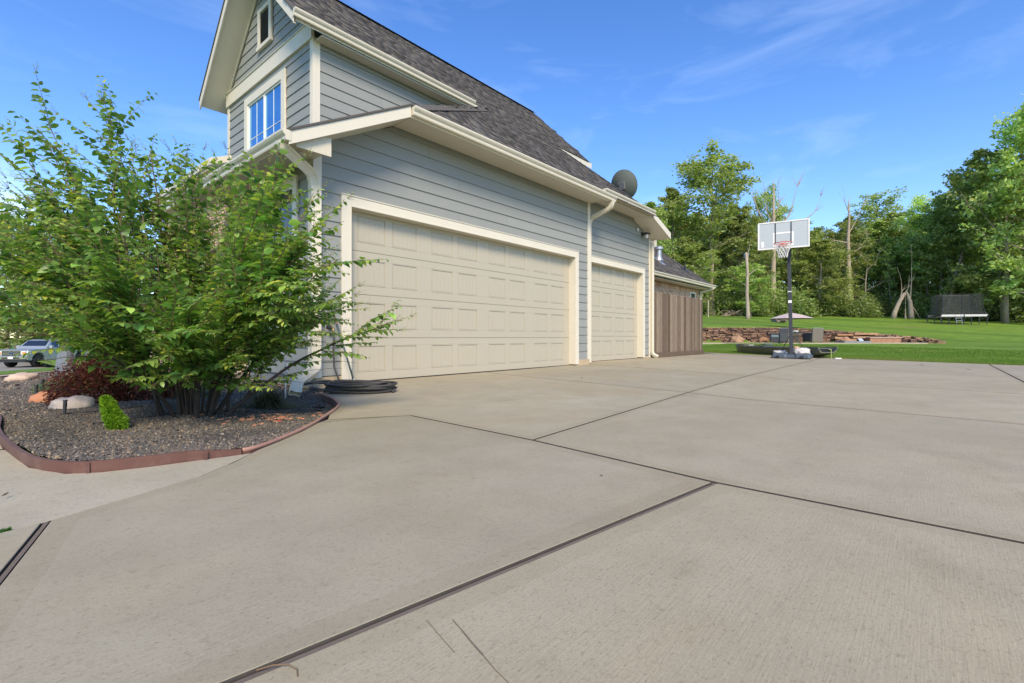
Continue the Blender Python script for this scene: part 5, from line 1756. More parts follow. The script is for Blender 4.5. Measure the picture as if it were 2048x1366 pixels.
for a, b in ringp[::2] + [(-1, 0), (1, 0)]:
    m = MB(); m.tube([(a * TX, b * TY, .3)] + [(a * (TX + o_ + .06), b * (TY + o_ * .8 + .05), h) for h, o_ in hs], .022, 6); m.build('net_pole', M['hoop_metal'], tr_)
m = MB(); m.tube([Vector((a * (TX - .32), b * (TY - .25), 2.70)) for a, b in ringp + ringp[:1]], .02, 5); m.build('top_rope', M['hoop_metal'], tr_)
m = MB()
for x in (-.72, -.28): m.tube([(x - .04, -TY - .35, -.05), (x + .03, -TY - .05, .80)], .016, 6)
for z in (.25, .5): m.box(-.74, -.26, -TY - .30 + z * .3, -TY - .24 + z * .3, z, z + .03)
m.build('ladder', M['flashing'], tr_)

# ---- wooden play frame near the tall tree
pf = Vector((48.3, 16.6, tg(48.3, 16.6)))
play = thing('play_frame', 'old timber play frame with a raised platform under the tallest tree', 'play frame', pf, VIEW - R(90))
m = MB(); m.box(-1.9, .35, -.05, .05, 1.66, 1.76); m.build('beam', M['fence'], play)
for x in (-1.8, -.9, .32):
    m = MB(); m.box(x - .045, x + .045, -.045, .045, -.1, 1.66); m.build('post', M['bark_pale'] if x > 0 else M['fence'], play)
for x in (-1.8, -.9):
    m = MB(); m.box(x - .045, x + .045, 1.15, 1.24, -.1, 1.66); m.build('post', M['fence'], play)
m = MB(); m.box(-1.9, -.8, -.02, 1.3, 1.40, 1.46); m.build('platform', M['fence'], play)
m = MB(); m.tube([(-1.75, .0, .2), (-.95, .0, 1.3)], .04, 6); m.tube([(-.95, .0, .2), (-1.75, 0, 1.3)], .04, 6); m.build('brace', M['fence'], play)
# brush pile, stump, dead log, debris
def sticks(name, label, cat, c, n, L, spread, hgt, mat, seed):
    rg = random.Random(seed); root = thing(name, label, cat, c)
    m = MB()
    for _ in range(n):
        a = rg.uniform(0, 6.28); p = Vector((rg.gauss(0, spread), rg.gauss(0, spread * .5), rg.random() * hgt))
        d = Vector((math.cos(a), math.sin(a) * .6, rg.uniform(-.2, .35))) * L * rg.uniform(.4, 1)
        m.tube([p - d / 2, p + Vector((0, 0, .05)), p + d / 2], [.045, .04, .015], 5)
    o = m.build('branches', mat, root); o['kind'] = 'stuff'
    return root
c = Vector((54.9, 15.9, tg(54.9, 15.9))); sticks('brush_pile', 'heap of dead branches on the grass between the play frame and the snag', 'brush pile', c, 70, 1.6, .75, .55, M['bark'], 3)
c = Vector((47.0, 9.75, tg(47.0, 9.75)))
blob('tree_stump', 'low mossy stump mound in the lawn under the pink umbrella', 'stump', c, .85, .5, .35, M['bark'], 12, .4, amp=.35)
c = Vector((69.6, 8.0, tg(69.6, 8.0) + .12)); m = MB(); m.tube([Vector((-1.3, .6, .25)), Vector((1.5, -.7, 0))], [.16, .2], 9)
o = m.build('fallen_log', M['bark_pale']); o.location = c; tag(o, 'grey fallen log just inside the woods by the ivy-covered dead trunk', 'log')
c = Vector((79.5, 5.7, tg(79.5, 5.7))); m = MB(); m.hexa([(-1.0, -.5, 0), (1.1, -.5, 0), (1.1, .5, 0), (-1.0, .5, 0), (-.9, -.35, 1.5), (.95, -.35, 1.65), (.95, .35, 1.65), (-.9, .35, 1.5)])
o = m.build('tarp_shelter', simple('dusty grey tarp', (.16, .14, .11), .9, var=.3), bevel=.1); o.location = c; o.rotation_euler = (0, 0, VIEW - R(90)); tag(o, 'dusty grey tarp shelter deep in the woods behind the pale sapling', 'shelter')

# ================================================================ PLANTING BED THINGS
bz = lambda x, y: float(bed_z(x, y))
blob('garden_rock', 'flat pale pink rock far back by the street-side edging', 'rock', (.92, 13.5, bz(.92, 13.5) - .02), .26, .20, .12, M['rock_pink'], 31, .9, amp=.14)
blob('garden_rock', 'smooth orange rock half covered by the paler one', 'rock', (.60, 6.14, bz(.60, 6.14) - .02), .135, .12, .085, M['rock_orange'], 32, -.5, amp=.08)
blob('garden_rock', 'veined whitish rock in front of the orange one', 'rock', (.68, 5.52, bz(.68, 5.52) - .02), .145, .11, .080, M['rock_white'], 33, -.7, amp=.14)
blob('garden_rock', 'bluish grey rock in shade behind the shrub stems', 'rock', (1.75, 6.4, bz(1.75, 6.4) - .02), .20, .13, .10, simple('shaded blue rock', (.22, .25, .29), .9, var=.25), 34, -.7, amp=.14)
def path_light(x, y, s, label, rz):
    pl = thing('path_light', label, 'garden light', (x, y, bz(x, y)), rz, 'black spike lights on the gravel')
    m = MB(); m.tube([(0, 0, -.02), (-.012 * s, 0, .105 * s)], [.010 * s, .012 * s], 12); m.tube([(-.012 * s, 0, .105 * s), (-.013 * s, 0, .112 * s)], [.0165 * s, .014 * s], 14); m.build('tube', M['black'], pl, autosmooth=True)
    m = MB(); m.tube([(-.012 * s, 0, .105 * s), (-.03 * s, 0, .108 * s), (-.035 * s, 0, .07 * s), (-.012 * s, 0, .03 * s)], .0035 * s, 6); m.build('bracket', M['black'], pl)
    return pl
path_light(.575, 5.10, 1.05, 'upright black spike light in front of the veined whitish rock', R(-120))
path_light(.58, 7.08, 1.3, 'tilted black spike light wired to its twin near the orange rock', R(-100))
path_light(.765, 8.77, 1.4, 'black spike light just behind the tilted one', R(-140))
path_light(1.41, 13.37, 1.5, 'small black spike light close to the lamp post foot', R(-120))
def cable(pts, name, label, r=.0045, lift=.012):
    m = MB(); P = [Vector((x, y, bz(x, y) + lift)) for x, y in pts]; m.tube(P, r, 5)
    return tag(m.build(name, M['black'], smooth=True), label, 'cable')
def wiggle(a, b, n, amp, seed):
    rg = random.Random(seed); out = []
    for i in range(n + 1):
        t = i / n; out.append((a[0] + (b[0] - a[0]) * t + rg.uniform(-amp, amp), a[1] + (b[1] - a[1]) * t + rg.uniform(-amp, amp)))
    return out
cable(wiggle((.58, 5.08), (1.05, 4.95), 8, .012, 1), 'light_cable', 'thin black cable running from the upright spike light over the gravel')
cable(wiggle((.62, 4.35), (1.55, 4.35), 14, .015, 2), 'light_cable', 'black cable crossing the gravel behind the lime green dwarf conifer')
cable(wiggle((1.60, 4.30), (2.22, 4.22), 9, .010, 3), 'light_cable', 'black cable ending in a round connector near the downspout outlet', r=.006)
m = MB(); m.tube([(2.20, 4.22, .0), (2.235, 4.215, .006)], [.028, .03], 12); m.tube([(2.14, 4.23, .0), (2.20, 4.22, .0)], [.011, .016], 8)
tag(m.build('cable_connector', M['black']), 'round black connector lying by the curved edging', 'connector').location = (0, 0, .0)
blob('red_pebble', 'single bright red pebble in the gravel near the driveway', 'pebble', (1.62, 3.72, bz(1.62, 3.72)), .018, .012, .008, simple('red pebble', (.55, .09, .05), .5), 41)
m = MB(); rg = random.Random(8)
for _ in range(60):
    x, y = 1.62 + rg.gauss(0, .22), 3.95 + rg.gauss(0, .13); z = bz(x, y) + .008
    m.obox((x, y, z), Vector((rg.uniform(.006, .014), rg.uniform(-.005, .005), .002)), (-.003, rg.uniform(.004, .010), .002), (0, 0, .003))
o = m.build('mulch_chips', M['rock_orange']); tag(o, 'scattered orange bark chips on the gravel in front of the shrub', 'mulch chips', kind='stuff')

# twig and scraps on the concrete
m = MB(); m.tube([(.375, .958, .003), (.40, .944, .006), (.418, .922, .008), (.424, .900, .006), (.418, .884, .003)], .0014, 5)
tag(m.build('fallen_twig', M['twig']), 'thin curved brown twig lying across the wide slab joint', 'twig')
def scrap(x, y, s_, label, seed):
    rg = random.Random(seed); m = MB(); a = rg.uniform(0, 3.1)
    u = Vector((math.cos(a), math.sin(a), .1)) * s_; v = Vector((-math.sin(a), math.cos(a), .05)) * s_ * .35
    c = Vector((x, y, .004)); m.add([c - u, c + v, c + u + Vector((0, 0, .004)), c - v, c - u + Vector((0, 0, .002)), c + v + Vector((0, 0, .003)), c + u + Vector((0, 0, .006)), c - v + Vector((0, 0, .002))], [(3, 2, 1, 0), (4, 5, 6, 7), (0, 1, 5, 4), (1, 2, 6, 5), (2, 3, 7, 6), (3, 0, 4, 7)])
    return tag(m.build('dry_leaf', simple('dry leaf scrap', (.07, .045, .025), .9)), label, 'leaf')
scrap(6.35, 4.05, .03, 'curled dead leaf on the slab in front of the wide door', 1)
scrap(1.92, 1.12, .010, 'tiny dry leaf scrap near the corner of two slab joints', 2)
scrap(.14, 2.78, .014, 'small dark leaf on the pale walk by the bed', 3)
scrap(14.2, .1, .07, 'dead leaf on the far slab near the lawn', 4)
scrap(13.0, -.6, .06, 'brown leaf beside the joint at the far end of the driveway', 5)

# yard sign on its stake
sg = thing('yard_sign', 'small white and maroon alarm sign on a thin stake by the front wall', 'sign', (2.37, 5.29, -.03), R(-128))
m = MB(); m.tube([(0, 0, 0), (0, 0, .44)], .008, 8); m.build('stake', M['white'], sg)
m = MB(); m.box(-.032, .032, .008, .013, .25, .42); m.build('plate', M['white'], sg, bevel=.003)
M['maroon'] = simple('maroon print', (.20, .025, .045), .6)
m = MB(); m.box(-.030, .030, .0132, .0140, .385, .413); m.box(-.028, .028, .0132, .0140, .258, .285)
m.build('print_band', M['maroon'], sg)
rgs = random.Random(5)
m = MB()
for z in (.392, .399, .406): m.box(-.024, .024, .0142, .0146, z, z + .0028)
for k in range(6): m.box(-.022 + k * .0078, -.018 + k * .0078, .0142, .0146, .264, .280 - .005 * (k % 2))
m.build('pale_print', M['white'], sg)
m = MB()
for z in (.30, .315, .33, .345): m.box(-.018, .018, .0132, .0136, z, z + .004)
m.build('fine_print', M['post_grey'] if 'post_grey' in M else M['dark'], sg)
m = MB(); m.obox((2.995, 6.0 - .45 + .62, .55), (.004, 0, 0), (0, .02, 0), (0, 0, .02))
tag(m.build('weep_vent', M['black']), 'tiny black square vent on the front siding', 'vent')

# lamp post (shaft hidden in foliage above)
lp_ = thing('lamp_post', 'blue grey metal lamp post with a flared base by the street edge', 'lamp post', (2.50, 21.9, -.60))
M['post'] = simple('blue grey post paint', (.14, .165, .19), .5, var=.1)
m = MB(); m.lathe((0, 0, 0), [(.34, 0), (.34, .08), (.27, .12), (.22, .55), (.17, 1.05), (.17, 1.12), (.08, 1.16)], 12); m.build('base', M['post'], lp_)
m = MB(); m.tube([(0, 0, 1.1), (0, 0, 3.2)], [.085, .065], 12); m.build('shaft', M['post'], lp_)
m = MB(); m.lathe((0, 0, 3.2), [(.07, 0), (.16, .08), (.20, .42), (.22, .44), (.05, .60), (.02, .66)], 10); m.build('lantern', M['glass_dim'], lp_)

# ================================================================ PICKUP TRUCK across the street
tk_f, tk_r = Vector((3.97, 47.92)), Vector((6.56, 50.6))
tdir = (tk_f - tk_r).normalized()
# left front wheel is at tk_f; centre line lies to the far side
left_n = Vector((-tdir.y, tdir.x))      # driver side normal
mid_ = tk_f - left_n * .85
truck = thing('pickup_truck', 'silver blue crew cab pickup truck parked facing the garden bed', 'pickup truck', (mid_.x, mid_.y, -1.48), math.atan2(tdir.y, tdir.x))
# local: +x forward, +y driver side, origin under the front axle
M['paint'] = simple('silver blue car paint', (.36, .40, .425), .28, metal=.4, var=.02, bstr=0)
M['chrome'] = simple('chrome', (.62, .62, .62), .15, metal=.9, var=.05, bstr=0)
M['tyre'] = simple('tyre rubber', (.025, .025, .025), .8)
m = MB()
Wd = .98
side = [(.90, .52), (.92, 1.02), (.84, 1.20), (.30, 1.27), (-.55, 1.30), (-.60, 1.32), (-1.22, 1.88), (-1.6, 1.95), (-2.75, 1.93), (-3.10, 1.36), (-3.12, 1.34), (-4.95, 1.34), (-4.97, .60), (-4.20, .55), (-4.18, .72), (-3.95, .98), (-3.70, 1.04), (-3.45, .98), (-3.22, .72), (-3.20, .48), (-.52, .46), (-.50, .70), (-.28, .96), (0, 1.02), (.28, .96), (.50, .70), (.52, .48)]
n = len(side)
def inw(z): return .0 if z < 1.25 else (z - 1.25) * .30
vs = [(x, Wd - inw(z), z) for x, z in side] + [(x, -(Wd - inw(z)), z) for x, z in side]
m.add(vs, [tuple(range(n - 1, -1, -1)), tuple(range(n, 2 * n))] + [(i, (i + 1) % n, n + (i + 1) % n, n + i) for i in range(n)])
m.build('body', M['paint'], truck, bevel=.035)
m = MB()
m.hexa([(-.70, -.82, 1.36), (-.70, .82, 1.36), (-1.20, .70, 1.85), (-1.20, -.70, 1.85), (-.67, -.82, 1.375), (-.67, .82, 1.375), (-1.17, .70, 1.865), (-1.17, -.70, 1.865)]); m.build('windshield', M['car_glass'], truck)
for s in (-1, 1):
    for a, b, c_, d in ((-1.00, -1.30, -1.82, -1.80), (-1.92, -1.90, -2.72, -2.60)):
        m = MB(); y0, y1 = s * (Wd - .028), s * (Wd - .18)
        m.hexa([(a, y0, 1.38), (c_ - .02 if c_ < -2 else c_, y0, 1.38), (d, y1, 1.86), (b, y1, 1.86), (a, y0 + s * .008, 1.38), (c_ - .02 if c_ < -2 else c_, y0 + s * .008, 1.38), (d, y1 + s * .008, 1.86), (b, y1 + s * .008, 1.86)]); m.build('window', M['car_glass'], truck)
    m = MB(); m.box(-.98, -.80, min(s * 1.0, s * 1.20), max(s * 1.0, s * 1.20), 1.30, 1.52); m.build('mirror', M['paint'], truck, bevel=.03)
    for x in (-1.72, -2.62):
        m = MB(); m.box(x, x + .18, min(s * .98, s * 1.01), max(s * .98, s * 1.01), 1.18, 1.22); m.build('door_handle', M['chrome'], truck)
    for x0, x1 in ((-1.86, -1.85), (-.86, -.85), (-2.9, -2.89)):
        m = MB(); m.box(x0, x1, min(s * .975, s * .9835), max(s * .975, s * .9835), .56, 1.32); m.build('door_seam', M['black'], truck)
    m = MB(); m.box(-3.1, -.6, min(s * .93, s * 1.03), max(s * .93, s * 1.03), .40, .46); m.build('running_board', M['chrome'], truck)
    # lamps
    m = MB(); m.hexa([(.80, s * .60, .92), (.94, s * .60, .92), (.90, s * .985, .92), (.62, s * .99, .95), (.82, s * .60, 1.14), (.93, s * .60, 1.14), (.84, s * .985, 1.14), (.60, s * .99, 1.14)]); m.build('headlight', M['white'], truck, bevel=.01)
    m = MB(); m.box(.905, .935, min(s * .66, s * .88), max(s * .66, s * .88), .94, 1.08); m.build('turn_signal', simple('amber lens', (.65, .27, .06), .2), truck)
    for x in (0.0, -3.70):
        wh = bpy.data.objects.new('wheel', None); COL.objects.link(wh); wh.parent = truck; wh.location = (x, s * .84, .41)
        m = MB(); m.lathe((0, 0, 0), [(.27, -.14), (.39, -.14), (.415, -.09), (.415, .09), (.39, .14), (.27, .14)], 26, axis='Y'); m.build('tyre', M['tyre'], wh)
        m = MB(); m.lathe((0, 0, 0), [(.262, -.10), (.265, .11), (.235, .12), (.22, .03), (.05, .03)], 26, axis='Y')
        if s < 0: pass
        m.build('rim', M['chrome'], wh)
        m = MB()
        for k in range(6):
            a = k * math.pi / 3; m.obox((.14 * math.cos(a), s * .085, .14 * math.sin(a)), Vector((math.cos(a), 0, math.sin(a))) * .11, Vector((-math.sin(a), 0, math.cos(a))) * .032, (0, .018, 0))
        m.obox((0, s * .095, 0), (.05, 0, 0), (0, .02, 0), (0, 0, .05))
        m.build('spokes', M['chrome'], wh)
m = MB(); m.box(.905, .95, -.58, .58, .84, 1.16); m.build('grille', M['black'], truck, bevel=.01)
m = MB()
for z in (.90, .99, 1.08): m.box(.951, .968, -.56, .56, z, z + .028)
for y in (-.60, .585): m.box(.94, .968, y, y + .015, .84, 1.16)
m.box(.94, .968, -.585, .585, 1.161, 1.185)
m.build('grille_bars', M['chrome'], truck)
m = MB(); m.lathe((.965, 0, 1.0), [(.115, 0), (.12, .012), (.02, .018)], 24, axis='X'); o = m.build('badge', simple('dark blue enamel', (.02, .05, .16), .2), truck)
for v in o.data.vertices: v.co.z = 1.0 + (v.co.z - 1.0) * .45
m = MB(); m.hexa([(.86, -1.0, .58), (1.02, -.9, .58), (1.02, .9, .58), (.86, 1.0, .58), (.86, -1.0, .80), (1.02, -.9, .80), (1.02, .9, .80), (.86, 1.0, .80)]); m.build('bumper', M['chrome'], truck, bevel=.02)
m = MB(); m.box(1.021, 1.03, -.55, .55, .62, .72); m.box(.7, .95, -.9, .9, .38, .57); m.build('lower_intake', M['black'], truck)
m = MB(); m.box(1.031, 1.036, -.16, .16, .62, .77); m.build('plate', M['white'], truck)

# neighbour's open porch at the picture's street end
pp = thing('porch', 'white-posted porch with a grey hip roof beyond the parked truck', 'porch', (2.3, 89.3, -1.0), R(-49))
m = MB(); m.slab([(-3, -3, 3.0), (3, -3, 3.0), (0, 0, 4.6)], .12); m.slab([(3, -3, 3.0), (3, 3, 3.0), (0, 0, 4.6)], .12); m.slab([(3, 3, 3.0), (-3, 3, 3.0), (0, 0, 4.6)], .12); m.slab([(-3, 3, 3.0), (-3, -3, 3.0), (0, 0, 4.6)], .12)
m.build('roof', mats_roof, pp)
m = MB(); m.box(-3, 3, -3, 3, 2.72, 2.86); m.build('fascia', M['trim'], pp)
for a in (-2.8, 2.8):
    for b in (-2.8, 2.8):
        m = MB(); m.box(a - .08, a + .08, b - .08, b + .08, 0, 2.72); m.build('post', M['trim'], pp)
for z in (.35, .6, .85, 1.1):
    for q in ((-2.8, 2.8, -2.84, -2.78), (2.78, 2.84, -2.8, 2.8)):
        m = MB(); m.box(*q, z, z + .07); m.build('rail', M['trim'], pp)

# ================================================================ VEGETATION
def leaf_cards(P, N, T, L, Wd, tone, fold=.0):
    """P base points, T tip direction, N approx normal; each leaf 2 quads folded on the midrib"""
    S_ = np.cross(T, N); S_ /= np.linalg.norm(S_, axis=1, keepdims=True) + 1e-9
    N = np.cross(S_, T)
    L = L[:, None]; Wd = Wd[:, None]
    b = P; t = P + T * L - N * L * .16
    m1 = P + T * L * .33 + N * L * .05; m2 = P + T * L * .70 - N * L * .03
    up_ = N * Wd * .16
    l1 = P + T * L * .28 + S_ * Wd * .5 + up_; r1 = P + T * L * .28 - S_ * Wd * .5 + up_
    l2 = P + T * L * .66 + S_ * Wd * .42 + up_ - N * L * .06; r2 = P + T * L * .66 - S_ * Wd * .42 + up_ - N * L * .06
    V = np.stack([b, m1, m2, t, l1, l2, r1, r2], 1)
    F = np.array([(0, 1, 4, 4), (1, 2, 5, 4), (2, 3, 5, 5), (0, 6, 1, 1), (1, 6, 7, 2), (2, 7, 3, 3)])
    F3 = np.array([(0, 1, 4), (1, 2, 5), (1, 5, 4), (2, 3, 5), (0, 6, 1), (1, 6, 7), (1, 7, 2), (2, 7, 3)])
    n = len(P)
    Fs = (F3[None] + (np.arange(n) * 8)[:, None, None]).reshape(-1, 3)
    return V.reshape(-1, 3), Fs, np.repeat(tone, 8)


def norm_rows(a): return a / (np.linalg.norm(a, axis=1, keepdims=True) + 1e-9)


# ---- crepe myrtle: many stems fanning out of one crown
rg = np.random.default_rng(42)
tb_ = Vector((1.22, 4.27, -.02))
shrub = thing('crepe_myrtle', 'large multi-stemmed crepe myrtle fanning out from the gravel bed', 'shrub', tb_)
stems_mb, twigs_mb = MB(), MB()
LP, LT, LN, LL, LW, LTn = [], [], [], [], [], []
stem_objs = []
view_f = np.array([CV, SV, 0]); view_r = np.array([SV, -CV, 0])
def skirt(q):
    """lowest height at which the shrub carries leaves, rising away from the crown centre"""
    rr_ = math.hypot(q[0], q[1])
    side = q[0] * SV - q[1] * CV
    return .06 + (.68 if side < -.2 else .42) * min(1, max(0, (rr_ - .38) / .55))
def add_shoot(p, d, length, droop, young, leafL, start=.08, rad=.0035, low=False):
    if not low and p[2] < skirt(p) * .9: return

    n = max(4, int(length / .036))
    seg = length / n
    pts = [p.copy()]; dirs = [d.copy()]
    wob = rg.normal(0, .05, 3)
    for i in range(n):
        d = d + np.array([0, 0, -droop * seg]) + wob * .35 * seg + rg.normal(0, .018, 3)
        d = d / np.linalg.norm(d)
        p = p + d * seg
        pts.append(p.copy()); dirs.append(d.copy())
    twigs_mb.tube(pts[::2] if len(pts) > 6 else pts, np.linspace(rad, .0012, len(pts[::2]) if len(pts) > 6 else len(pts)).tolist(), 4, caps=False)
    rot = rg.uniform(0, math.pi)
    for i in range(max(1, int(start * n)), n + 1):
        t = i / n
        d_ = dirs[i]
        ref = np.array([0, 0, 1.0]) if abs(d_[2]) < .9 else np.array([1.0, 0, 0])
        s_ = np.cross(d_, ref); s_ /= np.linalg.norm(s_)
        u_ = np.cross(s_, d_)
        flat = abs(d_[2]) < .8
        for sg_ in (-1, 1):
            if rg.random() < .06: continue
            if not low and pts[i][2] < skirt(pts[i]): continue
            if flat:
                o = s_ * sg_ * 1.0 + u_ * rg.normal(.02, .22)
            else:
                a = rot + i * .6; o = (s_ * math.cos(a) + u_ * math.sin(a)) * sg_
            tip = o * 1.0 + d_ * rg.uniform(.25, .75) + np.array([0, 0, -.30 + rg.normal(0, .22)])
            tip /= np.linalg.norm(tip)
            nn = u_ + np.array([0, 0, .7]) + rg.normal(0, .25, 3)
            sz = leafL * (1 - .55 * max(0, t - .62) / .38) * rg.uniform(.75, 1.2) * (.8 if t < .15 else 1)
            LP.append(pts[i] + o * .003); LT.append(tip); LN.append(nn); LL.append(sz); LW.append(sz * rg.uniform(.46, .6))
            tn = .38 + .21 * rg.normal() + (.42 * max(0, t - .45) / .55 if young else .08 * t)
            if rg.random() < .006: tn = .95
            LTn.append(min(.93, max(.02, tn)))
    # flower-bud panicle at some tips
    if rg.random() < .45:
        for _ in range(rg.integers(5, 13)):
            a = dirs[-1] * rg.uniform(.01, .07) + rg.normal(0, .016, 3)
            q = pts[-1] + a
            twigs_mb.tube([pts[-1], q], .0008, 3, caps=False)
            LP.append(q); LT.append(dirs[-1]); LN.append(rg.normal(0, 1, 3)); LL.append(.012); LW.append(.007); LTn.append(.5 + .4 * rg.random())


# primary stems: azimuth in (out of picture, to the right) axes, lean from vertical, length
prim = []
NP = 44
for i in range(NP):
    az = 2 * math.pi * ((i * .61803) % 1.0) + rg.uniform(-.15, .15)
    lean = R(5 + 64 * ((i + .5) / NP) ** .62) * rg.uniform(.88, 1.1)
    hx = math.sin(az)          # + is toward the garage door side
    # tips on an uneven dome: taller on the street side
    Rv = 2.20 + (.34 * -hx if hx < 0 else -.42 * hx)
    Rh = 2.05 if hx < 0 else 1.62
    Ln = 1 / math.sqrt((math.cos(lean) / Rv) ** 2 + (math.sin(lean) / Rh) ** 2) * rg.uniform(.82, 1.0)
    fx = math.cos(az)
    if fx < -.5: Ln *= .74         # keep clear of the lens side
    if fx > .3 and hx > -.2: Ln *= .86
    prim.append((az, lean, Ln))
ns_main = 0
mains = []
tips = [(-4.05, 1.75), (-3.85, 2.05), (-3.6, 2.25), (-3.38, 2.52), (-3.22, 2.30), (-3.12, 2.60), (-2.98, 2.25), (-2.86, 2.62), (-2.74, 2.35), (-2.62, 2.10), (-2.46, 2.28), (-2.30, 1.95), (-2.12, 2.12), (-1.96, 2.30), (-1.82, 1.95), (-1.66, 1.75), (-1.46, 1.85),
        (-1.30, 1.55), (-3.95, 1.45), (-3.5, 1.9), (-3.3, 2.0), (-3.05, 1.85), (-2.55, 1.8), (-1.9, 1.7), (-1.15, 1.3), (-4.1, 1.1)]
for tr_, tz in tips:
    tz *= .90; dx_, df_ = (tr_ + 2.43) * .92, rg.uniform(-.2, .5)
    hy = math.hypot(dx_, df_); prim.append((math.atan2(dx_, df_), math.atan2(hy, tz) * .95, math.hypot(hy, tz) * 1.02))
prim = prim[::6] + [q for i, q in enumerate(prim) if i % 6]
for az, lean, Ln in prim:
    hor = view_f * math.cos(az) + view_r * math.sin(az)
    main = len(mains) < 15 or (lean < R(30) and rg.random() < .08)
    b0 = np.array([0, 0, 0.0]) + hor * rg.uniform(.05, .24) + rg.normal(0, .03, 3) * [1, 1, 0]
    # stems start steep, then lean out
    d = hor * math.sin(lean * .55) + np.array([0, 0, math.cos(lean * .55)])
    used = 0.0
    if not main:
        best = max(mains, key=lambda q: float(np.dot(q[0], hor)) * .8 + q[2] * .2)
        kk = int(rg.integers(2, 8)); b0 = best[1][kk].copy(); used = float(np.linalg.norm(b0)); best[2] = float(rg.random())
    Ln = max(.7, Ln - used)
    n = 18; seg = Ln / n; p = b0.copy(); pts = [p.copy()]; dr = [d.copy()]
    tgt = hor * math.sin(lean * 1.12) + np.array([0, 0, math.cos(min(lean * 1.12, 1.5))])
    for k in range(n):
        t = k / n
        d = d * (1 - .10) + tgt * .10 + rg.normal(0, .035, 3) + np.array([0, 0, -.012 * (lean > 1.0) * t])
        d /= np.linalg.norm(d); p = p + d * seg; pts.append(p.copy()); dr.append(d.copy())
    r0 = rg.uniform(.012, .021) if main else rg.uniform(.006, .011)
    if main: mains.append([hor, pts, float(rg.random())])
    m = MB(); m.tube([Vector(q) for q in pts[:15]], [r0 * (1 - .80 * (k / 17)) for k in range(15)], 7, caps=False)
    m.build('stem', M['bark_dark'], shrub, smooth=True); ns_main += 1
    twigs_mb.tube([Vector(q) for q in pts[14:]], np.linspace(r0 * .34, .0018, len(pts[14:])).tolist(), 5, caps=False)
    young = rg.random() < .40
    # side shoots
    zlow = .24
    k0 = next((k for k in range(n) if pts[k][2] > zlow or k > n * .45), 5)
    for k in range(k0, n):
        t = k / n
        for _ in range(1 if rg.random() < .86 else 2):
            a = rg.uniform(0, 2 * math.pi)
            ref = np.array([0, 0, 1.0]); s_ = np.cross(dr[k], ref); s_ /= np.linalg.norm(s_) + 1e-6; u_ = np.cross(s_, dr[k])
            o = s_ * math.cos(a) + u_ * math.sin(a)
            dd = dr[k] * rg.uniform(.9, 1.6) + o * rg.uniform(.45, .95) + np.array([0, 0, .18]) + hor * .15
            dd /= np.linalg.norm(dd)
            L_s = rg.uniform(.20, .60) * (1.15 - .40 * t)
            q = pts[k] + dd * L_s
            if q[2] < .12: continue
            add_shoot(pts[k].copy(), dd, L_s, rg.uniform(.2, 1.2), young or rg.random() < .22, rg.uniform(.060, .078), rad=.0026)
    # leafy leader
    add_shoot(pts[-9].copy(), dr[-9], Ln * .41, rg.uniform(0, .5), young or rg.random() < .3, rg.uniform(.056, .070), rad=.003)
# low long arching branches reaching sideways, as on the street side and over the garage casing
for (a, r_, z0, L_, up0, dr_) in ((-.45, -1.0, .72, 1.25, .20, .12), (-.7, -.75, .85, 1.1, .25, .3), (-.2, -1.0, .70, 1.2, .10, .05), (-.8, -.35, .50, .9, .35, .6), (-.1, 1.0, .62, 1.15, .40, .22), (.0, 1.0, .50, 1.05, .30, .15), (-.25, .95, .85, 1.05, .55, .3), (-.75, .5, .40, .75, .18, .5),
                                  (-.35, -1.0, 1.0, 1.3, .55, .35), (-.55, -.9, .66, 1.0, .05, .0), (-.9, .1, .35, .6, .2, .6), (-.35, .9, .28, .8, .12, .2), (-.6, -.8, 1.25, 1.2, .5, .4), (-.25, -1.0, .80, 1.4, .35, .35)):
    hor = view_f * a + view_r * r_; hor /= np.linalg.norm(hor)
    p = hor * .25 * z0 + np.array([0, 0, z0]); d = hor + np.array([0, 0, up0]); d /= np.linalg.norm(d)
    m = MB(); m.tube([Vector(hor * .05), Vector(p * .6 + np.array([0, 0, -.02])), Vector(p)], [.008, .006, .005], 6, caps=False); m.build('stem', M['bark_dark'], shrub, smooth=True)
    add_shoot(p, d, L_, dr_, True, .074, start=.02, rad=.0048, low=True)
    for k in range(6):
        t = rg.uniform(.15, .8); q = p + d * L_ * t + np.array([0, 0, -dr_ * (L_ * t) ** 2 * .5])
        sd = np.cross(hor, [0, 0, 1]) * rg.choice([-1, 1]) * .8 + hor * .8 + np.array([0, 0, rg.uniform(-.1, .35)])
        add_shoot(q, sd / np.linalg.norm(sd), rg.uniform(.18, .40), .7, rg.random() < .6, .068, rad=.003)
# basal suckers
for k in range(26):
    a = rg.uniform(0, 6.28); hor = np.array([math.cos(a), math.sin(a), 0])
    p = hor * rg.uniform(.1, .25); d = hor * .6 + np.array([0, 0, .8]); add_shoot(p, d / np.linalg.norm(d), rg.uniform(.14, .34), 1.5, rg.random() < .5, .045, rad=.002)
sp_ = view_r * .28 - view_f * .22
for k in range(5):
    d = view_r * rg.uniform(.2, 1) - view_f * rg.uniform(-.3, .8) + np.array([0, 0, .5]); add_shoot(sp_ + rg.normal(0, .02, 3) * [1, 1, 0], d / np.linalg.norm(d), .14, 3, True, .05, rad=.002)
LP, LT, LN, LL, LW, LTn = map(np.array, (LP, LT, LN, LL, LW, LTn))
LT = norm_rows(LT); LN = norm_rows(LN)
print('shrub leaves', len(LP), 'stems', ns_main)
gw = LP + np.array(tb_)
dist = np.linalg.norm(gw - np.array([0, 0, .63]), axis=1)
fq = gw[:, 0] * CV + gw[:, 1] * SV
vis = (LL > .035)
ordr = np.argsort(np.where(vis, dist / LL, 1e9))
pick_i = ordr[:300]; rest_i = ordr[300:]
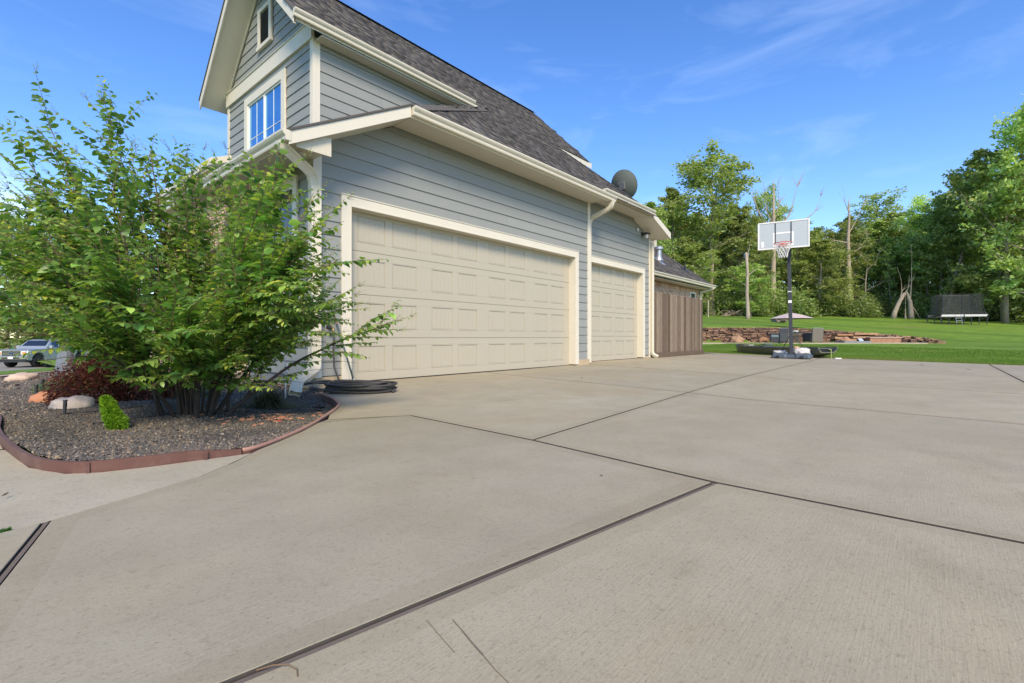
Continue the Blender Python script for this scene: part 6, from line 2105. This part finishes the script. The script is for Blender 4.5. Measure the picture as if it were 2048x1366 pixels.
V, F, T = leaf_cards(LP[rest_i], LN[rest_i], LT[rest_i], LL[rest_i], LW[rest_i], LTn[rest_i])
o = link('foliage', mesh_np('foliage', V, F, M['shrub_leaf'], tone=T, smooth=False), shrub); o['kind'] = 'stuff'
leaf_me = []
for k in range(8):
    V, F, T = leaf_cards(np.zeros((1, 3)), np.array([[0, 0, 1.]]), np.array([[1., 0, 0]]), np.array([1.]), np.array([.5 + .02 * k]), np.array([.12 + .105 * k]))
    leaf_me.append(mesh_np('leaf', V, F, M['shrub_leaf'], tone=T))
for i in pick_i:
    o = link('leaf', leaf_me[int(np.clip(LTn[i] / .93 * 7.99, 0, 7))], shrub)
    x = Vector(LT[i]); n_ = Vector(LN[i]); y = n_.cross(x).normalized(); z = x.cross(y)
    Mx = Matrix((x, y, z)).transposed().to_4x4() @ Matrix.Scale(LL[i], 4); Mx.translation = Vector(LP[i]); o.matrix_basis = Mx
o = twigs_mb.build('twigs', M['twig'], shrub, smooth=True); o['kind'] = 'stuff'
m = MB(); m.lathe((0, 0, 0), [(.30, -.06), (.20, .01), (.10, .03), (.03, .035)], 14); m.build('root_crown', M['bark_dark'], shrub, smooth=True)

# ---- red lace-leaf maple
def dome_shrub(name, label, cat, loc, rx, ry, h, n, L, mat, seed, stem='bark_dark', tone_bias=0.0, hollow=.55, droop=.5, lean=(0, 0), ns=14):
    g = np.random.default_rng(seed)
    root = thing(name, label, cat, loc)
    a = g.uniform(0, 2 * math.pi, n); cz = g.uniform(.02, 1, n) ** .8; rr = hollow + (1 - hollow) * g.random(n) ** .5
    lob = 1 + .16 * np.sin(a * 3 + seed) + .12 * np.sin(a * 5 + cz * 6)
    s_ = np.sqrt(1 - cz ** 2)
    P = np.stack([np.cos(a) * s_ * rx * rr * lob + lean[0] * cz, np.sin(a) * s_ * ry * rr * lob + lean[1] * cz, cz * h * rr * (1 + .12 * np.sin(a * 4))], -1)
    P += g.normal(0, .02, P.shape) * [rx, ry, h]
    P[:, 2] = np.abs(P[:, 2])
    out = norm_rows(P * [1, 1, 1.2] + 1e-6)
    T = norm_rows(out + g.normal(0, .5, P.shape) + [0, 0, -droop]); N = norm_rows(out * .4 + [0, 0, 1] + g.normal(0, .5, P.shape))
    LL_ = L * g.uniform(.6, 1.3, n)
    V, F, Tn = leaf_cards(P, N, T, LL_, LL_ * .42, np.clip(.35 + tone_bias + .3 * g.normal(size=n) + .25 * (cz - .5), 0, 1))
    o = link('foliage', mesh_np('foliage', V, F, M[mat], tone=Tn), root); o['kind'] = 'stuff'
    m = MB()
    for k in range(ns):
        b = g.uniform(0, 6.28); e = Vector((math.cos(b) * rx * .75, math.sin(b) * ry * .75, h * g.uniform(.35, .8)))
        m.tube([(0, 0, -.02), e * .4 + Vector((0, 0, h * .15)), e], [.012 * h / .5 + .002, .007 * h / .5, .002], 5, caps=False)
    o = m.build('stems', M[stem], root, smooth=True); o['kind'] = 'stuff'
    return root
dome_shrub('japanese_maple', 'low dark red lace-leaf maple mound behind the lime dwarf conifer', 'shrub', (1.08, 6.15, bz(1.08, 6.15)), .52, .50, .46, 15000, .030, 'maple', 3)
dome_shrub('ground_cover', 'pale green low plant spilling out beside the red maple', 'plant', (1.02, 7.3, bz(1.02, 7.3)), .42, .40, .20, 3800, .030, 'low_green', 4, ns=5)
dome_shrub('ground_cover', 'bright green clump between the red maple and the lamp post', 'plant', (1.50, 8.6, bz(1.5, 8.6)), .50, .45, .34, 4200, .032, 'low_green', 5, ns=5)
dome_shrub('ground_cover', 'small green clump under the crepe myrtle stems', 'plant', (1.72, 6.1, bz(1.72, 6.1)), .3, .3, .30, 2500, .028, 'low_green', 6, ns=5)
# lime dwarf conifer, leaning
g = np.random.default_rng(8)
tp = thing('dwarf_conifer', 'small bright lime green dwarf conifer leaning in the gravel', 'plant', (.71, 4.00, bz(.71, 4.0)))
n = 7000
t_ = g.random(n) ** .9; a = g.uniform(0, 6.28, n)
axis = -view_r * .085 + np.array([0, 0, 0])
rad = np.interp(t_, [0, .25, .42, .48, .8, .95, 1], [.042, .046, .039, .034, .024, .013, .004]) * (.8 + .3 * g.random(n)) * (1 + .12 * np.sin(a * 3 + t_ * 9))
C0 = axis[None] * t_[:, None] ** 1.1 + np.array([0, 0, .205]) * t_[:, None]
P = C0 + np.stack([np.cos(a) * rad, np.sin(a) * rad, np.zeros(n)], -1)
out = np.stack([np.cos(a), np.sin(a), np.zeros(n)], -1)
T = norm_rows(out * .9 + [0, 0, .9] + g.normal(0, .4, (n, 3)))
V, F, Tn = leaf_cards(P, norm_rows(g.normal(0, 1, (n, 3))), T, .024 * g.uniform(.6, 1.3, n), .007 * np.ones(n), np.clip(.25 + .8 * t_ * .5 + .25 * g.normal(size=n), 0, 1))
o = link('foliage', mesh_np('foliage', V, F, M['lime'], tone=Tn), tp); o['kind'] = 'stuff'
m = MB(); m.tube([(0, 0, -.02), Vector(axis * .5) + Vector((0, 0, .11)), Vector(axis) + Vector((0, 0, .21))], [.012, .03, .004], 8); m.build('stem', M['bark_dark'], tp)
# lily turf clump
lt = thing('lily_turf', 'dark arching grass clump between the shrub and the downspout outlet', 'plant', (1.98, 4.80, bz(1.98, 4.8)))
m = MB(); rgp = random.Random(6); V, F, Tn = [], [], []
k = 0
for _ in range(620):
    a = rgp.uniform(0, 6.28); b = Vector((math.cos(a), math.sin(a), 0)); L_ = rgp.uniform(.22, .42); w = rgp.uniform(.002, .0042); e = rgp.uniform(.5, 1.4)
    c0 = Vector((rgp.gauss(0, .04), rgp.gauss(0, .04), 0)); s_ = Vector((-b.y, b.x, 0)) * w
    row_ = []
    for t in (0, .3, .6, .85, 1):
        p = c0 + b * (L_ * (.25 * t + .6 * t * t) * min(1.2, e)) + Vector((0, 0, L_ * (1.05 * t - .85 * t * t * e)))
        p.z = max(p.z, .005); ww = s_ * (1 - t ** 3 * .95)
        row_ += [tuple(p - ww), tuple(p + ww)]
    V += row_; F += [(k + 2 * i, k + 2 * i + 1, k + 2 * i + 3, k + 2 * i + 2) for i in range(4)]; Tn += [rgp.random()] * 4; k += 10
o = link('blades', mesh_np('blades', np.array(V), np.array(F), M['liriope'], tone=Tn), lt); o['kind'] = 'stuff'

# ---- trees
def tree_meshes(seed, H=16.0, base=.25, spread=3.6, trunk=.22, kind='leafy', leaf=.36, leaves=14000):
    g = np.random.default_rng(seed); m = MB()
    top = np.array([g.normal(0, .5), g.normal(0, .5), H])
    npt = 9; tr = []
    for i in range(npt):
        t = i / (npt - 1); tr.append(np.array([top[0] * t + g.normal(0, .10) * (i > 0), top[1] * t + g.normal(0, .10) * (i > 0), H * .95 * t]))
    m.tube(tr, [trunk * (1.35 if i == 0 else (1 - .86 * i / (npt - 1))) for i in range(npt)], 8, caps=False)
    C_ = []
    nl = {'leafy': 34, 'tall': 26, 'pine': 30, 'thin': 14, 'airy': 24}[kind]
    for k in range(nl):
        h = base + (1 - base) * (k + .5) / nl * .97
        t = (h - base) / (1 - base)
        prof = {'leafy': (.62 + .55 * math.sin(math.pi * min(1, t * 1.02)) ** .8) * (1 - .55 * t ** 3), 'tall': .45 + .75 * math.sin(math.pi * (t * .72 + .12)), 'pine': 1.05 - .75 * t, 'thin': .6, 'airy': .4 + .8 * math.sin(math.pi * (t * .75 + .1))}[kind]
        a = k * 2.39996 + g.uniform(-.4, .4); L_ = spread * prof * g.uniform(.65, 1.12)
        el = {'leafy': .35, 'tall': .55, 'pine': .05, 'thin': .4, 'airy': .7}[kind] * g.uniform(.5, 1.4) + .5 * t
        p0 = np.array([np.interp(h * H, [q[2] for q in tr], [q[j] for q in tr]) for j in (0, 1)] + [h * H * .93])
        d = np.array([math.cos(a) * math.cos(el), math.sin(a) * math.cos(el), math.sin(el)])
        pts = [p0]; q = p0.copy()
        for i in range(4):
            d = d + g.normal(0, .13, 3) + [0, 0, -.04]; d /= np.linalg.norm(d); q = q + d * L_ / 4; pts.append(q.copy())
        r0 = trunk * .38 * (1 - .6 * t)
        m.tube(pts, [r0, r0 * .75, r0 * .5, r0 * .32, r0 * .12], 5, caps=False)
        for i in (2, 3, 4):
            C_.append((pts[i], L_ * .12 + .30))
            for _ in range(2):
                sd = d * .4 + g.normal(0, .6, 3); sd /= np.linalg.norm(sd); e = pts[i] + sd * L_ * g.uniform(.18, .34)
                m.tube([pts[i], e], [r0 * .25, .01], 4, caps=False); C_.append((e, L_ * .09 + .26))
    C_ = [(c, r) for c, r in C_ if g.random() > {'airy': .25, 'tall': .12}.get(kind, .0)]
    per = leaves // len(C_)
    cc = np.repeat(np.array([c for c, r in C_]), per, 0); cr = np.repeat(np.array([r for c, r in C_]), per)
    n = len(cc)
    off = g.normal(0, .52, (n, 3)) * cr[:, None] * [1.15, 1.15, .55 if kind != 'pine' else .35]
    off[:, 2] -= .10 * (off[:, 0] ** 2 + off[:, 1] ** 2)
    P = cc + off
    T = norm_rows(g.normal(0, 1, (n, 3)) * [1, 1, .45] + [0, 0, -.15]); N = norm_rows(g.normal(0, .55, (n, 3)) + [0, 0, 1])
    S_ = norm_rows(np.cross(T, N)); L_ = (leaf * g.uniform(.55, 1.25, n))[:, None]
    w = .55 if kind != 'pine' else .22
    V = np.stack([P - T * L_ * .5, P + S_ * L_ * w * .5, P + T * L_ * .5, P - S_ * L_ * w * .5], 1).reshape(-1, 3)
    F = np.arange(4 * n).reshape(-1, 4)
    clump_t = np.repeat(g.random(len(C_)), per)
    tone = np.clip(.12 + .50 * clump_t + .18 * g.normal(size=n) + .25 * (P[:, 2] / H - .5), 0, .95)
    tone[g.random(n) < .004] = 1.0
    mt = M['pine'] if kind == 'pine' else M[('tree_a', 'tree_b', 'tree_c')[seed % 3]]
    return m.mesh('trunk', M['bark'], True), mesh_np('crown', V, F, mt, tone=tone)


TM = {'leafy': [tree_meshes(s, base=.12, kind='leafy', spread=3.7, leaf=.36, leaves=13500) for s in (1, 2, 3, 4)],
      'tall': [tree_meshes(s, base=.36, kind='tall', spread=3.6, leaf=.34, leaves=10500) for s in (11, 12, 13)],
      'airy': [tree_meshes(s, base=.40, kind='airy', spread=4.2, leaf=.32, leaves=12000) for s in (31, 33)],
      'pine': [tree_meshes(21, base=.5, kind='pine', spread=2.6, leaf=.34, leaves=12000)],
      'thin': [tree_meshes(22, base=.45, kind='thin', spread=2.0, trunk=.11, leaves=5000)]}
tree_n = 0
def tree(x, y, ztop, half, kind, label, group, gfun=None, var=None, name='tree'):
    global tree_n
    z0 = float((gfun or ground_right)(x, y)) - .1
    root = thing(name, label, 'tree', (x, y, z0), random.uniform(0, 6.28), group)
    tm, cm = TM[kind][(tree_n if var is None else var) % len(TM[kind])]
    H = ztop - z0
    s = H / 16.3
    hs = half / 3.9
    for nm, me in (('trunk', tm), ('crown', cm)):
        o = link(nm, me, root); o.scale = (hs, hs, s)
        if nm == 'trunk': pass
    tree_n += 1
    return root
GW = 'trees of the woodland edge behind the back lawn'
FRONT = [
 (49.1,22.68,15.84,3.2,'leafy','dark leafy tree rising just behind the satellite dish'),
 (54.57,22.45,18.8,3.6,'leafy','green tree between the satellite dish and the tallest airy tree'),
 (55.51,18.3,20.4,5.2,'airy','tallest airy tree with sparse sunlit leaves above the wooden play frame'),
 (59.5,16.4,16.8,3.2,'leafy','green tree filling in between the tallest airy tree and the bare-branched one'),
 (52.3,19.3,11.21,2.9,'leafy','mid green tree rising directly behind the brick wing corner'),
 (60.09,17.57,17.12,2.8,'pine','slim straight pine between the tallest airy tree and the broken snag'),
 (56.12,14.52,8.95,2.4,'leafy','low bright green tree right behind the broken snag'),
 (66.22,15.06,18.6,2.6,'tall','thin tall tree close beside the big bare-branched trunk'),
 (68.4,12.52,15.82,3.6,'leafy','broad leafy tree directly behind the basketball backboard'),
 (65.7,9.53,12.49,3.0,'leafy','bright green tree whose foliage touches the edge of the backboard'),
 (71.57,8.85,16.13,3.3,'leafy','rounded tree between the backboard and the ivy-covered dead trunk'),
 (81.04,7.04,19.38,4.0,'tall','round topped tree just behind the ivy-covered dead trunk'),
 (78.01,4.43,16.32,3.7,'leafy','dense tree behind the two broken stumps'),
 (72.42,3.27,12.22,2.0,'thin','thin sapling tree rising beside the broken stumps'),
 (80.23,1.85,17.73,3.7,'leafy','dark green tree filling the gap above the broken stumps'),
 (73.76,0.18,16.54,3.4,'tall','tree with a straight grey trunk beside the trampoline'),
 (78.47,-2.23,17.83,3.8,'leafy','dense dark tree standing behind the trampoline net'),
 (75.06,-4.4,19.61,3.7,'leafy','tall layered tree behind the corner of the trampoline'),
 (67.9,-5.75,20.4,4.2,'leafy','huge pale green tree beyond the trampoline'),
 (72.1,-1.0,17.6,3.6,'leafy','rounded tree crown directly above the trampoline'),
 (71.0,-2.9,18.9,3.6,'leafy','tall tree just past the leaning grey trunk'),
 (64.43,-7.38,24.2,4.0,'leafy','tallest broad tree at the open end of the lawn'),
 (68.91,-9.52,23.0,4.2,'leafy','broad tree past the tallest broad one at the lawn end'),
]
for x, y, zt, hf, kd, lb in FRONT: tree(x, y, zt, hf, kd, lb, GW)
BACK = [(63.89, 30.4, 19.45), (63.97, 28.07, 19.13), (79.22, 31.41, 21.09), (67.96, 25.28, 18.43), (68.48, 23.33, 18.91), (84.67, 25.35, 20.58), (83.49, 23.22, 21.34), (82.29, 19.82, 18.76), (88.75, 19.3, 20.53), (85.83, 16.94, 17.72), (84.05, 13.55, 17.4), (93.33, 13.59, 18.29), (96.55, 11.04, 18.8), (96.5, 9.43, 19.06), (92.42, 7.28, 18.32), (87.29, 5.14, 16.36), (83.03, 2.95, 15.81), (95.93, 1.44, 18.83), (108.62, -0.54, 22.27), (91.02, -2.01, 18.63), (96.29, -3.9, 20.62), (102.68, -5.74, 22.93), (92.21, -7.29, 23.15), (107.55, -9.83, 28.35), (97.48, -10.21, 26.25), (103.56, -14.54, 27.45), (100.35, -15.58, 27.22)]
BACK_LATER = BACK
THIN = [(60.29, 18.88, 11.11), (63.95, 17.7, 12.71), (65.65, 15.72, 10.23), (67.86, 11.62, 10.07), (69.86, 10.83, 8.98), (68.67, 9.15, 7.5), (67.95, 8.45, 8.27), (73.38, 8.28, 7.86), (70.75, 6.74, 7.5), (73.47, 6.64, 7.12), (76.34, 4.84, 7.86), (76.63, 2.97, 8.98), (80.74, 1.27, 10.55), (76.0, -0.89, 7.39), (77.88, -1.54, 8.71), (75.71, -3.62, 7.15), (75.61, -5.04, 8.15), (70.68, 12.94, 7.34), (64.95, 13.47, 7.5), (55.83, 19.46, 7.15)]
THIN_LATER = []
for x, y, zt in THIN:
    THIN_LATER.append((x, y, zt))
TH0 = [(61.36,21.54,1.66), (58.99,19.7,2.12), (64.12,20.09,1.22), (57.13,16.97,3.08), (60.58,16.85,1.43), (66.72,17.32,1.7), (59.3,14.63,1.6), (65.48,15.02,1.3), (64.63,13.72,3.59), (62.17,12.06,3.06), (65.72,11.46,2.35), (64.64,10.67,1.29), (66.96,10.17,3.33), (71.68,9.71,1.28), (66.83,8.27,1.7), (67.62,7.08,1.54), (66.59,6.06,2.56), (76.32,6.28,3.36), (73.95,4.9,2.99), (72.77,4.32,1.71), (77.77,3.17,3.42), (72.9,2.23,3.12), (76.88,1.36,2.47), (70.74,0.5,1.84), (73.69,-0.45,1.38), (74.79,-1.29,2.8), (67.96,-1.88,1.51), (76.07,-2.8,1.35), (70.16,-3.3,2.57), (75.77,-4.49,1.72), (70.21,-4.86,1.23), (72.27,-5.36,3.14), (72.44,-6.42,2.52), (73.64,-6.93,2.81), (69.8,-7.51,3.06), (71.51,-8.21,1.26), (68.29,-8.48,2.37), (72.51,-10.36,2.46), (69.94,-10.62,3.19)]
TH = TH0
LANDMARKS = [(48.3, 16.6, 'the wooden play frame'), (54.9, 15.9, 'the brush pile'), (49.5, 13.0, 'the broken-topped snag'), (63.3, 13.8, 'the big bare-branched tree'), (67.9, 7.0, 'the ivy-covered dead trunk'), (70.4, 5.6, 'the thin pale sapling'),
             (66.2, 2.9, 'the leaning splintered trunk'), (67.4, 1.4, 'the upright shattered stump'), (73.8, .2, 'the straight grey trunk'), (61.1, -2.0, 'the trampoline'), (65.6, -5.6, 'the forked-limb tree'), (64.4, -7.4, 'the tallest broad tree'), (79.5, 5.7, 'the grey tarp shelter'), (69.6, 8.0, 'the fallen log')]
used_labels = {}
def place_label(kind, x, y, h):
    size = 'knee-high' if h < 1.4 else 'waist-high' if h < 1.9 else 'shoulder-high' if h < 2.6 else 'tall'
    f = x * CV + y * SV; u = (x * SV - y * CV) / f
    best = sorted(LANDMARKS, key=lambda l: abs((l[0] * SV - l[1] * CV) / (l[0] * CV + l[1] * SV) - u))
    for l in best[:9]:
        lf = l[0] * CV + l[1] * SV; lu = (l[0] * SV - l[1] * CV) / lf
        rel = 'behind' if abs(lu - u) < .012 and f > lf else 'in front of' if abs(lu - u) < .012 else ('on the house side of' if u < lu else 'on the open-lawn side of') if f < lf + 6 else ('beyond and house side of' if u < lu else 'beyond and lawn side of')
        lb = f'{size} {kind} {rel} {l[2]}'
        if lb not in used_labels:
            used_labels[lb] = 1
            return lb
    return f'{size} {kind} along the shaded foot of the woodland'
def bush_mesh(seed, n=3200):
    g = np.random.default_rng(seed)
    a = g.uniform(0, 6.28, n); cz = g.random(n); rr = .35 + .65 * g.random(n) ** .6; s_ = np.sqrt(1 - (cz * .95) ** 2)
    lob = 1 + .2 * np.sin(a * 3 + seed) + .15 * np.sin(a * 7 + cz * 5)
    P = np.stack([np.cos(a) * s_ * rr * lob, np.sin(a) * s_ * rr * lob, cz * rr * lob], -1)
    T = norm_rows(g.normal(0, 1, (n, 3)) * [1, 1, .5]); N = norm_rows(g.normal(0, .6, (n, 3)) + [0, 0, 1]); S_ = norm_rows(np.cross(T, N)); L_ = (.11 * g.uniform(.5, 1.3, n))[:, None]
    V = np.stack([P - T * L_ * .5, P + S_ * L_ * .28, P + T * L_ * .5, P - S_ * L_ * .28], 1).reshape(-1, 3)
    return mesh_np('foliage', V, np.arange(4 * n).reshape(-1, 4), M['tree_b'], tone=np.clip(.12 + .2 * g.normal(size=n) + .2 * cz, 0, .95))  # shade at the woodland foot is put into this darker leaf tone
BM = [bush_mesh(s) for s in (1, 2, 3)]
bst = MB()
for k in range(7):
    a = k * .9; bst.tube([(0, 0, -.05), (math.cos(a) * .5, math.sin(a) * .5, .6)], [.02, .005], 4, caps=False)
bst = bst.mesh('stems', M['bark'])
for i, (x, y, h) in enumerate(TH):
    b = thing('thicket_bush', place_label('leafy bush', x, y, h), 'bush', (x, y, tg(x, y) - .05), random.uniform(0, 6), 'thicket bushes')
    for nm, me in (('foliage', BM[i % 3]), ('stems', bst)):
        o = link(nm, me, b); o.scale = (h * .75 + .7, h * .75 + .7, h)

for x, y, zt in BACK_LATER: tree(x, y, zt, 4.8, 'leafy', place_label('deep-row tree crown', x, y, 9), 'deep row woodland trees')
for x, y, zt in THIN_LATER: tree(x, y, zt * 1.25, 1.3, 'thin', place_label('slim sapling', x, y, (zt - 4) * .55), 'understorey saplings')

# bare and broken trees
def bare_tree(name, label, x, y, pts, rad, limbs, mat='bark_pale', ivy=None, cat='dead tree'):
    z0 = tg(x, y) - .1
    root = thing(name, label, cat, (x, y, z0), VIEW - R(90))      # local x runs to the right across the lawn
    m = MB(); m.tube([Vector(p) for p in pts], [r * .68 for r in rad], 9, caps=True); m.build('trunk', M[mat], root, smooth=True)
    for L_ in limbs:
        m = MB(); P, r0, tw = L_
        m.tube([Vector(p) for p in P], np.linspace(r0, r0 * .12, len(P)).tolist(), 6, caps=False)
        rr = random.Random(len(P) * 7 + int(r0 * 1000))
        for k in range(tw):
            i = rr.randrange(1, len(P)); a = Vector(P[i]); d = (Vector(P[i]) - Vector(P[i - 1])).normalized()
            e = a + (d + Vector((rr.uniform(-.8, .8), rr.uniform(-.5, .5), rr.uniform(-.2, .9)))) * rr.uniform(.4, 1.1)
            m.tube([a, (a + e) / 2 + Vector((rr.uniform(-.1, .1), 0, .05)), e], [r0 * .3, r0 * .2, .008], 4, caps=False)
        m.build('limb', M[mat], root, smooth=True)
    if ivy:
        n = 2600; g = np.random.default_rng(5); zz = ivy[0] + (ivy[1] - ivy[0]) * g.random(n) ** 1.3; a = g.uniform(0, 6.28, n); r_ = np.interp(zz, [0, ivy[1]], [.62, .30]) * g.uniform(.5, 1.1, n)
        cx = np.interp(zz, [p[2] for p in pts], [p[0] for p in pts])
        P = np.stack([cx + np.cos(a) * r_, np.sin(a) * r_, zz], -1); T = norm_rows(g.normal(0, 1, (n, 3)) + [0, 0, -.6]); N = norm_rows(np.stack([np.cos(a), np.sin(a), .3 + 0 * a], -1)); S_ = norm_rows(np.cross(T, N)); l = .17 * g.uniform(.5, 1.2, n)[:, None]
        V = np.stack([P - T * l * .5, P + S_ * l * .35, P + T * l * .5, P - S_ * l * .35], 1).reshape(-1, 3)
        o = link('ivy', mesh_np('ivy', V, np.arange(4 * n).reshape(-1, 4), M['tree_c'], tone=np.clip(.5 + .2 * g.normal(size=n), 0, .95)), root); o['kind'] = 'stuff'
    return root
bare_tree('snag', 'pale broken-topped snag standing alone on the lawn', 49.49, 13.03, [(0, 0, 0), (.05, 0, .5), (-.05, 0, 2.5), (.0, 0, 4.6), (-.12, 0, 6.45)], [.36, .26, .22, .20, .16], [([(0, 0, 4.2), (.5, 0, 4.6), (1.1, 0, 4.9)], .06, 3), ([(0, 0, 5.4), (.15, .1, 6.6), (.3, .1, 7.4)], .05, 2), ([(0, 0, 3.2), (-.5, 0, 3.5)], .05, 1)])
bare_tree('bare_tree', 'big bare-branched tree with a thick pale trunk behind the backboard', 63.33, 13.82, [(0, 0, 0), (0, 0, 1), (-.05, 0, 5), (.05, 0, 9), (0, 0, 11.5), (.05, 0, 16.2)], [.62, .46, .42, .36, .26, .04],
          [([(0, 0, 9.0), (1.2, 0, 11), (2.2, .2, 12.5), (2.9, .2, 15.4)], .15, 10), ([(0, 0, 9.5), (-1.4, 0, 11.5), (-2.2, 0, 13.5), (-2.5, 0, 15.2)], .14, 10), ([(0, 0, 8.2), (1.6, 0, 10.0), (3.6, 0, 11.3), (4.9, 0, 12.4), (5.6, 0, 14.2)], .12, 10), ([(0, 0, 8.4), (-1.7, .3, 9.0), (-3.4, .3, 11.0)], .10, 8), ([(0, 0, 11), (.7, 0, 13.4), (.5, 0, 15.5)], .10, 7), ([(0, 0, 10.6), (-.8, 0, 12.4), (-1.0, 0, 14.8)], .08, 7)])
bare_tree('dead_tree', 'tall dead trunk with ivy climbing its lower half and a forked bare top', 67.89, 6.99, [(0, 0, 0), (0, 0, 1), (.05, 0, 5), (-.05, 0, 9), (.1, 0, 11.6), (0, 0, 13.2), (.25, 0, 14.1)], [.50, .38, .34, .26, .16, .09, .02],
          [([(0, 0, 12.3), (-.4, 0, 13.3), (-.55, 0, 14.6)], .06, 3), ([(0, 0, 9.6), (1.0, 0, 11.4), (1.8, 0, 13.0)], .07, 5), ([(0, 0, 8.6), (-1.6, 0, 8.9), (-2.8, 0, 8.3)], .08, 6), ([(0, 0, 7.2), (1.2, 0, 7.9), (2.2, 0, 9.2)], .06, 6), ([(0, 0, 6.2), (-1.2, 0, 6.6), (-1.9, 0, 6.0)], .05, 6), ([(0, 0, 3.2), (-1.3, 0, 3.0)], .04, 3)], ivy=(.1, 5.8))
bare_tree('dead_sapling', 'thin pale leafless sapling with drooping side twigs', 70.41, 5.59, [(0, 0, 0), (0, 0, 1.5), (.0, 0, 4), (.25, 0, 6.6), (.3, 0, 7.4)], [.17, .13, .11, .07, .03],
          [([(.2, 0, 5.6), (1.2, 0, 6.6), (1.6, 0, 7.6)], .05, 5), ([(.1, 0, 4.4), (-1.1, 0, 4.9), (-1.8, 0, 5.2)], .04, 5), ([(.2, 0, 6.4), (-.4, 0, 7.3), (-1.2, 0, 7.9)], .04, 4), ([(.1, 0, 3.2), (1.6, 0, 3.9), (2.8, 0, 4.6)], .04, 5), ([(0, 0, 2.4), (-1.2, 0, 2.5)], .03, 3)])
bare_tree('leaning_tree', 'grey leaning tree trunk rising behind the trampoline net', 68.58, -1.48, [(0, 0, 0), (.3, 0, 2), (.9, 0, 4.6), (1.7, 0, 7.2), (2.5, 0, 9.2)], [.26, .20, .17, .13, .07], [([(1.7, 0, 7.2), (2.8, 0, 8.6), (4.0, 0, 9.6)], .08, 5), ([(.9, 0, 4.6), (.2, 0, 5.6)], .04, 3)], mat='bark')
bare_tree('broken_stump', 'leaning splintered dead trunk at the edge of the woods', 66.17, 2.86, [(0, 0, 0), (.2, 0, .8), (.7, 0, 1.9), (1.25, 0, 2.8)], [.42, .34, .28, .22], [([(.7, 0, 1.8), (.95, 0, 3.0), (.9, 0, 4.2)], .09, 3), ([(1.2, 0, 2.6), (1.6, 0, 3.3)], .14, 2)])
bare_tree('broken_stump', 'upright shattered stump with a fallen limb propped against it', 67.43, 1.39, [(0, 0, 0), (.0, 0, .7), (-.1, 0, 1.9), (-.45, 0, 3.0)], [.46, .36, .30, .10], [([(.0, 0, 1.5), (.5, 0, .9), (1.0, 0, .1)], .14, 0), ([(-.1, 0, 1.9), (.05, 0, 4.0), (.1, 0, 7.0)], .08, 4), ([(-.6, 0, 0), (-.6, 0, 1.6)], .1, 1)])
bare_tree('forked_limb_tree', 'grey trunk with a long pale forked limb beyond the trampoline', 65.6, -5.6, [(0, 0, 0), (.0, 0, 3), (.1, 0, 6), (.0, 0, 9), (.1, 0, 12)], [.36, .30, .27, .22, .10], [([(0, 0, 8.2), (-1.1, 0, 9.2), (-2.2, 0, 10.6), (-3.4, 0, 11.2)], .12, 6), ([(-1.8, 0, 10.0), (-1.7, 0, 11.2)], .06, 2), ([(0, 0, 9), (1.4, 0, 10.8)], .09, 4)], mat='bark', cat='tree')
# street-side trees
LTREES = [(5.7,108.3,20.39,4.7,'tree beyond the porch at the far street end'), (9.04,119.74,18.62,4.8,'distant pale tree seen through the shrub above the truck'), (9.81,95.87,19.8,3.6,'tall tree behind the parked truck cab'), (13.38,107.05,16.74,4.1,'rounded tree behind the truck bed'),
          (15.68,101.32,20.37,4.8,'broad tree beyond the lamp post'), (2.0,91.72,20.82,3.9,'tall tree in front of the porch end'), (5.37,85.7,7.74,3.2,'low bright tree just behind the truck'), (8.58,91.16,6.2,3.4,'low rounded tree behind the truck tailgate'), (10.79,82.48,6.6,3.2,'low tree between the truck and the lamp post'), (18.78,100.78,17.57,4.1,'tree above the brick wing roof line')]
for i, (x, y, zt, hf, lb) in enumerate(LTREES): tree(x, y, zt, hf, 'airy' if zt > 17 and i % 2 else 'leafy', lb, 'trees across the street', gfun=ground_left)
m = MB()
